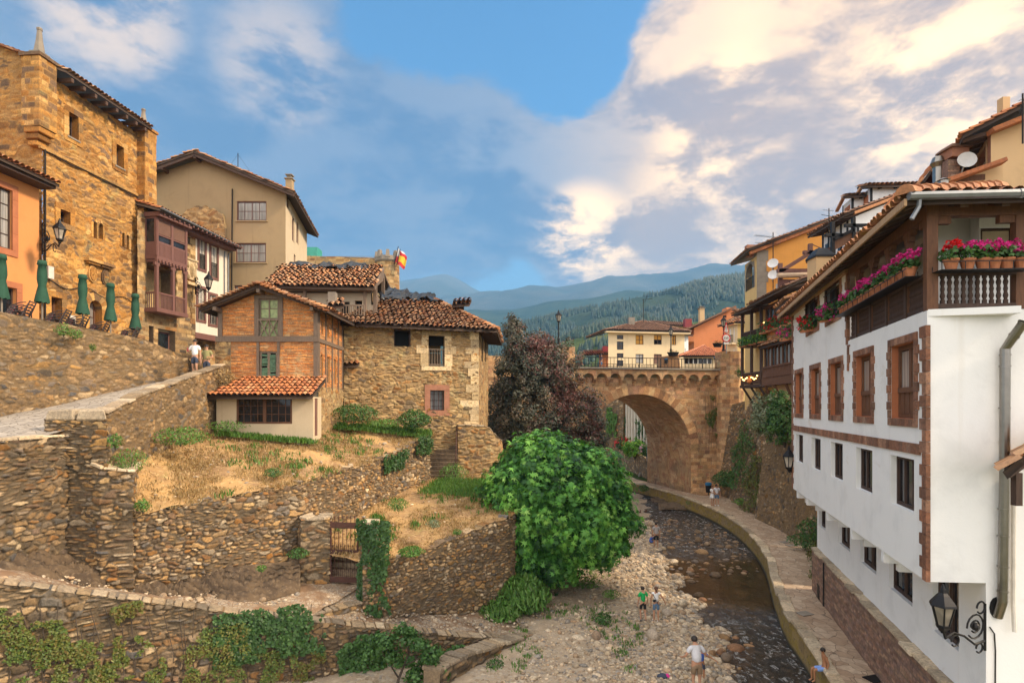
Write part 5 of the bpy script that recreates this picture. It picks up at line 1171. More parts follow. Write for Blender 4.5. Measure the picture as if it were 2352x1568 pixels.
for k,(z0,z1)in enumerate(((lo-.25,lo),(lo,lo+.75),(lo+.75,lo+1.25),(lo+1.25,hi),(hi,hi+.3))):
 w=(.42,.48,.72,.42,.4)[k]
 if k in(0,4):fbox(sm,FM,a-w,b+w,-.05,.05,z0,z1)
 else:fbox(sm,FM,a-w,a,-.3,.045,z0+.01,z1-.01);fbox(sm,FM,b,b+w,-.3,.045,z0+.01,z1-.01)
sm.build('window_surround',M['quoin'],mh)
m_=MB();fbox(m_,FM,a-.1,b+.1,-.6,-.5,hi-.55,hi+.05);fbox(m_,FM,a-.1,a+.08,-.35,-.28,lo,hi);m_.build('shutter',M['black'],mh)
m_=MB();fbox(m_,FM,a,b,-.14,-.08,lo+1.0,lo+1.07);fbox(m_,FM,a,b,-.14,-.08,lo+.08,lo+.14);[m_.bar(FM.p(a+(b-a)*(i+.5)/6,-.11,lo+.1),FM.p(a+(b-a)*(i+.5)/6,-.11,lo+1.0),.045,.045)for i in range(6)];m_.build('railing',M['grey_wood'],mh)
m_=MB();fbox(m_,FM,a-.4,b+.4,-3.4,-3.3,lo-.5,lo+1.1);fbox(m_,FM,a-.4,b+.4,-3.4,-3.3,hi-.7,hi+.3);m_.build('back_wall',M['earth_wall'],mh)
qm=MB();z=8.0;k=0
while z<zMe-.1:
 w=(.9,.45,.62,1.05,.4)[k%5]*random.uniform(.85,1.15);hh=random.uniform(.36,.52);fbox(qm,FM,FM.L-w,FM.L+.035,-.3,.035+random.uniform(0,.012),z,z+hh-.02);z+=hh;k+=1
qm.build('quoin',M['quoin'],mh)
c0,c1=FM.p(-.5,.75,13.95),FM.p(FM.L+1.05,.75,13.95);r0,r1=W(876,688,37.2),W(1000,690,38.4)
cl=W(752,738,34);c2=FMS.p(FMS.L+.5,1.0,13.95)
roof('roof',[c0,c1,r1,r0],mh,'tile_old',pitch=.28,jit=1.5,seed=21,skip=.01);roof('roof',[c1,c2,r1],mh,'tile_old',pitch=.28,jit=1.4,seed=22)
roof('roof',[FM.p(-.5,-6,13.9),c0,r0],mh,'tile_old',pitch=.28,jit=1.4,seed=23)
ridge('ridge_tile',c1+Vector((0,0,.08)),r1+Vector((0,0,.08)),mh);ridge('ridge_tile',r0+Vector((0,0,.05)),r1+Vector((0,0,.05)),mh)
rafters('eave_rafter',FM,.2,FM.L+.8,.5,-.1,.7,13.9,13.82,.11,.13,mh);rafters('eave_rafter',FMS,.2,FMS.L,.5,-.1,.95,13.9,13.82,.11,.13,mh)
roof('dormer_roof',[W(1038,700,36.5),W(1078,698,36.5),W(1083,687,38.5),W(1046,690,38.5)],mh,'tile_old',jit=1.5,seed=24);m_=MB();m_.hexa([W(1046,712,37),W(1066,712,37),W(1066,712,39),W(1046,712,39),W(1046,700,37),W(1066,700,37),W(1066,700,39),W(1046,700,39)]);m_.build('dormer_wall',M['dark_wood'],mh)
tarp('crumpled black tarpaulin draped over the hip of the stone house roof',[W(868,690,36.5),W(1018,694,37.8),W(985,680,39),W(890,664,38.6)],8,30,12)
FB2=F2(772,33.0,812,32.9);rb=thing('link_building','dark narrow link between brick and stone house with plank doors','house',tuple(FB2.p(0,0,8.5)))
hb=[FB2.rect(776,797,757,801)];wall('wall',M['red_stone'],FB2,11.9,14.1,rb,holes=hb,rev=.25);window(FB2,hb[0],rb,'dark_wood','black',depth=.15,fw=.05,nx=3,ny=3)
m_=MB();[fbox(m_,FB2,k*.17,k*.17+.16,-.12-.01*(k%2),-.06,8.2,11.6)for k in range(5)];m_.build('plank_door',M['old_wood'],rb)
roof('porch_roof',[FB2.p(-.1,.55,11.65),FB2.p(FB2.L+.4,.55,11.65),FB2.p(FB2.L+.4,-.4,12.05),FB2.p(-.1,-.4,12.05)],rb,'tile_old',jit=1.5,seed=26)
FBt=Path([(X(1052,33.9),33.9),(X(1128,34.2),34.2),(X(1152,34.6),34.6),(X(1158,37),37)],lean=.07,zref=4.8)
wthing('stone_buttress','low stepped stone buttress at the river corner of the stone house',FBt,'house_stone',4.3,lin([(0,8.15),(FBt.cum[1]*.8,8.1),(FBt.cum[1],7.95),(FBt.cum[2],7.3),(FBt.L,7.0)]),pat=('rubble',.46,.2,.05,.10,.035),thick=2.5,cap=dict(w=.5,h=.05,mat='cap_dark'),seed=55)
stt=thing('stone_steps','narrow flight of worn stone steps up to the stone house','steps',tuple(G(1018,33,5.1)))
m_=MB();n_=11
for i in range(n_):z=5.1+.225*(i+1);y=32.6+.26*i;m_.hexa([G(984,y,4.9),G(1051,y,4.9),G(1051,y+.4,4.9),G(984,y+.4,4.9),G(984,y,z-.0),G(1051,y,z),G(1051,y+.4,z),G(984,y+.4,z)])
m_.build('tread',M['rock'],stt,bevel=.03)
m_=MB();m_.tube([G(1047,32.7,5.3),G(1047,32.7,6.4),G(1050,35.2,8.7)],.03,5);m_.tube([G(1050,34.6,7.2),G(1050,34.6,8.2)],.03,5);m_.build('handrail',M['rust_iron'],stt)
FCs=F2(700,74,868,75);cs=thing('castle','long stone castle wall ending in a round crenellated turret','castle',tuple(FCs.p(0,0,12)))
wall('curtain_wall',M['house_stone'],FCs,12,Z(592,75),cs,pat=('coursed',.9,.45,.18,.05,.05),thick=3,seed=71)
tc=Vector((X(891,75.5),75.5,0));ar=[(tc.x+math.cos(t)*1.5,tc.y+math.sin(t)*1.5)for t in np.linspace(math.pi,2*math.pi+.5,12)]
FTu=Path(ar);wall('turret',M['house_stone'],FTu,12,Z(602,75),cs,pat=('coursed',.8,.4,.15,.05,.05),seed=72)
m_=MB();m_.lathe((tc.x,tc.y,Z(603,75)),[(1.6,0),(1.75,.2),(1.7,.75),(1.5,.8)],14);m_.build('turret_rim',M['grey_stone'],cs)
m_=MB()
for k in range(8):a=k*math.pi/4+.2;m_.box((tc.x+math.cos(a)*1.45,tc.y+math.sin(a)*1.45,Z(586,75)),(.62,.62,1.0),a,.6)
m_.build('merlon',M['grey_stone'],cs)
m_=MB();m_.box(W(716,583,78),(2.2,2.0,1.3));m_.build('lift_housing',M['green_glass'],cs)
m_=MB();m_.tube([W(735,589,74),W(868,589,75)],.03,4);[m_.tube([W(x,589,74.5),W(x,594,74.5)],.02,4)for x in range(740,868,16)];m_.build('railing',M['zinc'],cs)
def flag(label,x0,y0,x1,y1,Y,cols,seed):
 t=thing('flag',label,'flag',tuple(W(x0,y0,Y)),'flags on the castle turret');m=MB();m.tube([W(x0,y0,Y),W(x1,y1,Y)],.05,5);m.build('flagpole',M['iron'],t)
 top=W(x1,y1+3,Y);d=(W(x0,y0,Y)-top).normalized();hw_=1.9
 n=3
 for k,c in enumerate(cols):
  V=[];a0,a1=k/len(cols),(k+1)/len(cols)
  for i in range(7):
   for a in(a0,a1):
    u=i/6;V.append(top+d*(hw_*a*(1-.2*u))+Vector((.9*u,.15*math.sin(u*7+seed),-.9*u-.12*math.sin(u*6+a*3))))
  mm=MB();mm._add(V,[(2*i,2*i+1,2*i+3,2*i+2)for i in range(6)]);o=mm.build('stripe',M[c],t);s=o.modifiers.new('s','SOLIDIFY');s.thickness=.02
flag('red and white flag on the castle turret, half hidden',905,608,915,566,74.2,('cloth_white','flag_red'),1)
flag('red, yellow and red striped flag on the castle turret',911,610,919,572,74,('flag_red','flag_yellow','flag_yellow','flag_red'),2)

# bridge
random.seed(9)
FBr=Path([(X(1090,50.8),50.8),(X(1655,55.6),55.6)]);ZD=12.95
br=thing('stone_bridge','big stone bridge with one wide arch and a row of corbel arches','bridge',tuple(FBr.p(FBr.L*.6,-3,0)))
sc_=FBr.at(1466);ra,zs=5.45,5.15
def arch_bot(s):
 t=np.clip((s-sc_)/ra,-1,1);w=np.abs(t)
 return np.where(np.abs(s-sc_)<ra,zs+5.35*np.sqrt(np.maximum(0,1-w**2.0))*(1-.02*w),-.6)
def arch_cols(F,n):return sc_+ra*np.sin(np.linspace(-math.pi/2,math.pi/2,n))
_holes=[(a,b,40,41)for a,b in zip(arch_cols(FBr,60)[:-1],arch_cols(FBr,60)[1:])]
def bridge_face(d0,name):
 z_jamb=lambda s:np.where((s>sc_-ra+.02)&(s<sc_+ra-.02),np.maximum(arch_bot(s),-.6),-.6)
 return wall(name,M['bridge_stone'],FBr,-.6,ZD-.9,br,pat=('coursed',.62,.36,.085,.035,.025),zb=z_jamb,holes=[(a,b,-9,-9)for a,b,_,_ in _holes],d0=d0,seed=14)
bridge_face(0.0,'spandrel_wall')
dv_=Vector((-2.5,7.3,0));vv,ff,cc=[],[],[]
prof=[(sc_+ra,z)for z in np.linspace(-.6,zs,9)[:-1]]+[(sc_+ra*math.cos(t),float(arch_bot(np.array(sc_+ra*math.cos(t)*.99999))))for t in np.linspace(0,math.pi,40)]+[(sc_-ra,z)for z in np.linspace(zs,-.6,9)[1:]]
NB=26;vm=[]
for j in range(NB+1):
 for s,z in prof:p=FBr.p(s,.02,z)+dv_*(j/NB);vm.append(tuple(p))
n_=len(prof);k=np.arange(n_-1);ln=np.cumsum([0]+[math.hypot(a[0]-b[0],a[1]-b[1])for a,b in zip(prof[:-1],prof[1:])])
S_,Q_=np.meshgrid(ln,np.linspace(0,7.7,NB+1));e,bi,bj,_t=coursed(Q_,S_,.7,.4,5);cl_=np.stack([hsh(bi,bj,1),hsh(bi,bj,2)*.6,hsh(bi,bj,3),np.clip(e/.03,0,1)],-1).reshape(-1,4)
fq=np.concatenate([np.stack([j*n_+k,(j+1)*n_+k,(j+1)*n_+k+1,j*n_+k+1],-1)for j in range(NB)])
npmesh('vault',np.array(vm),fq,M['bridge_stone'],br,cl_)
m_=MB()
nv=34
for i in range(nv):
 t0,t1=math.pi*i/nv,math.pi*(i+1)/nv;P=lambda t,q:(sc_+(ra+q)*math.cos(t),zs+(5.35+q)*math.sin(t))
 dd=.06+random.uniform(0,.02);q=.85;a,b,c,d=P(t0,.0),P(t1,.0),P(t1,q),P(t0,q)
 m_.hexa([FBr.p(a[0],-.3,a[1]),FBr.p(b[0],-.3,b[1]),FBr.p(b[0],dd,b[1]),FBr.p(a[0],dd,a[1]),FBr.p(d[0],-.3,d[1]),FBr.p(c[0],-.3,c[1]),FBr.p(c[0],dd,c[1]),FBr.p(d[0],dd,d[1])])
m_.build('voussoir',M['bridge_stone'],br)
pit=1.33;s_first=FBr.at(1332)-14*pit
def scal(s):u=np.mod(s-s_first,pit)/pit;r=np.clip((u-.5)/.38,-1,1);return ZD-.95-.02+np.where(np.abs(u-.5)<.38,.42*np.sqrt(1-r*r),-.12)
wall('parapet_band',M['bridge_stone'],FBr,ZD-1,ZD-.12,br,pat=('coursed',.7,.55,.07,.02,.02),zb=scal,d0=.5,seed=19)
m_=MB();npt=int(FBr.L/.11)
for i in range(npt):
 a,b=FBr.L*i/npt,FBr.L*(i+1)/npt;za,zb_=float(scal(np.array(a))),float(scal(np.array(b)));m_.quad(FBr.p(a,.5,za),FBr.p(b,.5,zb_),FBr.p(b,-.05,zb_),FBr.p(a,-.05,za))
m_.build('corbel_arch',M['bridge_stone'],br)
s=s_first
while s<FBr.L:
 if s>0:
  m_=MB()
  for z0,z1,d in((ZD-1.62,ZD-1.42,.16),(ZD-1.42,ZD-1.22,.32),(ZD-1.22,ZD-1.02,.47)):fbox(m_,FBr,s-.14,s+.14,-.05,d,z0,z1)
  m_.build('corbel',M['bridge_stone'],br,bevel=.04)
 s+=pit
m_=MB();fbox(m_,FBr,0,FBr.L,-.2,.66,ZD-.14,ZD+.02);m_.build('cornice',M['grey_stone'],br)
m_=MB();m_.hexa([FBr.p(0,.4,ZD-.5),FBr.p(FBr.L+6,.4,ZD-.5),FBr.p(FBr.L+6,.4,ZD-.5)+dv_,FBr.p(0,.4,ZD-.5)+dv_,FBr.p(0,.4,ZD-.15),FBr.p(FBr.L+6,.4,ZD-.15),FBr.p(FBr.L+6,.4,ZD-.15)+dv_,FBr.p(0,.4,ZD-.15)+dv_]);m_.build('deck',M['grey_stone'],br)
def rail(off,x0,x1,name):
 m=MB();s0,s1=FBr.at(x0),FBr.at(x1);q=Vector((0,0,0))if not off else dv_
 P=lambda s,z:FBr.p(s,.35,z)+q;m.bar(P(s0,ZD+.95),P(s1,ZD+.95),.06,.06);m.bar(P(s0,ZD+.13),P(s1,ZD+.13),.04,.05)
 n=int((s1-s0)/.36)
 for i in range(n+1):s=s0+(s1-s0)*i/n;m.bar(P(s,ZD+.02),P(s,ZD+.95),.035 if i%6 else.07)
 return m.build(name,M['iron'],br)
rail(False,1314,1648,'railing');rail(True,1314,1640,'railing')
m_=MB();n_=7
FPd=Path([FBr.p(FBr.at(1283),.75,0)[:2],FBr.p(FBr.at(1315),.75,0)[:2]])
wall('pedestal',M['bridge_stone'],FPd,ZD-1.2,Z(797,52.3),br,pat=('coursed',.5,.3,.08,.03,.02),thick=1.4,seed=3)
cb=FBr.p(FBr.at(1648),0,0);pts=[cb+Vector((-.15,.3,0)),cb+Vector((.05,-.65,0)),cb+Vector((.75,-1.2,0)),cb+Vector((1.6,-1.2,0)),cb+Vector((2.3,-.6,0)),cb+Vector((2.45,.8,0))]
FBu=Path([p[:2]for p in pts]);wall('buttress',M['bridge_stone'],FBu,-.4,Z(806,54.2),br,pat=('coursed',.62,.40,.085,.04,.025),seed=23)
m_=MB();m_._add([tuple(p+Vector((0,0,Z(806,54.2))))for p in pts+[cb+Vector((1,3,0))]],[tuple(range(7))]);m_.build('buttress_top',M['grey_stone'],br)
FBw=Path([cb[:2],(cb.x-.02,cb.y+7.4)]);wall('abutment_wall',M['bridge_stone'],Path([FBr.p(sc_+ra+.0,-.01,0)[:2],FBr.p(FBr.L,-.01,0)[:2]]),-.6,-.5,br,seed=2)
FWp=Path([(X(1100,49.5),49.5),(X(1150,50.2),50.2),(X(1283,51.5),51.5)]);wthing('parapet_wall','old stone parapet wall behind the purple plum tree',FWp,'bridge_stone',8,Z(817,50),pat=('coursed',.6,.35,.1,.04,.03),thick=.5,seed=77)

# lamps
def lantern(m_f,m_g,m_c,c,s=1.0,n=6):
 """six-sided lantern standing on c"""
 rb,rt,h=.13*s,.24*s,.5*s
 for k in range(n):
  a=k*2*math.pi/n;p=Vector(c)+Vector((math.cos(a)*rb,math.sin(a)*rb,.05*s));q=Vector(c)+Vector((math.cos(a)*rt,math.sin(a)*rt,h));m_f.bar(p,q,.03*s)
 m_f.lathe(c,[(rb*.6,-.08*s),(rb*1.2,.0),(rb*1.2,.05*s)],n)
 m_g.lathe((c[0],c[1],c[2]+.05*s),[(rb*.93,0),(rt*.93,h-.05*s)],n)
 m_c.lathe((c[0],c[1],c[2]+h),[(rt*1.22,0),(rt*1.15,.05*s),(rt*.55,.24*s),(rt*.3,.30*s),(rt*.25,.38*s),(.02*s,.5*s)],n)
def street_lamp(label,p,hpx=3.0):
 t=thing('street_lamp',label,'street lamp',tuple(p),'street lamps on the bridge');s=hpx/3.3;m=MB()
 m.lathe(p,[(.20*s,0),(.20*s,.12*s),(.13*s,.2*s),(.12*s,.75*s),(.15*s,.8*s),(.075*s,.9*s),(.055*s,2.2*s),(.10*s,2.25*s),(.05*s,2.32*s),(.06*s,2.42*s)],8);m.build('post',M['iron'],t,smooth=False)
 f,g,c=MB(),MB(),MB();lantern(f,g,c,(p[0],p[1],p[2]+2.5*s),1.15*s);o=f.build('lantern_frame',M['iron'],t);g.build('lantern_glass',M['lamp_glass'],o);c.build('lantern_cap',M['iron'],o);return t
street_lamp('black street lamp on the stone pedestal beside the plum tree',G(1283,52.2,Z(797,52.3)),3.1)
street_lamp('black street lamp on top of the bridge buttress beside the road signs',G(1662,54.3,Z(806,54.2)),3.1)
street_lamp('black street lamp rising from the stone block in front of the yellow house',G(1541,61.3,Z(817,61)),3.0)
street_lamp('black street lamp half hidden behind the top of the plum tree',G(1190,57.5,Z(830,57)),3.4)
def wall_lamp(label,base,out,drop,s,scroll=1.0):
 """lantern held by a scrolled bracket; base on wall, out = lantern column position"""
 t=thing('wall_lantern',label,'wall lantern',tuple(base));b,o=Vector(base),Vector(out);d=o-b;m=MB();L=d.length
 P=lambda u,w:b+d*u+Vector((0,0,w*L*scroll))
 m.bar(P(0,.35),P(0,-.45),.05*s,.03*s);m.tube([P(0,-.28),P(.25,-.30),P(.5,-.12),P(.75,-.02),P(.95,-.08),P(1.0,.08)],.028*s,6)
 for c,r in(((.24,0),.20),((.24,0),.10),((.1,.3),.10),((.14,-.38),.08),((.72,-.16),.09)):
  m.tube([P(c[0]+math.cos(a)*r,c[1]+math.sin(a)*r)for a in np.linspace(0,5.6,14)],.022*s,5)
 m.ball(P(.24,0),.07*L);m.lathe(o+Vector((0,0,.02)),[(.05*s,0),(.07*s,.05*s),(.04*s,.12*s)],6);m.build('bracket',M['iron'],t)
 f,g,c=MB(),MB(),MB();lantern(f,g,c,o+Vector((0,0,.17*s)),s);q=f.build('lantern_frame',M['iron'],t);g.build('lantern_glass',M['lamp_glass'],q);c.build('lantern_cap',M['iron'],q);return t
wall_lamp('black wall lantern on a scroll bracket at the corner of the golden tower',W(97,545,28.3),W(137,560,27.4),0,1.05)
wall_lamp('black wall lantern on a scroll bracket on the carved shield house',W(449,655,39.5),W(479,668,38.9),0,1.15)

# white house
FS=Path([(12.53,25.3),(8.545,11.65)]);ed_=Vector((X(2520,11.42)-8.545,-.23,0)).normalized();FEn=Path([(8.545,11.65),(8.545+ed_.x*13,11.65+ed_.y*13)])
wh=thing('white_house','large white riverside house with brown stone trim, jettied floor and corner balcony','house',tuple(FS.p(7,-3,1)))
ZB,ZF,ZT=5.62,11.2,13.42;sB=FS.at(1948)
def hx(xc,w,z0,z1,F=FS):s=F.at(xc);return(s-w/2,s+w/2,z0,z1)
up=[hx(x,1.40,8.95,10.66)for x in(1835.5,1872.5,1920,1983.5,2073)]
lo_=[hx(x,1.42,6.90,8.07)for x in(1836,1874,1921.5,1984,2071)]
gw=[FS.rect(1854,1880,688,756),FS.rect(1899,1930,656,730)]
wall('facade',M['white'],FS,ZB,ZF,wh,holes=[h+(.30,)for h in up+lo_])
wall('facade',M['white'],FS,ZF,ZT,wh,holes=gw,rev=.2,s1=sB)
wall('end_wall',M['white'],FEn,ZB,ZF,wh)
for i,h in enumerate(up):
 m=MB();a,b,lo,hi=h;e=.012
 fbox(m,FS,a+e*.2,a+e,-.36,-.005,lo,hi);fbox(m,FS,b-e,b-e*.2,-.36,-.005,lo,hi);fbox(m,FS,a+e,b-e,-.36,-.005,lo,lo+e);fbox(m,FS,a+e,b-e,-.36,-.005,hi-e,hi);m.build('reveal',M['terracotta'],wh)
 surround(FS,h,.17,.03,M['brown_quoin'],wh,'window_surround',teeth=.07,block=.20)
 window(FS,(a+.02,b-.02,lo+.02,hi-.02),wh,'brown_wood','pane',depth=.17,fw=.10,nx=2,ny=1,bar=.09,curt=('curtain',.36,.98))
 m=MB();[fbox(m,FS,a+.12+(b-a-.24)*(k+.08)/4,a+.12+(b-a-.24)*(k+.92)/4,-.19,-.14,lo+.1,lo+.62)for k in range(4)];fbox(m,FS,a+.1,b-.1,-.20,-.10,lo+.6,lo+.72);m.build('window_panel',M['brown_wood'],wh)
for h in lo_:window(FS,h,wh,'dark_wood','pane',depth=.16,fw=.08,nx=3,ny=1,bar=.09)
for h in gw:
 surround(FS,h,.16,.03,M['brown_quoin'],wh,'window_surround',teeth=.06,block=.22);window(FS,h,wh,'brown_wood','pane2',depth=.14,fw=.08,nx=3,ny=2,grille=.10)
def quoins(F,s,side,z0,z1,name='quoin',w0=.20,w1=.34,mat='brown_quoin',d=.03):
 m=MB();z=z0;k=0
 while z<z1-.05:
  hh=min(.24,z1-z);w=w1 if k%2 else w0;a,b=(s,s+w)if side>0 else(s-w,s);fbox(m,F,a,b,-.05,d+random.uniform(0,.006),z+.004,z+hh-.004);z+=hh;k+=1
 return m.build(name,M[mat],wh)
quoins(FS,FS.L+.028,-1,ZB,ZF-.25);quoins(FS,0,1,ZB,ZT-.1);quoins(FS,sB-.02,1,ZF-.9,ZF-.12,w0=.14,w1=.24);quoins(FS,sB,-1,ZF-.1,ZT-.1,w0=.14,w1=.24)
m_=MB();k=0;s=.3
while s<FS.L-.3:w=random.uniform(.16,.30);fbox(m_,FS,s+.004,min(s+w,FS.L-.3)-.004,-.02,.03+random.uniform(0,.008),8.2,8.43);s+=w
m_.build('string_course',M['brown_quoin'],wh)
FSl=FS.off(-1.12);sF=FSl.at(1877);u_=FS.u[0]
q0=FSl.P[0];den=u_[0]*FEn.u[0][1]-u_[1]*FEn.u[0][0];dd_=FEn.P[0]-q0;sN=(dd_[0]*FEn.u[0][1]-dd_[1]*FEn.u[0][0])/den
m_=MB();m_.hexa([FS.p(0,-.01,ZB),FS.p(FS.L,-.01,ZB),FSl.p(sN-.02,-.02,ZB),FSl.p(0,-3,ZB),FS.p(0,-.01,ZB+.2),FS.p(FS.L-.02,-.01,ZB+.2),FSl.p(sN-.02,-.02,ZB+.2),FSl.p(0,-3,ZB+.2)]);m_.build('jetty_soffit',M['white'],wh)
for x in(1829,1851,1897,1953,2024):m_=MB();s=FS.at(x);fbox(m_,FS,s-.10,s+.10,-1.2,-.03,ZB-.30,ZB-.002);fbox(m_,FS,s-.09,s+.09,-1.2,-.35,ZB-.5,ZB-.3);m_.build('console',M['white'],wh)
bs=[FSl.rect(1881,1896,1162,1212),FSl.rect(1926,1952,1182,1256),FSl.rect(1976,2013,1222,1304),FSl.rect(2042,2096,1258,1370),FSl.rect(2142,2202,1320,1470)]
wall('ground_floor',M['white'],FSl,.9,ZB,wh,holes=[h+(.30,)for h in bs],s0=sF,s1=sN)
for h in bs:window(FSl,h,wh,'dark_wood','pane',depth=.15,fw=.11,nx=2,ny=1,bar=.1)
pL=FSl.p(sN,0,0);FEl=Path([(pL.x,pL.y),FEn.p(FEn.L,0,0)[:2]]);wall('end_wall',M['white'],FEl,.9,ZB,wh)
m_=MB();fbox(m_,FS,sB,FS.L,-1.6,-.02,ZF-.12,ZF+.02);fbox(m_,FEn,.55,FEn.L,-1.6,-.02,ZF-.125,ZF+.015);m_.build('balcony_floor',M['white'],wh)
FSb=FS.off(-1.55);FEb=FEn.off(-1.55);a_=FEb.rect(2252,2330,523,620)
wall('balcony_back_wall',M['white'],FSb,ZF,ZT+.3,wh,s0=sB-.2,s1=FS.L-1.5);wall('balcony_back_wall',M['white'],FEb,ZF,ZT+.3,wh,s0=1.2,holes=[a_],rev=.1)
m_=MB();fbox(m_,FS,sB-.05,sB+.0,-1.6,-.2,ZF,ZT);m_.build('balcony_side_wall',M['cream'],wh)
window(FEb,a_,wh,'dark_wood','blind',depth=.06,fw=.06,nx=1,ny=1,curt=('blind',.0,1.0))
m_=MB();[fbox(m_,FSb,FSb.at(x),FSb.at(x)+1.0,.01,.06,ZF+.05,ZF+2.0)for x in(1985,2060)];m_.build('balcony_door',M['brown_wood'],wh)
pm=MB();bt=ZT-.28
ps=[FS.at(x)for x in(1966,1998,2035,2079)]
for s in ps:
 fbox(pm,FS,s-.07,s+.07,-.16,-.02,ZF,bt);fbox(pm,FS,s-.24,s+.24,-.15,-.03,bt-.12,bt);fbox(pm,FS,s-.15,s+.15,-.15,-.03,bt-.24,bt-.12)
fbox(pm,FS,FS.L-.20,FS.L-.01,-.2,.0,ZF,bt);fbox(pm,FS,FS.L-.5,FS.L-.2,-.15,-.03,bt-.15,bt)
eR=FEn.at(2336)
fbox(pm,FEn,eR,eR+.16,-.18,-.02,ZF,bt);fbox(pm,FEn,eR-.3,eR,-.16,-.04,bt-.15,bt);fbox(pm,FEn,.2,.5,-.16,-.04,bt-.15,bt)
fbox(pm,FS,sB,FS.L-.0,-.2,.0,bt,ZT-.02);fbox(pm,FEn,.2,FEn.L,-.2,-.01,bt,ZT-.02)
pm.build('balcony_post',M['brown_wood'],wh)
rm=MB();zr=ZF+.78
fbox(rm,FS,sB+.1,FS.L-.2,-.13,-.01,zr-.07,zr+.02);fbox(rm,FS,sB+.1,FS.L-.2,-.12,-.02,ZF+.04,ZF+.12)
fbox(rm,FEn,.05,eR,-.13,-.01,zr-.06,zr+.02);fbox(rm,FEn,.05,eR,-.12,-.02,ZF+.05,ZF+.14)
n_=78
for i in range(n_):
 s=sB+.15+(FS.L-.4-sB)*i/n_;p=FS.p(s,-.07,ZF+.12);rm.lathe(p,[(.016,0),(.030,.08),(.014,.16),(.030,.27),(.014,.31),(.030,.36),(.014,.46),(.030,.52),(.016,.59)],5)
for i in range(11):
 s=.14+(eR-.24)*(i+.5)/11;p=FEn.p(s,-.07,ZF+.14);rm.lathe(p,[(.044,0),(.046,.07),(.028,.09),(.048,.16),(.030,.24),(.042,.30),(.030,.36),(.048,.44),(.028,.51),(.044,.53),(.044,.58)],7)
for s in ps:fbox(rm,FS,s-.06,s+.06,-.12,.01,ZF+.02,zr)
rm.build('balcony_railing',M['dark_wood'],wh)
ov=.58;e0,cz=13.4,13.38
A0=FS.p(-.1,ov,cz);C0=FS.p(FS.L,ov,cz);eN=FEn.p(0,.45,cz);D0=FEn.p(FEn.L,.45,cz)
ex_=Vector((FS.u[0][0],FS.u[0][1],0));fx_=Vector((FEn.u[0][0],FEn.u[0][1],0));det=ex_.x*-fx_.y+ex_.y*fx_.x;w_=eN-C0;tt=(w_.x*-fx_.y+w_.y*fx_.x)/det;Cn=C0+ex_*tt
n1=Vector((-FS.nn[0][0],-FS.nn[0][1],0));n2=Vector((-FEn.nn[0][0],-FEn.nn[0][1],0))
rise=.29;Lr=4.2;H1=Cn+(n1+n2*.95)*Lr+Vector((0,0,Lr*rise))
roof('roof',[A0,Cn,H1,A0+n1*Lr+Vector((0,0,Lr*rise))],wh,'tile_moss',pitch=.25,rowp=.36,jit=.35,seed=31);roof('roof',[Cn,D0,D0+n2*Lr+Vector((0,0,Lr*rise)),H1],wh,'tile_moss',pitch=.25,rowp=.36,jit=.3,seed=32)
ridge('hip_tile',Cn+Vector((0,0,.07)),H1+Vector((0,0,.07)),wh,'tile_moss',w=.17,step=.42)
rafters('eave_rafter',FS,.0,FS.L+.3,.52,-.1,.52,cz+.14,cz-.11,.13,.16,wh,'rafter');rafters('eave_rafter',FEn,.5,FEn.L,.8,-.1,.36,cz+.08,cz-.1,.16,.18,wh,'rafter')
m_=MB();m_.bar(A0-Vector((0,0,.10)),Cn-Vector((0,0,.10)),.05,.14);fbox(m_,FS,0,sB,-.02,.10,ZT-.16,ZT-.01);m_.build('eave_board',M['light_wood'],wh)
m_=MB();g0,g1=Cn-n2*.06+Vector((.02,0,.0)),D0-n2*.06;m_.tube([g0,g1],.085,8);[m_.tube([g0+(g1-g0)*t,g0+(g1-g0)*(t+.006)],.095,8)for t in(.15,.3,.45,.6,.75)]
m_.tube([g0+Vector((.22,0,-.05)),g0+Vector((.22,.02,-.2)),g0+Vector((.08,.03,-.45))],.045,6);m_.build('gutter',M['zinc'],wh)
zp=lambda y:Z(y,11.3);xs_=lambda x:FEn.at(x)
m_=MB();s=xs_(2297);d=.13;top=FEn.p(s+.13,d+.30,zp(742));r_=.088
m_.tube([top,FEn.p(s+.06,d+.14,zp(772)),FEn.p(s,d,zp(800)),FEn.p(s-.01,d,zp(1100)),FEn.p(s-.05,d,zp(1385)),FEn.p(s-.07,d-.1,zp(1425))],r_,12,cap=False)
for y in(812,838,935,1062,1170,1232,1303,1360):ss_=s-.05*(y-800)/585;m_.tube([FEn.p(ss_,d,zp(y)),FEn.p(ss_,d,zp(y)-.03)],r_*1.14,12)
for a,b in((742,750),(770,776)):m_.tube([top+(FEn.p(s+.06,d+.14,zp(772))-top)*((a-742)/30),top+(FEn.p(s+.06,d+.14,zp(772))-top)*((a-742)/30+.12)],r_*1.12,12,cap=False)
m_.build('flue_pipe',M['steel'],wh,smooth=False)
m_=MB();m_.ball(FEn.p(s-.075,.0,zp(1405)),(.14,.02,.22));m_.build('flue_opening',M['black'],wh)
m_=MB();s=xs_(2323);m_.tube([FEn.p(s,.06,zp(1090)),FEn.p(s-.01,.06,zp(1390)),FEn.p(s-.05,.14,zp(1455))],.04,7);m_.build('drainpipe',M['pipe_white'],wh)
pf,pn=GP(1863,1346,1.0),GP(2047,1570,1.0);fp_=FSl.off(.22);s0_=fp_.at(1865);FP=Path([fp_.p(s0_,-.9,0)[:2],fp_.p(s0_,0,0)[:2],fp_.p(fp_.L+1.0,0,0)[:2],fp_.p(fp_.L+3,0,0)[:2]])
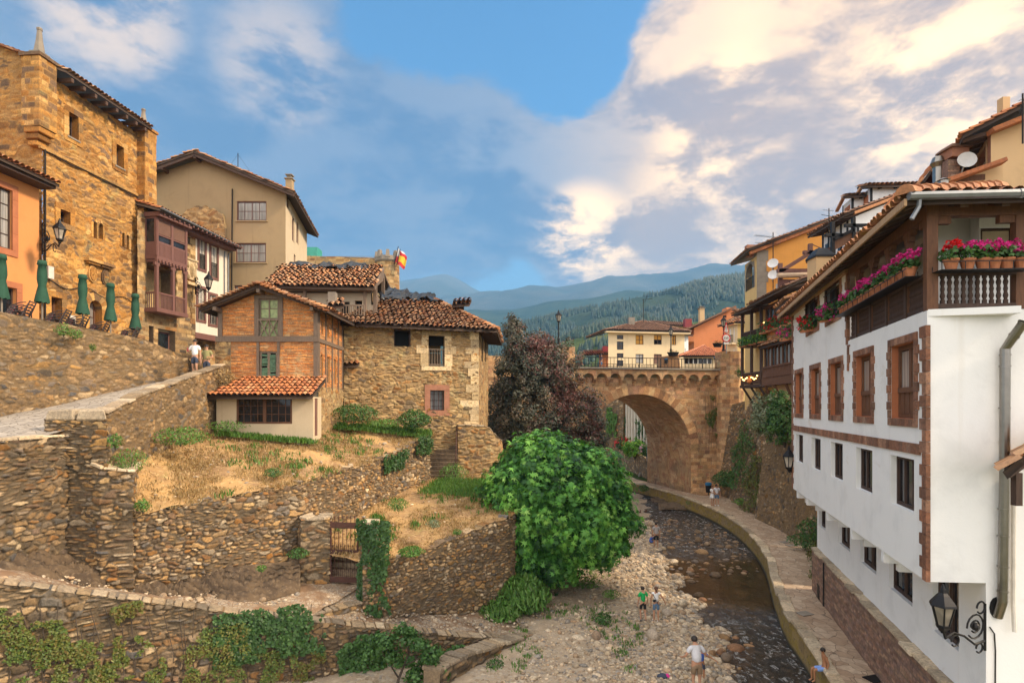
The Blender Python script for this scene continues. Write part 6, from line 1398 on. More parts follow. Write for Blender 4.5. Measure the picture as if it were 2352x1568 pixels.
plt=wthing('plinth_wall','purple-brown stone plinth wall with flat cap along the path',FP,'plinth',.8,2.85,pat=('coursed',.26,.105,.032,.02,.012),thick=.6,seed=15)
stones_line('cap',FP,lambda s:np.full(len(s),2.85),plt,M['red_stone']if False else M['coping'],w=.9,h=.07,depth=.75,d=.07,jit=.15)
m_=MB();fbox(m_,FP,FP.cum[1]+1.05,FP.cum[1]+1.4,-.05,.035,1.0,1.6);m_.build('vent_hatch',M['iron'],plt);m_=MB();m_.tube([FP.p(FP.cum[1]+2.3,.05,2.8),FP.p(FP.cum[1]+2.3,.05,1.0)],.03,5);m_.build('downpipe',M['wire'],plt)
wall_lamp('large black wall lantern on a scroll bracket at the low corner of the white house',FEl.p(-.02+.0,.0,Z(1440,11.4)),Vector((X(2166,11.2),11.2,Z(1455,11.2))),0,.84)
m_=MB();m_.tube([FEl.p(.05,.03,Z(1445,11.4)),FEl.p(.14,.03,Z(1460,11.4)),FEl.p(.16,.03,Z(1500,11.4)),FEl.p(.15,.03,2)],.014,4);m_.build('cable',M['wire'],wh)
wall_lamp('small black lantern at the far corner of the white house near the rock wall',FS.p(.05,.02,Z(1080,25)),W(1812,1083,25.2),0,1.0)
px=thing('porch_roof','small tiled porch roof with dark timbers at the right edge','porch',tuple(W(2340,1100,10.6)))
roof('roof',[W(2306,1082,10.2),W(2306,1072,11.3),W(2420,985,11.3),W(2420,985,10.2)],px,'tile_old',pitch=.22,jit=.6,seed=41)
m_=MB();[m_.bar(W(2312,1090,y),W(2420,1015,y),.1,.12)for y in(10.3,10.7,11.1)];m_.bar(W(2335,1085,10.4),W(2335,1160,10.4),.12,.12);m_.build('porch_timber',M['dark_wood'],px)

# rock wall and houses between white house and bridge
rk=[(1648,54.0),(1672,52.0),(1700,46.5),(1745,42.5),(1775,40.2),(1806,37.6),(1838,34.3),(1870,33.2)]
FRk=Path([(X(x,Y),Y)for x,Y in rk],lean=.17,zref=1.0)
wthing('embankment_wall','leaning rubble embankment wall on the far side of the riverside path',FRk,'rubble',.6,lin([(0,9.5),(FRk.cum[2],10.6),(FRk.cum[5],10.4),(FRk.L,9.8)]),pat=('rubble',.38,.22,.075,.10,.05),thick=.5,seed=62)
FRb=Path([(X(1734,42.0),42.0),(X(1790,38.0),38.0),(X(1840,34.0),34.0),(X(1864,33.6),33.6)],lean=.12,zref=1.0)
wthing('rubble_bastion','rounded rubble bastion bulging out of the embankment under the bushes',FRb,'rubble_lane',.6,lin([(0,6.4),(FRb.cum[1],6.9),(FRb.cum[2],6.4),(FRb.L,5.8)]),pat=('rubble',.30,.19,.065,.08,.05),thick=1.5,seed=63)
loft('hedge_bank',[G(1866,33.0,.9),G(1872,29.5,.9),G(1876,26.0,.95)],[G(1900,33.5,6.2),G(1905,30,6.0),G(1905,26.5,5.6)],M['rock'],n=10,m=8,noise=.15)
FU1=Path([(X(1711,47),47),(X(1757,43.6),43.6)]);yh=thing('yellow_balcony_house','tall narrow yellow house with two dark timber balconies beside the bridge','house',tuple(FU1.p(0,-2,9)))
hy=[FU1.rect(1720,1727,742,790),FU1.rect(1738,1750,795,878),FU1.rect(1722,1728,815,838),FU1.rect(1738,1748,738,784)]
wall('wall',M['yellow'],FU1,9,17.2,yh,holes=hy,d0=-.9,rev=.2)
m_=MB();[fbox(m_,FU1,h[0]-.3,h[1]+.3,-1.3,-1.15,h[2]-.2,h[3]+.2)for h in hy[:1]+hy[2:]];m_.build('window',M['pane'],yh);m_=MB();fbox(m_,FU1,hy[1][0]-.3,hy[1][1]+.3,-1.3,-1.1,hy[1][2]-.2,hy[1][3]+.2);m_.build('door',M['maroon'],yh)
bm=MB();Lf=FU1.L
for zf in(FU1.zat(1735,790),FU1.zat(1735,886)):
 fbox(bm,FU1,-.2,Lf,-.95,.35,zf-.12,zf+.12);fbox(bm,FU1,-.1,Lf,.2,.3,zf+1.0,zf+1.1);fbox(bm,FU1,-.1,Lf,.23,.27,zf+.2,zf+.28)
 for i in range(26):s=Lf*i/25;fbox(bm,FU1,s-.03,s+.03,.23,.27,zf+.15,zf+1.0)
 for s in(.05,Lf*.5,Lf-.1):fbox(bm,FU1,s-.1,s+.1,.15,.33,zf+.1,zf+3.2)
for s in(.3,Lf*.5,Lf-.3):bm.bar(FU1.p(s,.3,FU1.zat(1735,886)-.1),FU1.p(s,-.9,FU1.zat(1735,886)-1.9),.12,.14)
bm.build('balcony',M['dark_wood'],yh)
roof('roof',[FU1.p(-.6,.9,17.0),FU1.p(Lf+.6,.9,17.0),FU1.p(Lf+.6,-3,18.6),FU1.p(-.6,-3,18.6)],yh,'tile_brown',seed=44);rafters('eave_rafter',FU1,-.3,Lf+.3,.6,-.8,.8,17.1,16.9,.12,.14,yh)
m_=MB();zf=FU1.zat(1735,886);[m_.ball(FU1.p(.2+Lf*.8*i/11,.38,zf+.75-.25*math.sin(math.pi*((i*3)%11)/11)),.055)for i in range(12)];m_.ball(FU1.p(Lf-.15,.0,FU1.zat(1752,742)),.10);m_.ball(FU1.p(Lf-.4,-.3,FU1.zat(1748,826)),.09);m_.build('fairy_light',M['bulb'],yh)
m_=MB();m_.lathe(FU1.p(Lf*.5,.42,zf+.2),[(.05,0),(.22,.12),(.18,.3),(.08,.42),(.12,.62)],8);m_.build('ornament',M['cloth_orange'],yh)
FU2=Path([(X(1757,43.2),43.2),(X(1846,36.6),36.6)]);th=thing('timber_house','dark timber-fronted house with glazed galleries and red flower shelf','house',tuple(FU2.p(0,-2,9)))
z_={y:FU2.zat(1797,y)for y in(882,866,838,788,776,752,690,678)}
wall('wall',M['tan'],FU2,9,z_[678],th,d0=-.5)
gm=MB();fbox(gm,FU2,0,FU2.L,-.5,.25,z_[882],z_[866]);fbox(gm,FU2,0,FU2.L,.05,.22,z_[838]-.05,z_[838]+.08);fbox(gm,FU2,0,FU2.L,.0,.2,z_[788]-.1,z_[788]+.1);fbox(gm,FU2,0,FU2.L,-.1,.14,z_[866],z_[838]-.05)
for i in range(11):s=FU2.L*i/10;fbox(gm,FU2,s-.07,s+.07,-.1,.16,z_[866],z_[838]);fbox(gm,FU2,s-.07,s+.07,-.08,.03,z_[838]+.08,z_[788])
for i in range(22):s=FU2.L*(i+.5)/22;fbox(gm,FU2,s-.14,s+.14,.14,.18,z_[866]+.12,z_[866]+.5)
for i in range(9):s=FU2.L*i/8;fbox(gm,FU2,s-.07,s+.07,-.2,-.05,z_[752],z_[690])
fbox(gm,FU2,0,FU2.L,-.3,.08,z_[690]-.1,z_[690]+.1);fbox(gm,FU2,0,FU2.L,-.3,.03,z_[752]+.8,z_[752]+.9)
for s in(.6,FU2.L*.35,FU2.L*.65,FU2.L-.5):gm.bar(FU2.p(s,.2,z_[882]),FU2.p(s,-.6,z_[882]-1.9),.14,.16)
gm.build('timber_gallery',M['brown_wood'],th)
m_=MB();fbox(m_,FU2,.1,FU2.L-.1,-.2,-.04,z_[838],z_[788]);fbox(m_,FU2,.1,FU2.L-.1,-.3,-.13,z_[752],z_[690]);m_.build('pane',M['pane2'],th)
m_=MB();[fbox(m_,FU2,FU2.L*(i+.25)/10,FU2.L*(i+.75)/10,-.035,-.025,z_[838]+.1,z_[788]-.2)for i in(1,3,4,6,8)];m_.build('curtain',M['curtain_grey'],th)
wall('brick_apron',M['bricks'],FU2,z_[776],z_[752],th,pat=('coursed',.3,.09,.08,.02,.02),d0=.02)
roof('skirt_roof',[FU2.p(0,.5,z_[788]+.05),FU2.p(FU2.L,.5,z_[788]+.05),FU2.p(FU2.L,.0,z_[776]+.05),FU2.p(0,.0,z_[776]+.05)],th,'tile_old',pitch=.24,seed=47)
roof('roof',[FU2.p(-.4,1.2,z_[678]-.1),FU2.p(FU2.L+.3,1.2,z_[678]-.1),FU2.p(FU2.L+.3,-3.5,z_[678]+1.9),FU2.p(-.4,-3.5,z_[678]+1.9)],th,'tile_brown',seed=48);rafters('eave_rafter',FU2,0,FU2.L,.6,-.4,1.1,z_[678]+.1,z_[678]-.2,.12,.14,th)
m_=MB();m_.ball(FU2.p(FU2.L-1.0,.1,FU2.zat(1827,688)),.13);m_.build('wall_light',M['bulb'],th)
m_=MB();[m_.bar(FU2.p(s,-3,z_[678]+.5),FU2.p(s,-3,z_[678]+3.0),.2)for s in(1.5,6.5)];fbox(m_,FU2,.5,7.5,-3.1,-2.8,z_[678]+2.9,z_[678]+3.1);m_.build('roof_screen',M['brown_wood'],th)
FU3=Path([(X(1822,27.6),27.6),(X(1850,25.2),25.2)]);sb3=thing('end_balcony','narrow dark balcony bay squeezed against the far end of the white house','balcony',tuple(FU3.p(0,-1,9)))
m_=MB();z0,z1,z2=FU3.zat(1835,824),FU3.zat(1835,775),FU3.zat(1835,712)
fbox(m_,FU3,0,FU3.L,-.8,.1,z0-.15,z0);fbox(m_,FU3,0,FU3.L,0,.08,z1-.08,z1)
for i in range(12):s=FU3.L*i/11;fbox(m_,FU3,s-.035,s+.035,.0,.06,z0,z1)
for s in(.06,FU3.L*.5,FU3.L-.06):fbox(m_,FU3,s-.06,s+.06,-.1,.08,z0,z2+.4)
fbox(m_,FU3,0,FU3.L,-.9,-.8,z0,z2+.5);fbox(m_,FU3,0,FU3.L,-.1,.08,z2+.2,z2+.45);m_.build('timber',M['dark_wood'],sb3);roof('roof',[FU3.p(-.3,.8,z2+.3),FU3.p(FU3.L,.8,z2+.3),FU3.p(FU3.L,-1.5,z2+1.2),FU3.p(-.3,-1.5,z2+1.2)],sb3,'tile_old',seed=3)
wall('wall',M['white'],FU3,6,z0-.1,sb3,d0=-.02)
FV=Path([(X(1711,51),51),(X(1738,48),48)]);FV2=F2(1738,48,1985,46.5);vh=thing('tall_orange_house','tall orange house with grey corner stones and arched loggia above the bridge','house',tuple(FV2.p(3,-3,9)))
hv=[FV.rect(1715,1733,606,664),FV.rect(1720,1728,690,712)]
wall('front_wall',M['yellow'],FV,9,FV.zat(1738,588),vh,holes=hv,rev=.5);wall('side_wall',M['orange_wall'],FV2,9,lin([(0,FV2.zat(1738,582)),(FV2.at(1895),FV2.zat(1895,517)),(FV2.L,FV2.zat(1985,480))]),vh)
m_=MB();z=9
while z<FV2.zat(1738,590):fbox(m_,FV2,0,FV2.at(1760)+(.15 if int(z/.9)%2 else 0),-.1,.05,z+.01,z+.9);z+=.9
m_.build('quoin',M['grey_stone'],vh)
arched_frame(FV,[hv[0]],.2,.06,'grey_stone',vh,name='loggia_arch');m_=MB();[fbox(m_,FV,h[0]-.1,h[1]+.1,-.75,-.6,h[2]-.1,h[3]+.1)for h in hv];m_.build('opening',M['pane'],vh)
m_=MB();h=hv[0];[fbox(m_,FV,h[0]+(h[1]-h[0])*i/8-.02,h[0]+(h[1]-h[0])*i/8+.02,.0,.05,h[2],h[2]+1.0)for i in range(9)];fbox(m_,FV,h[0],h[1],0,.06,h[2]+.95,h[2]+1.02);m_.build('railing',M['iron'],vh)
zq=FV2.zat(1738,580);roof('roof',[FV.p(-1.2,.9,FV.zat(1720,592)),FV.p(FV.L+.5,.9,FV.zat(1720,592)+.1),FV2.p(FV2.L,.4,FV2.zat(1985,480)+.2),FV2.p(FV2.L,-9,FV2.zat(1985,480)+.2)],vh,'tile_brown',seed=51)
m_=MB();m_.bar(FV2.p(-.6,.2,zq-.1),FV2.p(FV2.at(1895),.2,FV2.zat(1895,515)),.4,.25);m_.build('verge_tile',M['tile_red'],vh);chimney(vh,W(1721,590,50),.6,1.0,'red_stone',False)
m_=MB();b=FV2.p(FV2.at(1772),.5,FV2.zat(1772,690));m_.tube([b,b+Vector((0,0,5.6))],.04,4);t=b+Vector((0,0,5.2));m_.tube([t+Vector((-1.5,0,.15)),t+Vector((.6,0,-.1))],.02,3);m_.tube([t+Vector((-1.5,0,-.45)),t+Vector((.3,0,-.55))],.02,3);[m_.tube([t+Vector((-1.5+.22*k,-.3,.14-.02*k)),t+Vector((-1.5+.22*k,.3,.14-.02*k))],.012,3)for k in range(9)];m_.build('antenna',M['wire'],vh)
def dish(p,r,parent,nrm=(-.5,-.8,.3)):
 m=MB();n=Vector(nrm).normalized();u=n.orthogonal().normalized();w=n.cross(u);vs=[]
 for q,dp in((0.02,-.14),(.5,-.09),(1.0,0),(1.02,-.02),(.5,-.12),(.02,-.17)):vs+=[Vector(p)+(u*math.cos(a)+w*math.sin(a))*r*q+n*dp*r*2 for a in np.linspace(0,2*math.pi,14,endpoint=False)]
 m._add(vs,[(i*14+k,i*14+(k+1)%14,(i+1)*14+(k+1)%14,(i+1)*14+k)for i in range(5)for k in range(14)]);m.tube([Vector(p)-n*r*.3,Vector(p)-n*r*.6+Vector((0,.2,-r))],.03,4);m.build('satellite_dish',M['dish'],parent)
dish(W(1775,604,47),.42,vh);dish(W(1776,630,47),.42,vh)
pg=thing('pergola','brown timber pergola frame with rolled awning on a roof terrace','pergola',tuple(W(1840,700,42)))
m_=MB();B=lambda x0,y0,x1,y1,Y=41.5,w=.26:m_.bar(W(x0,y0,Y),W(x1,y1,Y),w);B(1861,560,1861,690);B(1845,580,1935,580);B(1861,581,1795,622);B(1792,605,1792,720);B(1785,622,1862,622);B(1862,560,1905,578,41.5,.05);B(1792,648,1860,648,41.5,.35);m_.bar(W(1792,622,41.5),W(1792,622,45),.2);m_.bar(W(1861,581,41.5),W(1861,581,45),.2);m_.build('frame',M['red_wood'],pg)
m_=MB();m_.tube([W(1786,633,41.2),W(1858,631,41.2)],.19,8);m_.build('awning',M['fabric_awning'],pg)
FWt=Path([(X(1782,44.5),44.5),(X(1870,42.5),42.5)]);m_=MB();fbox(m_,FWt,1.5,FWt.L,-.3,0,15,FWt.zat(1830,655));m_.build('terrace_wall',M['white'],pg)
m_=MB();fbox(m_,Path([(X(1782,43),43),(X(1812,42.5),42.5)]),0,1.0,-.1,0,Z(668,43),Z(652,43));m_.build('sign_panel',M['curtain'],pg)
ch=thing('roof_chimney','square rendered chimney with flat iron hood behind the white house roof','chimney',tuple(W(1884,640,30)));m_=MB();m_.box(W(1884,625,30),(.9,.9,1.6));m_.build('stack',M['tan'],ch);m_=MB();p=W(1884,590,30);m_.lathe(p,[(.75,-.1),(.72,.0),(.3,.42),(.02,.45)],4,R(45));[m_.tube([p+Vector((a,b,-.6)),p+Vector((a,b,0))],.03,4)for a in(-.35,.35)for b in(-.35,.35)];m_.build('hood',M['iron'],ch)
FW1=Path([(X(1889,40),40),(X(1965,36),36)]);FW2=F2(1965,36,2200,35.5);dh=thing('dormer_house','white house with dark timber strips and two tiled dormers','house',tuple(FW1.p(0,-3,9)))
ze=FW1.zat(1965,497);wall('timbered_wall',M['white'],FW1,9,ze,dh);wall('gable_wall',M['white'],FW2,9,lin([(0,FW2.zat(1965,497)),(FW2.at(2075),FW2.zat(2075,452)),(FW2.L,FW2.zat(2200,410))]),dh)
m_=MB();[fbox(m_,FW1,s-.08,s+.08,-.05,.05,14,ze)for s in np.linspace(.1,FW1.L-.1,6)];fbox(m_,FW1,0,FW1.L,-.05,.06,ze-2.2,ze-2.0);fbox(m_,FW1,0,FW1.L,-.05,.06,ze-4.6,ze-4.4);fbox(m_,FW2,.1,4.5,.0,.06,FW2.zat(2000,520),FW2.zat(2000,514));[fbox(m_,FW2,s,s+.15,0,.05,15,FW2.zat(2000,516))for s in(.05,1.6)];m_.build('timber_strip',M['iron'],dh)
for x0,x1,y0,y1 in((1896,1903,560,600),(1925,1935,540,580)):
 h=FW1.rect(x0,x1,y0,y1);m=MB();fbox(m,FW1,h[0],h[1],.0,.03,h[2],h[3]);m.build('window',M['pane'],dh)
roof('roof',[FW1.p(-.5,.8,ze+.1),FW1.p(FW1.L+.3,.8,ze+.1),FW1.p(FW1.L+.3,-5,ze+2.2),FW1.p(-.5,-5,ze+2.2)],dh,'tile_brown',seed=53);rafters('eave_rafter',FW1,0,FW1.L,.6,-.1,.75,ze+.1,ze-.05,.12,.14,dh)
m_=MB();m_.bar(FW2.p(-.2,.15,FW2.zat(1965,492)),FW2.p(FW2.at(2075),.15,FW2.zat(2075,447)),.35,.16);m_.build('verge_tile',M['tile_red'],dh)
for x0,x1,xr,yt,yb,Yd in((1936,1957,2000,446,497,38.5),(1973,2000,2110,423,497,37.5)):
 Fd=F2(x1,Yd,xr,Yd-.2);Ff=Path([(X(x0,Yd+1.6),Yd+1.6),(X(x1,Yd),Yd)]);zt=Z(yt+8,Yd)
 dm=MB();fbox(dm,Fd,0,Fd.L,-.2,0,Z(yb+30,Yd),zt);fbox(dm,Ff,0,Ff.L,-.2,0,Z(yb+30,Yd),zt);o=dm.build('dormer',M['white'],dh)
 g=MB();fbox(g,Ff,Ff.L*.25,Ff.L*.8,.0,.04,Z(yb-4,Yd),zt-.35);g.build('dormer_shutter',M['terracotta'],o)
 g=MB();fbox(g,Fd,-.05,.1,.0,.04,Z(yb,Yd),zt);g.build('dormer_timber',M['iron'],o);g=MB();fbox(g,Ff,0,.1,0,.04,Z(yb,Yd),zt);g.build('dormer_timber',M['iron'],o)
 for s in np.arange(.5,Fd.L,1.0):g=MB();g.bar(Fd.p(s,-.1,zt-.05),Fd.p(s,.3,zt-.1),.12);g.build('dormer_rafter',M['iron'],o)
 r=roof('dormer_roof',[Fd.p(-.5,.45,zt+.0),Fd.p(Fd.L,.45,zt),Fd.p(Fd.L,-1.3,zt+.55),Fd.p(-.2,-1.3,zt+.55)],o,'tile_old',seed=57)
 g=MB();g.bar(Ff.p(-.3,.3,zt-.25),Ff.p(Ff.L*.6,.3,zt+.25),.2,.14);g.build('dormer_verge',M['tile_old'],o)
m_=MB();[m_.bar(W(a,b,33),W(c,d,33),.18)for a,b,c,d in((1912,510,1912,600),(1960,500,1960,570),(1895,540,1935,540),(1940,518,2060,518),(1912,552,1960,528))];m_.build('terrace_frame',M['iron'],dh);m_=MB();m_.hexa([W(1915,575,33),W(1962,552,33),W(1962,552,33.1),W(1915,575,33.1),W(1915,552,33),W(1962,528,33),W(1962,528,33.1),W(1915,552,33.1)]);m_.build('terrace_panel',M['brown_wood'],dh)
m_=MB();b=W(1904,535,37);m_.tube([b,b+Vector((0,0,1.6))],.03,4);m_.tube([b+Vector((-.5,0,1.2)),b+Vector((1.1,0,.9))],.02,3);m_.tube([b+Vector((-.4,0,1.5)),b+Vector((.3,0,1.45))],.015,3);m_.build('antenna',M['wire'],dh)
bg=thing('brown_gable_house','dark brown timber gables with red tiles stacked behind the white house','house',tuple(W(2100,520,27)))
for x0,xa,x1,y0,ya,y1,Yd,nm in((2043,2074,2140,472,436,436,28,1),(2103,2143,2205,440,385,388,25,2)):
 m=MB();m._add([W(x0,y0,Yd),W(xa,ya+6,Yd),W(x1,y1+8,Yd-.2),W(x1,y0+60,Yd-.2),W(x0+8,y0+60,Yd)],[(4,3,2,1,0)]);m._add([W(x0,y0,Yd),W(xa,ya+6,Yd),W(xa,ya+6,Yd+4),W(x0,y0,Yd+4)],[(0,1,2,3)]);m.build('gable',M['red_wood'],bg)
 roof('roof',[W(x0-6,y0+6,Yd+5),W(x0-6,y0+6,Yd-.7),W(xa-3,ya,Yd-.7),W(xa-3,ya,Yd+5)],bg,'tile_red',seed=60+nm);roof('roof',[W(xa-3,ya+12,Yd-.8),W(x1+30,y1+12,Yd-1),W(x1+30,y1-4,Yd+1.5),W(xa,ya-3,Yd+1.5)],bg,'tile_red',pitch=.3,seed=64+nm)
tn=thing('tan_house','tan rendered house at the top right with red verge tiles and brick side','house',tuple(W(2300,430,21)))
FX1=F2(2176,21,2520,20.2);zz_=lin([(0,Z(428,21)),(FX1.at(2303),Z(377,20.6)),(FX1.at(2304),Z(300,20.6)),(FX1.L,Z(200,20.3))]);wl=FX1.rect(2190,2272,412,430)
FX1=F2(2176,21,2304,20.6);wall('lower_wall',M['tan'],FX1,1,lin([(0,Z(421,21)),(FX1.L,Z(375,20.6))]),tn);FX2=F2(2276,21.6,3300,19.2);wall('upper_wall',M['tan'],FX2,1,lin([(0,Z(300,21.6)),(FX2.at(2520),Z(205,21)),(FX2.L,Z(205,21))]),tn)
m_=MB();h=FX1.rect(2196,2262,403,416);fbox(m_,FX1,h[0],h[1],0,.03,h[2],h[3]);m_.build('window',M['brown_wood'],tn)
FX3=Path([(X(2212,26),26),(X(2276,21.6),21.6)]);hb_=FX3.rect(2247,2266,348,385);wall('brick_wall',M['bricks']if False else M['red_stone'],FX3,13,FX3.zat(2276,300),tn,holes=[hb_],rev=.2);m_=MB();fbox(m_,FX3,hb_[0],hb_[1],-.25,-.2,hb_[2],hb_[3]);m_.build('window',M['pane'],tn);surround(FX3,hb_,.15,.04,M['light_wood'],tn,'window_surround',block=1)
zt=FX3.zat(2276,297);roof('roof',[FX3.p(-1.2,.9,zt-.1),FX3.p(FX3.L+.3,.9,zt-.1),FX3.p(FX3.L+.3,-4,zt+1.9),FX3.p(-1.2,-4,zt+1.9)],tn,'tile_red',seed=71);rafters('eave_rafter',FX3,-.8,FX3.L,.6,-.1,.85,zt-.1,zt-.25,.12,.14,tn)
m_=MB();m_.bar(W(2168,419,20.8),W(2306,370,20.3),.45,.14);m_.bar(W(2274,303,21.4),W(2520,205,20.7),.45,.16);m_.build('verge_tile',M['tile_red'],tn)
chimney(tn,W(2305,290,22.5),.28,1.1,'tan',False)
bc=thing('brick_chimney','square brick chimney with flat tiled hood beside a satellite dish','chimney',tuple(W(2191,420,22.5)));wall('stack',M['plinth'],F2(2177,22.5,2205,22.5),Z(430,22.5),Z(366,22.5),bc,pat=('coursed',.2,.08,.03,.015,.012),thick=.55);m_=MB();m_.box(W(2191,357,22.75),(.68,.7,.36));m_.build('crown',M['red_stone'],bc);m_=MB();p=W(2191,345,22.75);m_.lathe(p,[(.62,-.04),(.6,.02),(.42,.14)],4,R(45));[m_.tube([p+Vector((a,b,-.2)),p+Vector((a,b,0))],.02,4)for a in(-.22,.22)for b in(-.22,.22)];m_.build('hood',M['tile_brown'],bc);dish(W(2222,366,22.2),.33,bc,(-.3,-.9,.2))
for lab,x,y0,y1,r,Yv in(('steel roof vent with flared top left of the brick chimney',2154,362,388,.23,23),('small steel flue with conical cap just above the mossy white house roof',2166,408,434,.16,19.5)):
 t=thing('roof_vent',lab,'roof vent',tuple(W(x,y1,Yv)));p=W(x,y1,Yv);h=(y1-y0)/FX*Yv;m=MB()
 m.lathe(p,[(r*.75,-1.2),(r*.78,h*.1),(r*1.15,h*.5),(r*.8,h),(r*.75,h)]if r>.2 else[(r,-.8),(r,h*.7),(r*1.4,h*.72),(r*.1,h)],12);m.build('flue',M['steel'],t)
t=thing('roof_aerial','black lattice aerial on a pole at the right edge','aerial',tuple(W(2346,300,20)));m_=MB();m_.tube([W(2349,330,20),W(2349,215,20)],.03,5)
for k in range(6):m_.tube([W(2340+k*1.5,232+k*6,20),W(2352,226+k*6,20)],.012,3)
m_.tube([W(2341,262,20),W(2352,228,20)],.014,3);m_.build('grid',M['wire'],t)

# village beyond the bridge
def bg_house(name,label,F,z0,zt,mat,hs,parent_loc,frame='white',pane='pane',depth=.12,nx=2,ny=2,blinds=None):
 t=thing(name,label,'house',tuple(parent_loc));wall('wall',M[mat],F,z0,zt,t,holes=hs,rev=.15)
 for i,h in enumerate(hs):window(F,h,t,frame,pane,depth=depth,fw=.08,nx=nx,ny=ny,bar=.06,curt=(blinds or{}).get(i))
 return t
FY=F2(1397,84,1572,86);R4=FY.rect
hs=[R4(1417,1432,769,779),R4(1417,1432,784,803),R4(1417,1432,811,821),R4(1417,1432,827,840),R4(1460,1478,769,791),R4(1502,1520,769,791),R4(1543,1553,770,792),R4(1460,1478,813,834),R4(1502,1520,813,836)]
t=bg_house('yellow_house','pale yellow two-storey house with ochre blinds just beyond the bridge',FY,10,FY.zat(1480,762),'cream',hs,FY.p(5,-4,12),'dark_wood','pane',blinds={4:('ochre_blind',0,1),5:('ochre_blind',.5,1),6:('ochre_blind',0,1),7:('curtain',0,1),8:('brown_blind',0,1)})
zt=FY.zat(1480,761);e=[FY.p(-.7,.9,zt),FY.p(FY.L+.7,.9,zt),FY.p(FY.L+.7,-9,zt),FY.p(-.7,-9,zt)];apx=W(1478,737,89);roof('roof',[e[0],e[1],apx],t,'tile_brown',pitch=.4,rowp=.5,seed=80);roof('roof',[e[1],e[2],apx],t,'tile_brown',pitch=.4,rowp=.5,seed=81);roof('roof',[e[3],e[0],apx],t,'tile_brown',pitch=.4,rowp=.5,seed=82)
m_=MB();fbox(m_,FY,-.6,FY.L+.6,0,.85,zt-.35,zt-.1);m_.build('eave_board',M['cream'],t);chimney(t,W(1450,752,86.5),.9,1.5,'grey_stone',False)
m_=MB();b=W(1478,740,88);m_.tube([b,b+Vector((0,0,3.6))],.06,4);m_.tube([b+Vector((-.2,0,3.5)),b+Vector((1.4,0,3.7))],.04,3);m_.tube([b+Vector((.2,0,3.1)),b+Vector((.6,0,4.1))],.04,3);m_.build('antenna',M['wire'],t)
FO1=F2(1594,96,1686,96);hs=[FO1.rect(a,a+6,724,729)for a in(1663,1672,1681)];t=bg_house('coral_house','large orange gable-walled house beyond the bridge with a small side balcony',FO1,10,lin([(0,Z(753,96)),(FO1.L,Z(708,96))]),'coral',[h[:4]for h in hs[:2]],FO1.p(3,-4,12),'dark_wood')
FO2=Path([(X(1580,102),102),(X(1594,96),96)]);wall('side_wall',M['coral'],FO2,10,Z(753,96),t,holes=[FO2.rect(1585,1588,762,774),FO2.rect(1590,1592,758,772)]);m_=MB();fbox(m_,FO2,0,FO2.L,0,1.0,FO2.zat(1585,790),FO2.zat(1585,775));m_.build('balcony',M['coral'],t)
m_=MB();m_.bar(W(1574,757,95.4),W(1688,704,95.4),1.2,.25);m_.build('verge_tile',M['tile_brown'],t);m_=MB();fbox(m_,FO1,FO1.L-1.3,FO1.L+.05,-2,.05,10,Z(706,96));m_.build('corner_strip',M['coral'],t);roof('roof',[FO2.p(-2,1,Z(757,96)),FO2.p(FO2.L,1,Z(757,96)),W(1686,706,96),W(1686,706,104)],t,'tile_brown',pitch=.4,rowp=.6,seed=84)
FWh=F2(1553,92,1581,93);t=bg_house('white_annex','narrow white house squeezed between the yellow and the orange houses',FWh,10,FWh.zat(1570,768),'white',[FWh.rect(1572,1575,775,785),FWh.rect(1572,1575,800,812)],FWh.p(0,-2,12));roof('roof',[FWh.p(-.5,.6,FWh.zat(1570,770)),FWh.p(FWh.L+.5,.6,FWh.zat(1570,770)),FWh.p(FWh.L+.5,-4,FWh.zat(1570,755)),FWh.p(-.5,-4,FWh.zat(1570,755))],t,'tile_brown',seed=86)
FC1=F2(1541,112,1600,114);t=bg_house('cream_house','cream house with brown tiled roof and dark red chimney, farthest over the bridge',FC1,10,FC1.zat(1570,749),'cream',[FC1.rect(1547,1551,751,758)],FC1.p(2,-3,12));roof('roof',[FC1.p(-1,1,FC1.zat(1570,750)),FC1.p(FC1.L+1,1,FC1.zat(1570,750)),FC1.p(FC1.L+1,-6,FC1.zat(1570,730)),FC1.p(-.4,-6,FC1.zat(1570,730))],t,'tile_brown',pitch=.45,rowp=.6,seed=87);chimney(t,W(1579,752,110),1.3,1.6,'maroon',False);chimney(t,W(1611,740,108),.9,2.6,'tan',True)
FG1=F2(1686,90,1760,90);t=bg_house('gold_house','yellow house partly hidden at the right end of the bridge',FG1,10,lin([(0,Z(712,90)),(FG1.L,Z(735,90))]),'yellow',[FG1.rect(1692,1701,725,733)],FG1.p(2,-3,12),'dark_wood');m_=MB();m_.bar(W(1684,710,89.5),W(1760,734,89.5),1.2,.3);m_.build('verge_tile',M['tile_brown'],t)
FG2=F2(1668,72,1694,70.5);FG3=F2(1694,70.5,1760,70.5);t=bg_house('corner_house','cream and yellow corner house with black balcony behind the road signs',FG2,10,FG2.zat(1680,746),'cream',[FG2.rect(1675,1679,755,785),FG2.rect(1684,1687,752,785),FG2.rect(1684,1687,800,812)],FG2.p(1,-3,12));wall('side_wall',M['yellow'],FG3,10,FG2.zat(1680,746),t)
m_=MB();fbox(m_,FG2,FG2.at(1672),FG2.at(1692),0,.8,FG2.zat(1680,792),FG2.zat(1680,789));m_.build('balcony_slab',M['cream'],t);m_=MB();[m_.bar(FG2.p(s,.75,FG2.zat(1680,789)),FG2.p(s,.75,FG2.zat(1680,772)),.04)for s in np.linspace(FG2.at(1672),FG2.at(1692),12)];fbox(m_,FG2,FG2.at(1672),FG2.at(1692),.72,.78,FG2.zat(1680,773),FG2.zat(1680,771));m_.build('railing',M['iron'],t)
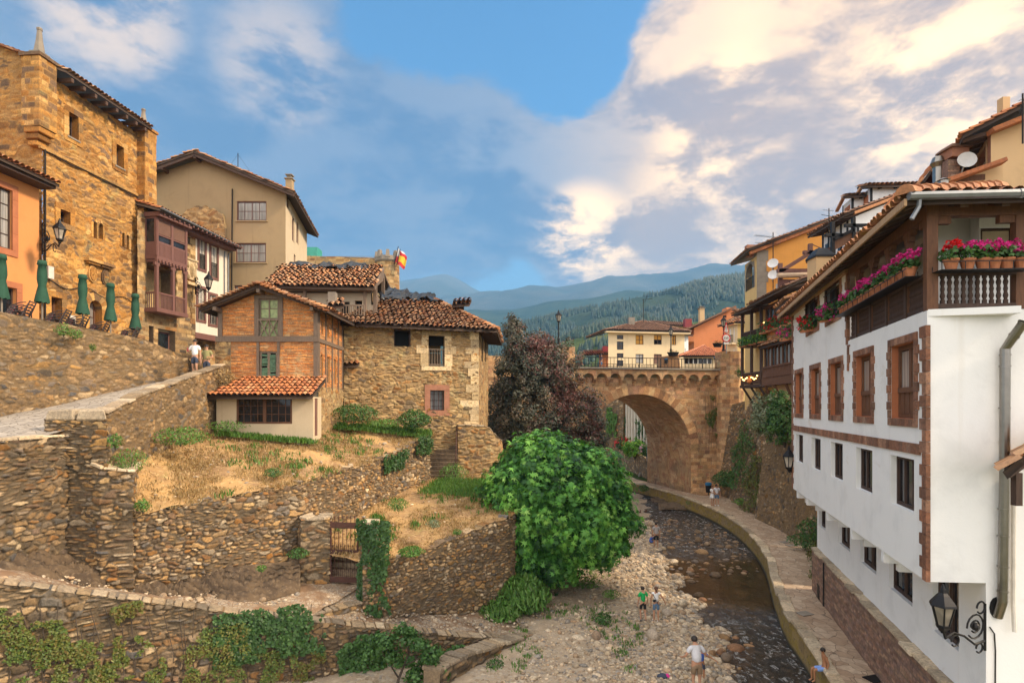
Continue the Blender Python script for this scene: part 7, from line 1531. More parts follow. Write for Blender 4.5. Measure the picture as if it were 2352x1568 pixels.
zt=FG2.zat(1680,746);roof('roof',[FG2.p(-.8,.7,zt),FG2.p(FG2.L,.7,zt+.1),FG3.p(2,-3,zt+2.2),FG2.p(1.5,-3,zt+2.0)],t,'tile_old',pitch=.35,seed=88);roof('roof',[FG3.p(-.6,.7,zt+.1),FG3.p(FG3.L,.7,zt+.1),FG3.p(FG3.L,-3,zt+2.2),FG3.p(1.2,-3,zt+2.2)],t,'tile_old',pitch=.35,seed=89)
FKi=F2(1570,67.5,1650,67.5);t=thing('kiosk','low pavilion with bright salmon pyramid roof just over the bridge railing','kiosk',tuple(FKi.p(2,-2,12)));hk=[FKi.rect(1572,1636,822,835)];wall('wall',M['cream'],FKi,11,FKi.zat(1600,820),t,holes=hk);m_=MB();fbox(m_,FKi,hk[0][0],hk[0][1],-.25,-.2,hk[0][2],hk[0][3]);m_.build('window',M['pane'],t);m_=MB();[fbox(m_,FKi,s-.05,s+.05,-.2,-.1,hk[0][2],hk[0][3])for s in np.linspace(hk[0][0],hk[0][1],7)];m_.build('window_frame',M['white'],t)
zt=FKi.zat(1600,818);e=[FKi.p(-.5,.6,zt),FKi.p(FKi.L+.5,.6,zt),FKi.p(FKi.L+.5,-4.5,zt),FKi.p(-.5,-4.5,zt)];apx=W(1618,793,69.8);[roof('roof',[e[a],e[b],apx],t,'tile_new',pitch=.24,seed=90+a)for a,b in((0,1),(1,2),(3,0))]
FR2=F2(1376,94,1400,94);t=bg_house('red_roof_house','low house with red roof and maroon wall left of the yellow house',FR2,10,Z(812,94),'coral',[],FR2.p(0,-2,12));roof('roof',[FR2.p(-3,.6,Z(816,94)),FR2.p(FR2.L+1,.6,Z(812,94)),FR2.p(FR2.L+1,-4,Z(801,97)),FR2.p(-2,-4,Z(806,97))],t,'tile_new',pitch=.4,seed=95);chimney(t,W(1394,812,96),1.5,1.2,'maroon',False)
t=thing('stone_block','rough stone monument block in the middle of the bridge','stone block',tuple(W(1536,838,61)));m_=MB();c=W(1536,828,61.2);m_.hexa([c+Vector((a*1.1,b*.7,-.9))for a,b in((-1,-1),(1,-1),(1,1),(-1,1))]+[c+Vector((a*.95,b*.6,.5+.1*a))for a,b in((-1,-1),(1,-1),(1,1),(-1,1))]);m_.build('block',M['bridge_stone'],t,bevel=.1)
def planter(label,p,w):
 t=thing('planter',label,'planter',tuple(p));m=MB();m.lathe(p,[(w*.36,0),(w*.5,.34),(w*.5,.38),(w*.4,.36)],10,sy=.6);m.build('trough',M['iron'],t)
 rd=np.random.default_rng(3);P=np.array(tuple(p))+np.stack([rd.uniform(-w*.45,w*.45,60),rd.uniform(-.2,.2,60),rd.uniform(.36,.6,60)],1);leaves('plant',M['bush'],P,np.tile((0,0,1),(60,1)),.12,'oval',t);leaves('blossom',M['red_petal'],P[:14]+(0,0,.1),np.tile((0,0,1),(14,1)),.09,'petal',t)
planter('dark planter trough hung at the foot of the lamp in front of the yellow house',W(1546,817,60.4),1.3);planter('dark planter trough beside the lamp on the bridge buttress',W(1648,797,54),.95)
t=thing('road_sign','road sign post with red warning triangle and round weight limit plate','road sign',tuple(W(1668,806,54.2)));Ys=54.0;m_=MB();m_.tube([W(1668,812,Ys+.05),W(1668,736,Ys+.05)],.04,6);m_.build('pole',M['zinc'],t)
def poly(m,pts,d):V=[Vector(p)for p in pts];n=len(V);m._add(V+[v+Vector((0,d,0))for v in V],[tuple(range(n)),tuple(range(2*n-1,n-1,-1))]+[(i,n+i,n+(i+1)%n,(i+1)%n)for i in range(n)])
a=MB();poly(a,[W(1661.5,764,Ys),W(1674.5,764,Ys),W(1668,738,Ys)],.04);o=a.build('warning_triangle',M['sign_red'],t);a=MB();poly(a,[W(1663.6,762,Ys-.02),W(1672.4,762,Ys-.02),W(1668,744,Ys-.02)],.01);o2=a.build('plate',M['sign_white'],o);a=MB();poly(a,[W(1667.4,758,Ys-.04),W(1668.6,758,Ys-.04),W(1668.8,750,Ys-.04),W(1667.2,750,Ys-.04)],.01);a.ball(W(1668,760,Ys-.03),.03);a.build('exclamation_mark',M['sign_black'],o)
cir=lambda r,d:[W(1668,776,Ys)+Vector((math.cos(q)*r,d,math.sin(q)*r))for q in np.linspace(0,2*math.pi,18,endpoint=False)]
a=MB();poly(a,cir(.42,0),.04);o=a.build('limit_disc',M['sign_red'],t);a=MB();poly(a,cir(.31,-.02),.01);a.build('plate',M['sign_white'],o)
def text(s,p,size,mat,parent,rot=(R(90),0,0),ext=.005):
 cu=bpy.data.curves.new('lettering','FONT');cu.body=s;cu.size=size;cu.align_x='CENTER';cu.align_y='CENTER';cu.extrude=ext;o=bpy.data.objects.new('tmp',cu);col.objects.link(o);me=bpy.data.meshes.new_from_object(o.evaluated_get(bpy.context.evaluated_depsgraph_get()));bpy.data.objects.remove(o);me.name='lettering';me.materials.clear()
 o=link('lettering',me,mat,parent);o.location=Vector(p)-(wloc(parent)if parent else Vector());o.rotation_euler=rot;return o
 cu=bpy.data.curves.new('lettering','FONT');cu.body=s;cu.size=size;cu.align_x='CENTER';cu.align_y='CENTER';cu.extrude=ext;o=bpy.data.objects.new('lettering',cu);col.objects.link(o);o.location=Vector(p)-(wloc(parent)if parent else Vector());o.rotation_euler=rot;cu.materials.append(mat);o.parent=parent;return o
text("3't5",W(1668,776,Ys-.05),.30,M['sign_black'],o)
a=MB();poly(a,[W(1662.5,790,Ys),W(1673.5,790,Ys),W(1673.5,785,Ys),W(1662.5,785,Ys)],.03);a.build('small_plate',M['sign_white'],t)
def bin_(label,p,s=1.0):
 t=thing('litter_bin',label,'litter bin',tuple(p));m=MB();m.lathe(p,[(.20*s,.25*s),(.24*s,.8*s),(.26*s,.82*s)],10);m.build('body',M['iron'],t);m=MB();m.lathe(Vector(p)+Vector((0,0,.83*s)),[(.27*s,0),(.27*s,.16*s),(.2*s,.22*s)],10);m.build('lid',M['bin_blue'],t);m=MB();m.tube([Vector(p),Vector(p)+Vector((0,0,.5))],.04,5);m.build('post',M['iron'],t)
bin_('blue-topped litter bin at the foot of the bridge pier beside the couple',GP(1627,1137,1.0),1.15);bin_('small blue bin behind the bridge railing near the buttress',W(1645,838,56.5),.8);bin_('pale blue bin behind the railing under the yellow house',W(1530,838,60),.7)

# garden seen through the arch
Fe=Path([(X(1376,84),84),(X(1432,80),80)]);wthing('garden_retaining_wall','old rubble retaining wall with steps seen through the arch',Fe,'rubble',.5,11.0,pat=('rubble',.5,.32,.11,.08,.06),seed=91)
Fa=Path([(X(1431,82),82),(X(1510,68),68)]);at_=wthing('arcade_wall','pale wall of tall narrow blind arches seen through the bridge arch',Fa,'earth_wall',2.5,Z(920,75)+1.6,pat=None,seed=92)
m_=MB();[fbox(m_,Fa,s-.22,s+.22,0,.4,2.5,Z(920,75))for s in np.arange(.3,Fa.L,1.25)];fbox(m_,Fa,0,Fa.L,0,.45,Z(920,75),Z(920,75)+.5);m_.build('pilaster',M['stone_white'],at_);m_=MB();[fbox(m_,Fa,s+.3,s+.95,0,.03,5.5,Z(922,75))for s in np.arange(.3,Fa.L,1.25)];m_.build('blind_arch',M['dark_wood'],at_)
th_=thing('white_cottage','sliver of a white house with dark window high behind the arch','house',tuple(W(1420,935,92)));m_=MB();m_.box(W(1420,920,92),(3.2,2,4));m_.build('wall',M['white'],th_);m_=MB();m_.box(W(1427,928,90.9),(.9,.1,1.6));m_.build('window',M['pane'],th_)
Fgw=Path([(X(1420,78),78),(X(1455,70),70),(X(1496,62.5),62.5)]);wthing('garden_wall','ivy-stained low garden wall below the flowering bushes under the arch',Fgw,'rubble',.5,lin([(0,4.3),(Fgw.L,3.3)]),pat=('rubble',.4,.25,.1,.06,.05),seed=93)
loft('garden_lawn',[GP(1398,1057,1.0),GP(1424,1081,1.0),GP(1455,1097,1.0),GP(1491,1107,1.0)],[G(1412,84,1.15),G(1432,77,1.15),G(1458,70,1.15),G(1497,62.8,1.15)],M['hill_near'],n=3,m=3,noise=0)
for lab,x,y in(('low stone bench nearest the bridge pier',1482,1095),('low stone bench in the middle of the strip of lawn',1450,1080),('low stone bench farthest back by the info board',1428,1063)):
 p=GP(x,y,1.1);t=thing('stone_bench',lab,'bench',tuple(p));m=MB();m.box(p+Vector((0,0,.42)),(1.5,.55,.12),-1.1);m.build('seat',M['grey_stone'],t,bevel=.02);[(lambda mm:(mm.box(p+Vector((a*.45,-a*.9*.45,.18)),(.25,.5,.36),-1.1),mm.build('leg',M['grey_stone'],t)))(MB())for a in(-1,1)]
p=GP(1489,1103,1.1);t=thing('info_panel','tall brown panel with blue poster beside the pier','info panel',tuple(p));m_=MB();m_.bar(p,p+Vector((0,0,3.7)),.12);m_.build('post',M['dark_wood'],t);m_=MB();m_.box(p+Vector((.1,0,2.9)),(.5,.08,1.5),-.5);m_.build('poster',M['sign_blue'],t)
p=GP(1411,1062,1.1);t=thing('reading_board','small slanted reading board on a brown stand','info board',tuple(p));m_=MB();[m_.bar(p+Vector((a,0,0)),p+Vector((a,0,1.1)),.08)for a in(-.25,.25)];m_.build('stand',M['brown_wood'],t);m_=MB();q=p+Vector((.2,0,1.6));m_.hexa([q+Vector((a,b,c))for a,b,c in((-.6,-.1,-.5),(.4,-.1,-.5),(.8,.2,.4),(-.2,.2,.4),(-.6,-.06,-.46),(.4,-.06,-.46),(.8,.24,.44),(-.2,.24,.44))]);m_.build('panel',M['sign_white'],t)

# trees and plants
random.seed(21)
def limb_mesh(name,parent,segs,mat='bark'):
 m=MB()
 for pts,rs in segs:m.tube(pts,rs,7)
 return m.build(name,M[mat],parent,smooth=True)
fc=W(1286,1166,28.2);fb=Vector((fc.x-.3,fc.y+.6,.3))
ft=thing('fig_tree','huge round bright green fig tree with lobed leaves on the gravel bank','tree',tuple(fb))
rd=np.random.default_rng(5)
P,N,cr=clumps(tuple(fc),(3.38,3.25,3.0),540,34,.46,seed=5,shell=(.82,1.05),zmin=-.90,jit=.09)
for(x_,y_),r_,n_,s_ in(((1245,1078),(1.9,1.9,1.55),110,1),((1374,1220),(1.85,1.9,1.8),110,2),((1182,1140),(1.65,1.8,1.5),90,3),((1322,1112),(1.8,1.8,1.6),100,4),((1215,1240),(1.8,1.9,1.6),90,5)):
 p,n,c=clumps(tuple(W(x_,y_,27.4)),r_,n_,34,.45,seed=100+s_,shell=(.82,1.05),zmin=-.6,jit=.08);P,N,cr=np.vstack([P,p]),np.vstack([N,n]),np.concatenate([cr,c])
P2,N2,c2=clumps((fc.x-1.0,fc.y-1.2,1.9),(2.6,1.8,1.3),150,22,.42,seed=25,shell=(.6,1.0));P,N,cr=np.vstack([P,P2]),np.vstack([N,N2]),np.concatenate([cr,c2]);k=P[:,2]>.75+.6*rd.random(len(P));P,N,cr=P[k],N[k],cr[k]
hgt=np.clip((P[:,2]-1.2)/6,0,1);leaves('crown',M['fig_leaf'],P,N,.25,'fig',ft,6,tilt=.5,cellr=.05+.72*cr)
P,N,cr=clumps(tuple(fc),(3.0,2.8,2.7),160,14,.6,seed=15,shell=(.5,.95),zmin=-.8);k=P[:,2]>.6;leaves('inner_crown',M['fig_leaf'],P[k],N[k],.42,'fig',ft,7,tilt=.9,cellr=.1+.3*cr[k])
segs=[([fb,fb+Vector((.1,-.1,1.3)),fb+Vector((.3,-.2,2.4))],[.28,.2,.16])]
for i in range(9):
 a=i*.7;segs.append(([fb+Vector((0,0,.8+.1*i)),fb+Vector((math.cos(a)*1.2,math.sin(a)*1.1,2.0+.15*i)),Vector(fc)+Vector((math.cos(a)*2.7,math.sin(a)*2.5,1.6*math.sin(i*2.1)))],[.13,.08,.03]))
limb_mesh('trunk',ft,segs)
pc=W(1232,930,43.5);pb=Vector((W(1160,1040,42).x,42.5,2.0))
pt_=thing('plum_tree','tall purple-brown plum tree standing in front of the bridge','tree',tuple(pb))
parts=[((1225,945),(3.5,3.2,3.6),330,1),((1205,860),(2.3,2.3,3.0),170,2),((1182,790),(.85,.9,2.3),60,3),((1325,960),(2.2,2.2,2.6),150,4),((1150,960),(1.5,1.8,3.0),110,5),((1275,850),(1.9,2.0,2.3),120,6),((1365,1010),(1.1,1.4,1.7),60,7),((1195,1010),(2.4,2.4,2.0),100,8),((1238,845),(2.0,2.0,2.6),150,9)]
Ps,Ns,Cs=[],[],[]
for(x,y),r_,n_,sd in parts:
 p,n,c=clumps(tuple(W(x,y,43.3)),r_,n_,62,.46,seed=40+sd,shell=(.55,1.05),zmin=-.9,jit=.10);Ps.append(p);Ns.append(n);Cs.append(c)
P,N,cr=np.vstack(Ps),np.vstack(Ns),np.concatenate(Cs);k=P[:,2]>3.8;P,N,cr=P[k],N[k],cr[k]
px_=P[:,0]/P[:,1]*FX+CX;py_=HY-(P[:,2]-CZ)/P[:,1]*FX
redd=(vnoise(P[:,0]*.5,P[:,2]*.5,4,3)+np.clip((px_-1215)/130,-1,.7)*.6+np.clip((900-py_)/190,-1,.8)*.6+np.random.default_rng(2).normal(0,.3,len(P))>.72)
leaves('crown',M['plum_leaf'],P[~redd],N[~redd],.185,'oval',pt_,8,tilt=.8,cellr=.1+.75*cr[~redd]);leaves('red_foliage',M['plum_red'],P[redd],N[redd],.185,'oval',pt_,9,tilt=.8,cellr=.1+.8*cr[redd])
segs=[]
for i,(dx,tx,ty)in enumerate(((-.5,1185,800),(.2,1240,850),(.6,1320,920),(-.2,1150,930),(.9,1290,900))):
 b=pb+Vector((dx,.2*i,0));e=W(tx,ty,43.3);segs.append(([b,b.lerp(e,.35)+Vector((0,0,.8)),e],[.17,.12,.03]))
limb_mesh('trunk',pt_,segs)
def creeper(label,F,s0,s1,z0,z1,n,mat='ivy',size=.13,th=.0,seed=1,f=1.1,cat='creeper',name='creeper',hang=0.0,d=(.04,.22),kind='ivy',s_base=None):
 r=np.random.default_rng(seed);s,z=r.uniform(s0,s1,n*4),r.uniform(z0,z1,n*4);e=np.minimum(np.minimum((s-s0),(s1-s))/(.38*(s1-s0)),np.minimum((z-z0)/(.5*(z1-z0)),(z1-z)/(.30*(z1-z0))))
 k=vnoise(s*f*2.0,z*f*1.6,seed,5)*1.25+np.clip(e,0,1)*.62-.36>th;s,z=s[k][:n],z[k][:n]
 bump_=.5+.5*vnoise(s*2.2,z*2.2,seed+5,3);P=F.pos(s,d[0]+(d[1]-d[0])*bump_*r.uniform(.5,1.1,len(s)),z);nn=F.pos(s,1.0,z)-F.pos(s,0.0,z)
 t=thing(name,label,cat,tuple(P[0]if len(P)else(0,0,0)));leaves('foliage',M[mat],P,nn+np.array((0,0,.35)),size,kind,t,seed,tilt=.45,cellr=np.clip(.2+.7*bump_,0,1))
 m=MB()
 for i in range(5):
  q=s0+(s1-s0)*(i+.5)/5;m.tube([F.p(q,.05,z0),F.p(q+.2*math.sin(i),.06,(z0+z1)/2),F.p(q-.1,.06,z1-.05)],.012,4)
 m.build('stem',M['bark'],t);return t
def sx(F,x):
 ang=F.P[:,0]/F.P[:,1];return float(np.interp((x-CX)/FX,ang,F.cum))
def crA(label,x0,x1,y0,y1,n,**k):s0,s1=sx(FA,x0),sx(FA,x1);q=FA.pos((s0+s1)/2,0,0);return creeper(label,FA,s0,s1,Z(y1,q[1]),Z(y0,q[1]),n,**k)
crA('dark green ivy curtain hanging over the middle of the low wall',490,745,1392,1510,2200,mat='ivy',size=.12,th=-.42,seed=4,d=(.06,.28))
for i,(a,b,c,d_,n,lab)in enumerate(((-60,165,1385,1600,2000,'olive creeper patch at the far left of the low wall'),(165,330,1385,1580,1500,'rust-tinged creeper column left of centre on the low wall'),(290,470,1400,1610,1300,'thin yellowing creeper on the bare middle of the low wall'),(410,590,1410,1620,1600,'brown and olive creeper below the left end of the ivy curtain'),(530,770,1450,1640,2200,'broad olive creeper mass under the ivy curtain'),(80,240,1440,1640,1300,'low olive creeper at the bottom left corner'))):
 crA(lab,a,b,c,d_,n,mat='creeper',size=.085,th=.14,seed=30+i,d=(.05,.30),kind='oval')
for i,(a,b,c,d_,n,lab)in enumerate(((735,880,1455,1620,2600,'leafy green growth at the foot of the low wall below the landing'),(960,1070,1475,1510,500,'bright green leaf clump on top of the low wall near the shingle'),(830,990,1500,1620,2200,'dark green undergrowth beside the young tree at the bottom'),(940,1075,1500,1620,1500,'green undergrowth at the bottom where the low wall meets the shingle'))):
 crA(lab,a,b,c,d_,n,mat='bush',size=.13,th=-.25,seed=50+i,d=(.1,.7),kind='oval')
q_=Path([(X(828,20.75),20.75),(X(893,20.35),20.35)]);creeper('thick dark ivy smothering the right gatepost',q_,-.05,q_.L+.15,1.7,5.15,2200,mat='ivy',size=.13,th=-.42,seed=71,d=(.06,.34))
sN_=sx(FN,895);creeper('ivy cushion spilling over the dry garden wall below the bush',FN,sx(FN,868),sx(FN,925),6.0,7.05,900,mat='ivy',size=.12,th=-.4,seed=72,d=(.06,.4));creeper('rounded ivy cushion on the wall corner beside the stone steps',FN,sx(FN,945),sx(FN,989),6.6,7.65,800,mat='ivy',size=.12,th=-.4,seed=73,d=(.06,.5))
wd=lambda x,y,Y:W(x,y,Y)
for lab,p,r_,h,mt,n,sz,kd in(('big feathery grey-green weed beside the end pillar of the lane wall',W(298,1085,19.2),.55,.85,'weed',700,.09,'blade'),('tall green weeds at the foot of the lane wall',W(415,1022,22.2),.95,.75,'weed',900,.10,'oval'),('green weeds against the lane wall near the lean-to',W(520,988,26.2),.9,.45,'weed',600,.09,'oval'),('small green tuft growing from the lane wall pillar',W(265,1030,18.5),.22,.5,'weed',220,.08,'oval'),('single dark weed on the corner of the dry garden',W(327,1175,18.5),.22,.42,'weed',260,.08,'oval'),('low grey-green shrub near the edge of the dry garden',W(628,1095,21.9),.36,.36,'bush',400,.07,'oval'),('wide green bramble mound between brick and stone houses',W(815,968,31.0),1.25,1.0,'bush',1500,.12,'oval'),('leafy light green bush at the corner of the stone house',W(952,982,31.8),.85,1.05,'bush',1300,.13,'oval'),('green grass clump below the stone house wall',W(880,980,31.6),1.1,.45,'weed',800,.12,'blade'),('small green tuft in the middle of the dry garden',W(712,1045,26),.25,.25,'weed',180,.08,'oval'),('tall weeds at the bottom of the stone steps',W(1042,1102,32.2),.75,1.0,'weed',900,.11,'blade'),('feathery weeds against the garden wall above the gate',W(915,1172,23.6),.4,.55,'weed',500,.09,'blade'),('pale silvery weed in the middle of the lower garden',W(996,1212,22.4),.28,.32,'bush_pale',300,.07,'oval'),('green bush on the lip of the curved wall',W(945,1277,20.75),.42,.36,'weed',550,.09,'oval'),('small dark tuft on the lip of the lower garden',W(1050,1228,22.9),.18,.24,'weed',160,.07,'oval'),('little green tuft on the right gatepost top',W(884,1268,20.55),.22,.25,'weed',160,.07,'oval'),('tall green willow-like weeds at the foot of the curved wall by the fig tree',W(1200,1402,24.6),1.05,1.6,'weed',2600,.26,'blade'),('lower green weeds leaning out from the curved wall onto the shingle',W(1148,1424,23.6),.8,.85,'weed',1500,.20,'blade'),('bright green grass patch at the foot of the curved wall on the ramp',W(965,1458,21.3),.95,.40,'weed',1500,.16,'blade'),('dark green plant alone on the shingle left of the children',W(1384,1432,23.5),.38,.45,'bush',500,.09,'oval'),('small green plant on the shingle under the fig tree',W(1403,1372,26.5),.4,.35,'weed',350,.08,'oval'),('small bush at the tip of the tumbled wall',W(1138,1536,19.4),.28,.32,'bush',300,.08,'oval'),('low green plants under the fig tree edge',W(1345,1345,28.5),.8,.35,'weed',500,.1,'oval'),('green bush growing from the dark rocks left of the gate',W(685,1282,20.6),.34,.38,'bush',420,.08,'oval'),('small green plant on the bare wall foot left of the gate',W(600,1312,19.6),.16,.22,'weed',130,.07,'oval'),('yellow-green tuft high on the terrace wall',W(146,772,23.3),.28,.55,'weed',260,.08,'oval'),('smaller yellow-green tuft on the terrace wall',W(174,778,23.7),.24,.40,'weed',200,.08,'oval'),('small green tuft low on the terrace wall',W(213,806,24.2),.12,.35,'weed',100,.07,'oval'),('straw and green tuft on the wall above the lean-to roof',W(512,880,27.2),.5,.75,'dry',300,.10,'oval'),('green plants at the waterline on the far kerb wall',W(1478,1128,58),.5,.7,'bush',300,.14,'oval'),('small green plant on the kerb by the couple',W(1592,1160,50.5),.6,.5,'weed',260,.12,'oval'),('lush green bush at the foot of the bridge pier',W(1668,1118,51.5),1.1,1.6,'bush',1100,.18,'oval'),('low green bush at the foot of the embankment wall',W(1712,1160,46.2),.9,.6,'weed',500,.15,'oval'),('ragged green bushes at the foot of the rubble bastion',W(1850,1256,32.4),.9,.8,'bush',700,.13,'oval'),('green shrub against the white house at the path',W(1868,1240,29),.7,1.2,'bush',700,.13,'oval')):
 shrub(lab,'weed' if mt in('weed','dry')else 'bush',p,r_,h,mt,n,sz,kd,name='weed' if mt in('weed','dry')else 'bush',upk=(0,0,1)if kd=='blade' else None)
def bushball(label,p,rad,mat,ncl,per,sz,seed,name='bush',flowers=None,cl=.3):
 t=thing(name,label,'bush',tuple(Vector(p)-Vector((0,0,rad[2]))));P,N,c=clumps(tuple(p),rad,ncl,per,cl,seed=seed,shell=(.6,1.03),zmin=-.9);leaves('foliage',M[mat],P,N,sz,'oval',t,seed,cellr=.1+.75*c)
 m=MB();b=Vector(p)-Vector((0,0,rad[2]));[m.tube([b,Vector(p)+Vector((math.cos(a)*rad[0]*.5,math.sin(a)*rad[1]*.5,rad[2]*.3))],[.06,.02],5)for a in(0,2,4)];m.build('stem',M['bark'],t)
 if flowers:
  P,N,c=clumps(tuple(p),tuple(r*1.08 for r in rad),flowers[1],16,.16,seed=seed+1,shell=(.98,1.05),zmin=-.3);leaves('blossom',M[flowers[0]],P,N,.12,'petal',t,seed)
 return t
bushball('large silvery-green shrub on top of the rubble bastion',W(1768,955,38.2),(1.25,1.2,1.5),'bush_pale',130,40,.16,81);bushball('dark green shrub right of the silvery one beside the white house',W(1802,965,35.5),(1.05,1.1,1.7),'bush',130,40,.15,82)
bushball('bright green hydrangea with yellow-green heads under the arch',W(1458,1030,68.5),(1.35,1.2,1.25),'bright_bush',120,26,.22,83);bushball('hydrangea with red and orange blooms left of the bright bush under the arch',W(1430,1020,72.5),(.95,.9,.8),'bush',60,22,.2,84,flowers=('red_petal',30));bushball('hydrangea with lilac blooms hidden partly by the pier',W(1486,1035,64.5),(.75,.8,.8),'bush',50,22,.18,85,flowers=('lilac',16))
creeper('green ivy curtain on the garden retaining wall left under the arch',Fe,sx(Fe,1396),sx(Fe,1420),5.0,9.2,900,mat='weed',size=.24,th=-.3,seed=90,d=(.1,.5),f=.5);creeper('dark ivy between the blind arches under the bridge',Fa,.2,3.0,4.5,8.0,900,mat='ivy',size=.24,th=-.3,seed=91,d=(.1,.6),f=.5);creeper('pale ivy lower on the arcade wall near the pier',Fa,6,11,4.5,7.8,1000,mat='bush',size=.24,th=-.2,seed=92,d=(.1,.6),f=.5)
creeper('green creeper strip climbing the embankment beside the bridge buttress',FRk,sx(FRk,1672),sx(FRk,1722),2.2,8.2,1700,mat='bush',size=.20,th=-.12,seed=93,d=(.1,.8),f=.6,kind='oval');creeper('brown-green creeper on the slope between embankment and bastion',FRk,sx(FRk,1705),sx(FRk,1760),1.0,5.5,1700,mat='creeper',size=.17,th=-.1,seed=94,d=(.1,.7),f=.6,kind='oval');creeper('rough green cover on the bank behind the white house corner',Path([(X(1862,33.0),33.0),(X(1872,29.3),29.3),(X(1877,25.9),25.9)],lean=.42,zref=1.0),.2,7.0,1.0,6.0,3200,mat='creeper',size=.14,th=-.25,seed=95,d=(.05,.5),f=.7,kind='oval')
creeper('dark moss plants streaking down the bridge face near the buttress',FBr,FBr.at(1618),FBr.at(1648),5.2,10.4,420,mat='creeper',size=.16,th=.05,seed=96,d=(.05,.3),f=.6,kind='oval');bushball('small green plant on the bridge buttress edge',W(1702,853,52.5),(.4,.4,.4),'bush',20,25,.12,97)
t=thing('young_tree','young leafy tree with bare trunk in front of the low wall','tree',tuple(W(905,1590,18.2)));rd=np.random.default_rng(8)
b=W(905,1620,18.2);segs=[([b,W(915,1560,18.2),W(938,1500,18.3),W(935,1455,18.3)],[.055,.045,.03,.012]),([W(915,1555,18.2),W(880,1500,18.1),W(870,1465,18.1)],[.03,.02,.008]),([W(925,1530,18.2),W(985,1500,18.0),W(1000,1490,18)],[.02,.015,.008])]
limb_mesh('trunk',t,segs);Ps,Ns=[],[]
for x,y,r_,n_ in((880,1475,.36,130),(925,1455,.34,130),(960,1480,.3,110),(900,1505,.3,90),(985,1510,.30,90),(850,1500,.25,70),(1000,1495,.2,50),(1010,1540,.3,90),(960,1545,.35,110)):
 p,n,c=clumps(tuple(W(x,y,18.15)),(r_*1.25,r_*1.25,r_),22,n_//6,.15,seed=int(x+y),shell=(.3,1));Ps.append(p);Ns.append(n)
leaves('crown',M['bush'],np.vstack(Ps),np.vstack(Ns),.135,'oval',t,9,tilt=.6)
def samp(A,B,n,seed):
 r=np.random.default_rng(seed);A,B=np.array([tuple(p)for p in A]),np.array([tuple(p)for p in B]);ln=np.hypot(*np.diff((A+B)[:,:2]/2,axis=0).T)*(np.hypot(*(A-B)[:,:2].T)[:-1]+.5);t=np.interp(r.random(n),np.concatenate([[0],np.cumsum(ln)/ln.sum()]),np.arange(len(A)));w=r.random(n)[:,None];I=lambda P:np.stack([np.interp(t,np.arange(len(P)),P[:,c])for c in range(3)],1)
 return I(A)*(1-w)+I(B)*w
UA,UB=[G(303,18.7,5.6),G(400,19.25,5.78),G(480,19.7,5.92),G(690,21.8,6.25),G(860,27.1,6.6),G(988,32.4,7.45)],[G(240,19.3,7.45),G(380,23,7.75),G(480,26.9,8.1),G(722,27.2,7.6),G(770,32.6,8.4),G(1000,34.6,7.9)]
LA,LB=[G(840,20.5,3.55),G(880,20.7,3.6),G(1000,22.5,3.68),G(1100,23.8,4.15),G(1182,25.3,4.48),G(1194,32.8,5.05)],[G(690,22.0,3.9),G(760,23.9,4.2),G(860,27.4,4.6),G(985,32.6,5.15),G(1050,34.0,5.2),G(1130,34.8,5.2)]
p=np.vstack([samp(UA,UB,4600,1),samp(LA,LB,3000,2)]);k=vnoise(p[:,0]*.8,p[:,1]*.8,3,4)>-.25;tufts('dry_grass',M['dry'],p[k],.10,per=9,spread=.11,seed=3,wid=.7)
p=np.vstack([samp(UA,UB,420,5),samp(LA,LB,620,6)]);k=vnoise(p[:,0]*.6,p[:,1]*.6,9,4)>.20;p=p[k]
g2=np.vstack([p,samp([G(1010,32.0,5.1),G(1120,32,5.1)],[G(960,28.5,4.9),G(1130,27.5,4.75)],420,7),samp([G(770,31.4,8.3),G(985,33.6,7.9)],[G(760,30,8.1),G(990,31.8,7.45)],330,8),samp([G(500,26.4,8.05),G(720,26.5,7.6)],[G(500,25.8,7.9),G(720,26.1,7.5)],160,9),samp([G(845,21.6,3.7),G(900,23,3.9)],[G(820,22.2,3.9),G(870,26,4.4)],180,10)])
tufts('green_grass',M['weed'],g2,.20,per=10,spread=.12,seed=11,wid=.9)
r=np.random.default_rng(12);gy2=r.uniform(19,33,450);gx2=xw(gy2)-r.uniform(3.2,8.5,450);k=(vnoise(gx2*.45,gy2*.45,5,4)>.12)&(gx2>-2.5);tufts('shingle_weeds',M['weed'],np.stack([gx2[k],gy2[k],bank_h(gx2[k],gy2[k])],1),.13,per=9,spread=.10,seed=13)
pc_=lambda nm,a:stone_mat(nm,a,(.2,.15,.1),stain_amt=.15,bs=.35)
M['pebble']=pc_('river_pebble',[(.28,.20,.13),(.43,.33,.22),(.53,.44,.33),(.34,.28,.22),(.22,.20,.18),(.58,.47,.34),(.38,.25,.15)]);M['wet_stone']=pc_('wet_river_stone',[(.13,.085,.05),(.22,.14,.075),(.16,.13,.11),(.28,.17,.08),(.20,.10,.05)])
r=np.random.default_rng(31);n=15000;py=15.5+31*r.random(n)**1.5;off=-.12+7.2*r.random(n)**1.5;px2=xw(py)-off
s=np.exp(r.normal(-3.05,.50,n))*(1.2-.07*off);s=np.clip(s,.025,.26);k=(px2>-1.5)&~((px2<5.0)&(py>25.5)&(py<31)&(r.random(n)<.7));px2,py,s=px2[k],py[k],s[k]
V,F,C=rocks(np.stack([px2,py,bank_h(px2,py)+s*.15],1),s,.62,5);o=npmesh('shingle',V,F,M['pebble'],None,C,smooth=True);tag(o,kind='stuff')
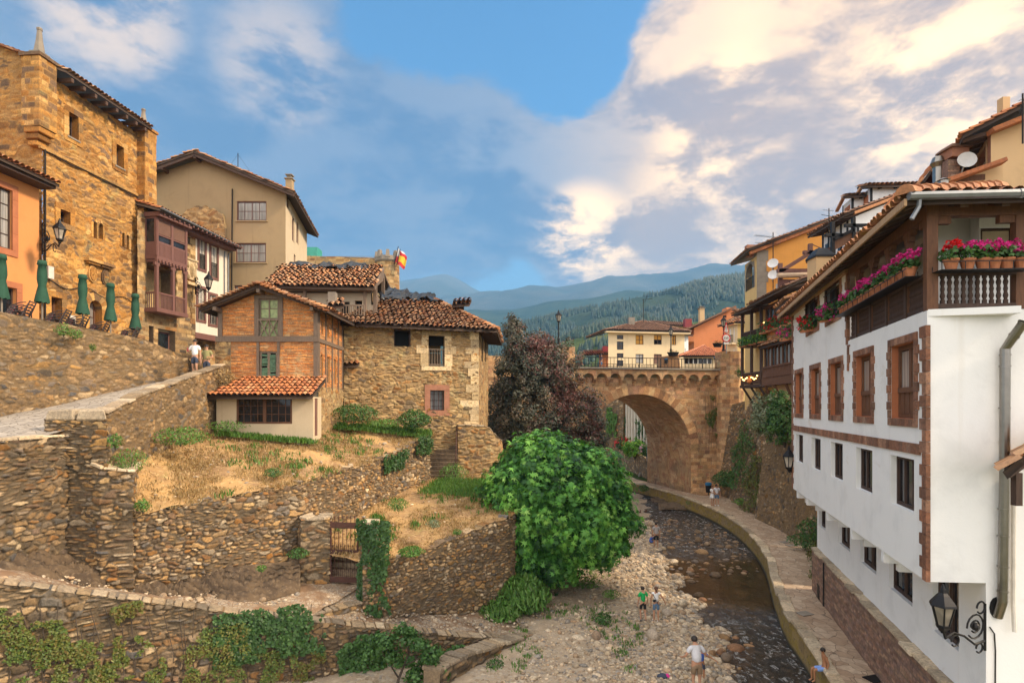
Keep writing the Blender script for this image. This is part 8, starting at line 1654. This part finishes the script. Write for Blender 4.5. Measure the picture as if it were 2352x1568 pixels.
n=420;py=np.concatenate([r.uniform(30,47,350),r.uniform(16,28,70)]);w_=np.where(py>30,r.random(n)**1.3*7.0,r.random(n)**3*3.0);px2=xw(py)+w_;k=(px2<np.interp(py,kw[order,1],kw[order,0])-.3)&~((py>22.5)&(py<31)&(w_>1.2));px2,py=px2[k],py[k];s=np.exp(r.normal(-2.1,.42,len(py)));V,F,C=rocks(np.stack([px2,py,-.07+0*px2],1),s,.6,6);o=npmesh('river_stones',V,F,M['wet_stone'],None,C,smooth=True);tag(o,kind='stuff')
p=np.vstack([samp([G(-60,15.4,4.7),G(300,17.2,3.1),G(690,19.0,2.2)],[G(-60,16.6,4.9),G(300,18.6,3.2),G(690,21,2.7)],500,41),samp(UA,UB,420,42),samp(LA,LB,200,43),samp([G(700,18.9,2.0),G(1060,20.9,.85),G(1260,23.5,.2)],[G(840,20.6,2.0),G(1060,23,.8),G(1300,26,.3)],400,44)]);s=np.exp(r.normal(-3.3,.5,len(p)));V,F,C=rocks(p+(0,0,.02),np.clip(s,.015,.14),.6,9);o=npmesh('ramp_stones',V,F,M['pebble'],None,C,smooth=True);tag(o,kind='stuff')
for i,(lab,x,y,w2,mt)in enumerate((('large smooth tan boulder on the open shingle',1326,1472,38,'pebble'),('round ochre boulder just right of the large tan one',1369,1485,27,'pebble'),('flat grey boulder behind the two ochre ones',1368,1466,34,'wet_stone'),('upright pale grey boulder near the tumbled wall',1212,1518,27,'pebble'),('brown boulder beneath the fig tree',1320,1366,18,'wet_stone'),('dark flat stone alone on the shingle',1409,1513,23,'wet_stone'),('pale boulder at the feet of the girl in denim shorts',1530,1410,32,'pebble'),('pale rock between the children and the water',1568,1388,30,'pebble'),('dark grey stone at the water edge beside the man in the white shirt',1668,1512,30,'wet_stone'),('tan boulder near the waterline below the children',1500,1465,40,'pebble'),('orange-brown stone in midstream',1625,1250,18,'wet_stone'),('round boulder low in the curved wall foot',1105,1372,18,'wet_stone'))):
 p=GP(x,y,.12);rr=w2/FX*p.y*.5;V,F,C=rocks(np.array([tuple(p+Vector((0,0,rr*.25)))]),np.array([rr]),.75,60+i,.14);C[:,0]=(.35,.85,.6,.3,.2,.4,.5,.35,.4,.5,.65,.3)[i];o=npmesh('boulder',V,F,M[mt],None,C,smooth=True,loc=tuple(p));tag(o,lab,'boulder','boulders on the shingle','thing');sb_=o.modifiers.new('s','SUBSURF');sb_.levels=sb_.render_levels=1

# flowers on the white house
def flower_pot(label,group,p,petal='pink',s=1.0,seed=0):
 t=thing('flower_pot',label,'flower pot',tuple(p),group);m=MB();p=Vector(p);m.lathe(p,[(.085*s,0),(.125*s,.17*s),(.14*s,.17*s),(.14*s,.21*s),(.12*s,.21*s),(.11*s,.19*s)],12);m.build('pot',M['pot'],t,smooth=False)
 r=np.random.default_rng(seed);n=150;a=r.uniform(0,6.28,n);q=np.sqrt(r.random(n))*.20*s;P=np.stack([p.x+q*np.cos(a),p.y+q*np.sin(a),p.z+.2*s+r.random(n)*.22*s],1);leaves('foliage',M['bush'],P,np.stack([np.cos(a),np.sin(a),.6+0*a],1),.085*s,'ivy',t,seed)
 Q=[];
 for i in range(7+seed%4):
  a,q=r.uniform(0,6.28),r.uniform(.02,.21)*s;c=np.array((p.x+q*math.cos(a),p.y+q*math.sin(a),p.z+r.uniform(.36,.54)*s));d=r.normal(0,1,(26,3));d/=np.linalg.norm(d,axis=1)[:,None];Q.append(c+d*.058*s)
 Q=np.vstack(Q);leaves('blossom',M[petal],Q,r.normal(0,1,Q.shape),.05*s,'petal',t,seed+1);return t
rkm=MB();zr_k=zr-.02
n_=15;sA,sZ=sB-.05,FS.L-.28
for i in range(n_):
 s=sA+.15+(sZ-sA-.3)*i/(n_-1);flower_pot('clay pot of magenta geraniums in the long rack along the river side of the balcony','flower pots on the balcony racks',FS.p(s,.16,zr_k+.02),'pink',1.0,i)
for i,(x,lab,pt)in enumerate(((2172,'clay pot of red geraniums beside the corner post on the balcony end rack','red_petal'),(2209,'clay pot of sparse pink geraniums, second from the corner post','pink'),(2244,'clay pot of pink geraniums with much green, third from the corner post','pink'),(2268,'clay pot of bright pink geraniums, fourth from the corner post','pink'),(2297,'clay pot of pink geraniums, second from the right balcony post','pink'),(2331,'clay pot of tall pink geraniums against the right balcony post','pink'))):
 flower_pot(lab,'flower pots on the balcony racks',FEn.p(FEn.at(x),.16,zr_k+.02),pt,1.05,40+i)
for F,a,b in((FS,sA-.1,sZ+.1),(FEn,.08,FEn.at(2350))):
 for d in(.04,.32):rkm.tube([F.p(a,d,zr_k),F.p(b,d,zr_k)],.012,4);
 rkm.tube([F.p(a,.32,zr_k+.16),F.p(b,.32,zr_k+.16)],.011,4)
 for k in range(int((b-a)/.45)+1):s=min(a+k*.45,b);rkm.tube([F.p(s,.04,zr_k+.12),F.p(s,.04,zr_k),F.p(s,.32,zr_k),F.p(s,.32,zr_k+.16)],.009,4)
 fbox(rkm,F,a,b,.05,.31,zr_k-.008,zr_k+.004)
rkm.build('flower_rack',M['iron'],wh)
def geranium_box(label,p,w,h,petal,seed,d=.25):
 t=thing('window_box',label,'window box',tuple(p));r=np.random.default_rng(seed);p=np.array(tuple(p));n=420;P=p+np.stack([r.uniform(-d,d,n),r.uniform(-w/2,w/2,n),r.uniform(-.15,h,n)],1);leaves('foliage',M['bush'],P,np.tile((-.7,-.3,.5),(n,1)),.11,'ivy',t,seed)
 n=300;c=p+np.stack([r.uniform(-d,d*.7,26),r.uniform(-w/2,w/2,26),r.uniform(-.1,h*1.05,26)],1);Q=np.repeat(c,14,0)+r.normal(0,.045,(364,3));leaves('blossom',M[petal],Q,r.normal(0,1,Q.shape),.065,'petal',t,seed+1);m=MB();m.box(p+np.array((.05,0,-.14)),(d*.7,w*.7,.14),.29);m.build('trough',M['pot'],t)
geranium_box('window box overflowing with red geraniums on the far grilled window',FS.p((gw[0][0]+gw[0][1])/2+.1,.14,gw[0][2]+.12),1.3,.38,'red_petal',3,.16);geranium_box('window box of crimson pink geraniums on the nearer grilled window',FS.p((gw[1][0]+gw[1][1])/2-.05,.14,gw[1][2]+.12),1.05,.36,'pink',5,.16);geranium_box('box of magenta geraniums on the narrow end balcony',FU3.p(FU3.L*.45,.35,z1+.12),1.9,.5,'pink',7)
for i in range(5):geranium_box('box of red geraniums on the flower shelf of the timber house',FU2.p(.8+i*(FU2.L-1.4)/4,.28,z_[752]+.1),1.8,.75,'red_petal',11+i);bpy.context.scene.objects[-1]if False else None
for o in[k for k in bpy.data.objects if k.get('label','').startswith('box of red geraniums')]:o['group']='red geranium boxes on the timber house'
for i in range(3):geranium_box('leafy green trough on the upper balcony of the yellow house',FU1.p(.6+i*1.6,.45,FU1.zat(1735,790)+.1),1.3,.55,'bright_bush',21+i)
for o in[k for k in bpy.data.objects if k.get('label','').startswith('leafy green trough')]:o['group']='green troughs on the yellow house balcony'

# terrace furniture
def umbrella(label,p,h,ln):
 t=thing('parasol',label,'parasol',tuple(p),'closed green parasols on the café terrace');p=Vector(p);m=MB();m.tube([p,p+Vector((0,0,h))],.035,7);m.build('pole',M['grey_stone'],t);m=MB();m.lathe(p,[(.28,0),(.28,.08),(.06,.12)],10);m.build('foot',M['grey_stone'],t)
 m=MB();n=18;prof=[(.03,0),(.155,-.03),(.175,-.22),(.13,-.24),(.155,-.55),(.165,-.85),(.125,-1.12),(.17,-1.35),(.235,-ln+.1),(.245,-ln)];vs,fs=[],[]
 for i,(r,z)in enumerate(prof):
  for k in range(n):a=2*math.pi*k/n;q=r*(1+(.16 if k%2 else-.10)*min(1,i/4));vs.append((p.x+q*math.cos(a),p.y+q*math.sin(a),p.z+h+.05+z-(.05 if(k%4==0 and i==len(prof)-1)else 0)))
 for i in range(len(prof)-1):
  for k in range(n):fs.append((i*n+k,i*n+(k+1)%n,(i+1)*n+(k+1)%n,(i+1)*n+k))
 m._add(vs,fs);m.build('canopy',M['brolly'],t,smooth=True)
zt5=lambda Y:12.35-.06*(Y-23)
for x,yt,Y,lab in((4,578,22.9,'closed green parasol in front of the orange house, cut by the left edge'),(97,600,24.6,'closed green parasol below the tower lantern beside the orange house'),(190,632,26.2,'closed green parasol left of the arched tower door'),(254,652,27.6,'closed green parasol right of the arched tower door'),(311,676,29.2,'closed green parasol at the tower corner by the balcony house')):
 z0=zt5(Y)-.1;umbrella(lab,G(x,Y+(.5 if x<50 else 0),z0),Z(yt,Y)-z0,97/FX*24.6)
def chair():
 t=thing('terrace_chair','','chair',(0,0,0),'stacked brown chairs on the café terrace');m=MB();m.hexa([(-.24,-.24,.42),(.24,-.24,.42),(.22,.22,.40),(-.22,.22,.40),(-.24,-.24,.45),(.24,-.24,.45),(.22,.22,.43),(-.22,.22,.43)]);m.build('seat',M['chair'],t)
 for s in(-1,1):
  m=MB();m.tube([(s*.25,.27,.82),(s*.28,.10,.80),(s*.29,-.15,.70),(s*.27,-.30,.62),(s*.26,-.27,.52)],.022,5);m.build('armrest',M['chair'],t)
  for y,z in((-.24,.42),(.24,.42)):m=MB();m.bar((s*.24,y,0),(s*.25,y*.9,z),.04,.03);m.build('leg',M['chair'],t)
 m=MB();[m.bar((-.23,.24+.05*k,.50+.12*k),(.23,.24+.05*k,.50+.12*k),.02,.05)for k in range(4)];[m.bar((s*.24,.22,.42),(s*.24,.40,.90),.035)for s in(-1,1)];m.build('backrest',M['chair'],t);m=MB();m.box((.283,-.12,.56),(.02,.26,.26));o=m.build('side_panel',M['chair'],t);m=MB();m.box((.296,-.12,.58),(.006,.11,.10));q=m.build('emblem',M['logo_red'],o);m=MB();m.box((.3,-.12,.59),(.004,.07,.014));m.box((.3,-.12,.57),(.004,.055,.012));m.build('mark',M['sign_white'],o)
 return t
c0=chair();first=True
for x,Y,lab in((38,22.7,'in front of the orange house'),(124,24.2,'beside the second parasol'),(168,25.3,'left of the third parasol'),(220,26.6,'at the arched tower door'),(290,28.0,'by the last parasol')):
 for k in range(4):
  o=c0 if first else copy_tree(c0);first=False;b=G(x,Y+.65,zt5(Y)-.02+.125*k);o.location=b+Vector((.03*k,.05*k,0));o.rotation_euler=(0,0,R(-75))
  o['label']=('brown terrace chair at the bottom of the stack ','second brown terrace chair up in the stack ','third brown terrace chair up in the stack ','brown terrace chair on top of the stack ')[k]+lab

# iron gate
t=thing('iron_gate','tall rusty iron gate of spiked bars between two stone gateposts','gate',tuple(W(790,1335,21.4)));m_=MB();Yg=21.35;B=lambda x0,y0,x1,y1,w,h:m_.bar(W(x0,y0,Yg),W(x1,y1,Yg),w,h)
m_.hexa([W(a,b,Yg+c)for b,c in()for a in()])if False else None
def plate(y0,y1):m=MB();p=[W(759,y1,Yg),W(823,y1+2,Yg),W(823,y1+2,Yg+.03),W(759,y1,Yg+.03),W(759,y0,Yg),W(823,y0+2,Yg),W(823,y0+2,Yg+.03),W(759,y0,Yg+.03)];m.hexa(p);return m.build('plate',M['rust_iron'],t)
plate(1198,1212);plate(1261,1276);plate(1323,1336);m=MB();[m.bar(W(x,1196,Yg+.01),W(x,1337,Yg+.01),.05,.05)for x in(760,822)];m.build('frame',M['rust_iron'],t)
m=MB()
for i in range(6):x=769+i*9.2;m.tube([W(x,1190,Yg+.015),W(x,1330,Yg+.015)],.014,5);m.lathe(W(x,1190,Yg+.015),[(.012,0),(.03,.03),(.004,.13)],4)
for y in(1256,1312):
 for i in range(7):x=764.5+i*9.2;m.lathe(W(x,y,Yg+.015),[(.012,-.2),(.012,0),(.026,.03),(.004,.12)],4)
m.build('spiked_bar',M['rust_iron'],t)
t=thing('garden_steps','rough stone steps behind the iron gate up to the lower garden','steps',tuple(G(790,22,2.5)));m_=MB();[m_.hexa([G(762,21.7+.32*i,2.2),G(826,21.5+.32*i,2.2),G(826,22.3+.32*i,2.2),G(762,22.4+.32*i,2.2),G(762,21.7+.32*i,2.72+.2*i),G(826,21.5+.32*i,2.72+.2*i),G(826,22.3+.32*i,2.72+.2*i),G(762,22.4+.32*i,2.72+.2*i)])for i in range(6)];m_.build('tread',M['coping'],t,bevel=.03)
for i,(x,y,lab)in enumerate(((1803,1244,'iron drain cover in the path nearest the bastion'),(1818,1252,'iron drain cover just nearer than the farthest one'),(1848,1408,'square iron drain cover by the plinth wall'),(2010,1558,'iron drain grating at the bottom of the path'))):
 p=GP(x,y,1.02);t=thing('drain_cover',lab,'drain cover',tuple(p),'iron covers in the riverside path');m=MB();m.box(p+Vector((0,0,.004)),(.55,.42,.02),.3);m.build('plate',M['grey_stone']if i<3 else M['iron'],t)

# people
def skin(verts,edges,radii,sub=1):
 me=bpy.data.meshes.new('tmp');me.from_pydata(verts,edges,[]);o=bpy.data.objects.new('tmp',me);col.objects.link(o);sm=o.modifiers.new('s','SKIN');sm.use_smooth_shade=True;sl_=me.skin_vertices[0].data
 for i,r in enumerate(radii):sl_[i].radius=(r,r)if not isinstance(r,tuple)else r;sl_[i].use_root=(i==0)
 if sub:sb=o.modifiers.new('b','SUBSURF');sb.levels=sb.render_levels=sub
 dg=bpy.context.evaluated_depsgraph_get();ev=o.evaluated_get(dg);m2=ev.to_mesh();V=[v.co.copy()for v in m2.vertices];F=[tuple(p.vertices)for p in m2.polygons];ev.to_mesh_clear();bpy.data.objects.remove(o);bpy.data.meshes.remove(me);return V,F
def person(label,feet,H,yaw,top,bottom,hair='hair',skinm='skin',pose=None,longhair=0,group=None,slim=1.0,dress=False,shirtless=False,shoes='sole',sleeve=.62,bag=False):
 """figure facing -y before yaw; pose overrides joints (metres for a 1.75 m body)"""
 k=H/1.75;J=dict(pel=(0,0,.95),bel=(0,0,1.10),che=(0,0,1.30),nb=(0,.0,1.44),nk=(0,-.005,1.50),h0=(0,-.02,1.57),h1=(0,-.012,1.665))
 for s,n in((-1,'r'),(1,'l')):
  J.update({n+'sh':(s*.175,0,1.40),n+'el':(s*.235,.02,1.12),n+'wr':(s*.25,-.05,.87),n+'ha':(s*.25,-.07,.80),n+'hp':(s*.088,0,.90),n+'kn':(s*.10,-.015,.50),n+'an':(s*.105,.01,.09),n+'to':(s*.12,-.13,.035)})
 J.update(pose or{});rot=Matrix.Rotation(yaw,3,'Z');J={a:rot@(Vector(b)*k)for a,b in J.items()};w=slim
 names=['pel','bel','che','nb','nk','h0','h1','rsh','rel','rwr','rha','lsh','lel','lwr','lha','rhp','rkn','ran','rto','lhp','lkn','lan','lto']
 rad=dict(pel=.125*w,bel=.112*w,che=.135*w,nb=.07,nk=.052,h0=.070,h1=.088,sh=.056,el=.042,wr=.028,ha=.034,hp=.088*w,kn=.056,an=.036,to=.034)
 E=[('pel','bel'),('bel','che'),('che','nb'),('nb','nk'),('nk','h0'),('h0','h1')]+[(a,b)for n in 'rl' for a,b in(('nb',n+'sh'),(n+'sh',n+'el'),(n+'el',n+'wr'),(n+'wr',n+'ha'),('pel',n+'hp'),(n+'hp',n+'kn'),(n+'kn',n+'an'),(n+'an',n+'to'))]
 R_=lambda n:(rad[n]if n in rad else rad[n[1:]])*k;ix={n:i for i,n in enumerate(names)};V,F=skin([tuple(J[n])for n in names],[(ix[a],ix[b])for a,b in E],[R_(n)for n in names])
 t=thing('person',label,'person',tuple(feet),group);f0=Vector(feet);m=MB();m._add([v+f0 for v in V],F)
 up=(J['h1']-J['h0']).normalized();fw=rot@Vector((0,-1,0));sd=rot@Vector((1,0,0));hc=J['h0'].lerp(J['h1'],.65)
 m.ball(hc+fw*.10*k-up*.02*k+f0,(.016*k,.016*k,.024*k),6,4)
 for s in(-1,1):m.ball(hc+sd*s*.088*k+f0,(.014*k,.02*k,.03*k),6,4)
 for n in 'rl':
  wv,hv_=J[n+'wr'],J[n+'ha'];d=(hv_-wv).normalized();side=d.cross(fw);side=(side if side.length>.2 else sd).normalized();nn=d.cross(side)
  for i,(o_,L_)in enumerate(((-.026,.062),(-.009,.074),(.009,.07),(.026,.055))):
   b=hv_+side*o_*k+d*.01*k+f0;m.tube([b,b+d*L_*.55*k,b+(d*L_+nn*.02)*k],[.010*k,.009*k,.007*k],5)
  b=hv_-d*.035*k+side*.03*k+f0;m.tube([b,b+(side*.035+d*.03)*k,b+(side*.035+d*.06)*k],[.011*k,.010*k,.008*k],5)
 m.build('body',M[skinm],t,smooth=True)
 for s in(-1,1):e=MB();e.ball(hc+fw*.083*k+sd*s*.033*k+up*.018*k+f0,.011*k,6,4);e.build('eye',M['sign_black'],t)
 h=MB();hb=hc+up*.032*k-fw*.022*k+f0;h.ball(hb,(.100*k,.106*k,.098*k),10,8,.03)
 if longhair:q=hc-fw*.09*k+f0;h.tube([q+up*.05*k,q-up*.08*k-fw*.03*k,q-up*longhair*k],[.05*k,.05*k,.02*k],7)
 h.build('hair',M[hair],t,smooth=True)
 if not shirtless:
  mid=lambda a,b,f:J[a].lerp(J[b],f);vs=[J['che'],J['bel'],J['pel']+(J['bel']-J['pel'])*.05,J['nb'],J['rsh'],mid('rsh','rel',sleeve),J['lsh'],mid('lsh','lel',sleeve)]
  V,F=skin([tuple(v)for v in vs],[(0,1),(1,2),(0,3),(3,4),(4,5),(3,6),(6,7)],[.152*w*k,.140*w*k,.146*w*k,.078*k,.074*k,.068*k,.074*k,.068*k]);c=MB();c._add([v+f0 for v in V],F);c.build('shirt',M[top],t,smooth=True)
 if dress:
  c=MB();b=J['bel']+f0;c.lathe(b,[(.10*k,.05*k),(.14*k,-.1*k),(.20*k,-.32*k),(.23*k,-.48*k),(.18*k,-.44*k)],14);c.build('skirt',M[bottom],t,smooth=True)
 else:
  kf=.82;vs=[J['pel'],J['pel']+(J['bel']-J['pel'])*.35];ed=[(0,1)]
  for n in 'rl':i=len(vs);vs+=[J[n+'hp'],J[n+'hp'].lerp(J[n+'kn'],kf)];ed+=[(0,i),(i,i+1)]
  V,F=skin([tuple(v)for v in vs],ed,[.143*w*k,.128*w*k,.108*w*k,.084*k,.108*w*k,.084*k]);c=MB();c._add([v+f0 for v in V],F);c.build('shorts',M[bottom],t,smooth=True)
 if shoes:
  for n in 'rl':c=MB();a,b=J[n+'an'],J[n+'to'];q=a.lerp(b,.5)+f0;yw=math.atan2((b-a).y,(b-a).x);c.ball((q.x,q.y,a.z*.5+f0.z),(.135*k,.055*k,.055*k),10,6,rz=yw);c.build('shoe',M[shoes],t,smooth=True)
 if bag:
  c=MB();c.tube([J['lsh']-fw*.1*k+f0,J['bel']-fw*.15*k+f0,J['rhp']-fw*.1*k+sd*.0+f0],.015*k,4);q=J['bel']-fw*.17*k+sd*.11*k+f0;c.ball(q,(.09*k,.05*k,.07*k));c.build('shoulder_bag',M['cloth_black'],t)
 return t
PI=math.pi;zb_at=lambda p:float(bank_h(np.array(p.x),np.array(p.y)))
def onbank(x,y):p=GP(x,y,.15);p.z=zb_at(p);p=GP(x,y,p.z);p.z=zb_at(p);return p
walk=dict(lkn=(.10,-.10,.51),lan=(.105,-.02,.10),lto=(.12,-.16,.06),rkn=(-.10,.0,.50),ran=(-.105,.12,.10),rto=(-.12,-.01,.035))
person('boy in a green T-shirt and black shorts standing on the shingle',onbank(1477,1427),1.50,PI+.15,'cloth_green','cloth_black',slim=.85,shoes='cloth_black',pose=dict(walk,h0=(0,-.05,1.56),h1=(0,-.07,1.64),rwr=(-.25,-.1,.9),rha=(-.25,-.14,.84)))
person('girl in a white sleeveless top and denim shorts with a black shoulder bag',onbank(1507,1426),1.53,PI-.1,'cloth_white','cloth_denim','hair_brown',slim=.82,longhair=.16,shoes='sole',sleeve=.12,bag=True,pose=dict(rel=(.36,.0,1.16)if False else(-.33,.02,1.17),rwr=(-.43,-.05,.98),rha=(-.45,-.07,.92)))
person('man in a pale shirt and khaki shorts at the bottom, back turned, arms out',GP(1600,1592,.05),1.82,PI+.05,'cloth_palegrey','cloth_khaki',slim=1.12,pose=dict(che=(0,-.03,1.30),nb=(0,-.08,1.43),nk=(0,-.12,1.49),h0=(0,-.18,1.53),h1=(0,-.21,1.61),rel=(-.32,-.06,1.14),rwr=(-.42,-.22,1.06),rha=(-.47,-.26,1.02),lel=(.33,-.04,1.15),lwr=(.36,-.26,1.02),lha=(.37,-.33,1.0),rsh=(-.18,-.05,1.39),lsh=(.18,-.05,1.39)))
person('child mostly hidden behind the man in khaki shorts, one bare arm showing',GP(1612,1562,.0),1.15,PI-.5,'cloth_blue','cloth_navy',slim=.85,shoes=None,skinm='skin_tan',pose=dict(rel=(.42,-.05,1.28)if False else(-.40,.05,1.32),rwr=(-.66,.0,1.18),rha=(-.74,.0,1.12)))
person('man in a grey T-shirt and black shorts wading in the river',GP(1507,1261,-.15),1.80,PI,'cloth_grey','cloth_black',slim=1.0,shoes=None,pose=dict(h0=(0,-.04,1.57),h1=(0,-.05,1.66)))
person('small child in blue crouching at the water beside the wading man',GP(1497,1252,-.05),1.05,1.9,'cloth_blue','cloth_blue','hair_brown',slim=.95,shoes=None,pose=dict(pel=(0,.22,.48),bel=(0,.16,.64),che=(0,.02,.82),nb=(0,-.06,.95),nk=(0,-.10,1.0),h0=(0,-.14,1.07),h1=(0,-.16,1.17),rsh=(-.17,-.04,.92),lsh=(.17,-.04,.92),rel=(-.22,-.25,.7),lel=(.22,-.25,.7),rwr=(-.16,-.42,.5),lwr=(.16,-.42,.5),rha=(-.14,-.47,.43),lha=(.14,-.47,.43),rhp=(-.1,.18,.45),lhp=(.1,.18,.45),rkn=(-.17,-.20,.52),lkn=(.17,-.20,.52),ran=(-.12,.0,.09),lan=(.12,.0,.09)))
person('young woman in a short white dress beside the man on the path',GP(1636,1160,1.0),1.66,.3,'cloth_white','cloth_white','hair_brown',slim=.82,longhair=.2,dress=True,shoes='skin',pose=dict(rel=(-.2,-.12,1.14),rwr=(-.05,-.22,1.1),rha=(.02,-.24,1.1),lel=(.2,-.1,1.14),lwr=(.06,-.2,1.12),lha=(0,-.22,1.12)))
person('young man in a grey T-shirt and blue shorts standing on the riverside path',GP(1646.5,1161,1.0),1.80,-.3,'cloth_palegrey','cloth_denim',shoes='sole',pose=dict(h0=(-.03,-.05,1.57),h1=(-.05,-.06,1.66),rel=(-.26,-.05,1.15),rwr=(-.2,-.22,1.08),rha=(-.15,-.26,1.08)))
person('man in a white T-shirt and navy shorts walking down the lane with a drink',G(448,26.6,Z(779,26.6)-1.76),1.76,.1,'cloth_white','cloth_navy',shoes='sole',pose=dict(walk,rel=(-.27,.0,1.14),rwr=(-.21,-.22,1.20),rha=(-.19,-.28,1.24)))
person('man in an olive T-shirt walking behind the man in white on the lane',G(475,27.5,Z(791,27.5)-1.74),1.74,.25,'cloth_olive','cloth_navy',shoes='sole',slim=1.05,pose=dict(walk,lel=(.27,-.02,1.13),lwr=(.18,-.24,1.10),lha=(.12,-.28,1.10)))
person('pedestrian in a violet and white top crossing the bridge',FBr.p(FBr.at(1400),-2.2,ZD-.15),1.68,PI/2+.2,'cloth_navy','cloth_denim','hair',slim=.9,longhair=.2,pose=walk)
bs_=W(1893,1539,17.75)
person('tanned boy in light blue swim shorts sitting on the kerb above the water',bs_-Vector((0,0,.12)),1.36,-PI/2-.1,'cloth_sky','cloth_sky','hair','skin_tan',slim=.82,shoes=None,shirtless=True,pose=dict(pel=(0,.02,.28),bel=(0,.03,.43),che=(0,.02,.63),nb=(0,-.01,.77),nk=(0,-.03,.83),h0=(0,-.06,.90),h1=(0,-.07,.995),rsh=(-.165,.0,.74),lsh=(.165,.0,.74),rel=(-.24,.12,.50),lel=(.23,.08,.50),rwr=(-.23,.16,.26),lwr=(.22,.0,.30),rha=(-.23,.15,.19),lha=(.2,-.06,.25),rhp=(-.085,-.02,.25),lhp=(.085,-.02,.25),rkn=(-.10,-.44,.20),lkn=(.10,-.42,.22),ran=(-.09,-.44,-.24),lan=(.09,-.40,-.22),rto=(-.1,-.56,-.30),lto=(.1,-.52,-.28)))
t=thing('clothes_pile','crumpled pile of dark blue and pink clothes left on the shingle','clothes',tuple(onbank(1526,1555)));p=onbank(1526,1555);m_=MB();m_.ball(p+Vector((-.05,0,.05)),(.16,.12,.09),9,6,.2);m_.ball(p+Vector((-.14,.05,.04)),(.1,.08,.06),9,6,.25);m_.build('trousers',M['cloth_navy'],t);m_=MB();m_.ball(p+Vector((.09,.02,.05)),(.09,.08,.07),8,6,.25);m_.build('top',M['pink'],t)
for lab,x,y in(('brown duck swimming upstream, the left of two',1470,1178),('brown duck swimming upstream, the right of two',1483,1176)):
 p=GP(x,y,-.05);t=thing('duck',lab,'duck',tuple(p),'ducks in the river');V,F=skin([(0,.28,.10),(0,.12,.08),(0,-.10,.09),(0,-.18,.16),(0,-.20,.27),(0,-.22,.32),(0,-.32,.30)],[(i,i+1)for i in range(6)],[.02,.085,.09,.05,.035,.05,.015]);m=MB();m._add([Vector(v)+p for v in V],F);m.build('body',M['brown_wood'],t,smooth=True)
t=thing('water_bottle','dark drink bottle in the hand of the man in white','bottle',(0,0,0));b=G(448,26.6,Z(779,26.6)-1.76)+Matrix.Rotation(.1,3,'Z')@Vector((-.19,-.33,1.24));t.location=b;m_=MB();m_.lathe(b,[(.03,-.09),(.03,.04),(.012,.08),(.012,.12)],8);m_.build('glass',M['maroon'],t)

# air of the valley
hz=bpy.data.materials.new('valley_haze');hz.use_nodes=True;nt_=hz.node_tree;nt_.nodes.remove(nt_.nodes['Principled BSDF']);vo=nt_.nodes.new('ShaderNodeVolumePrincipled');vo.inputs['Color'].default_value=(.24,.57,1.0,1);vo.inputs['Density'].default_value=.00018;nt_.links.new(vo.outputs[0],nt_.nodes['Material Output'].inputs['Volume'])
m_=MB();m_.hexa([(-9500,-350,-9),(9500,-350,-9),(9500,9500,-9),(-9500,9500,-9),(-9500,-350,1450),(9500,-350,1450),(9500,9500,1450),(-9500,9500,1450)]);o_=m_.build('haze',hz);o_['kind']='stuff'
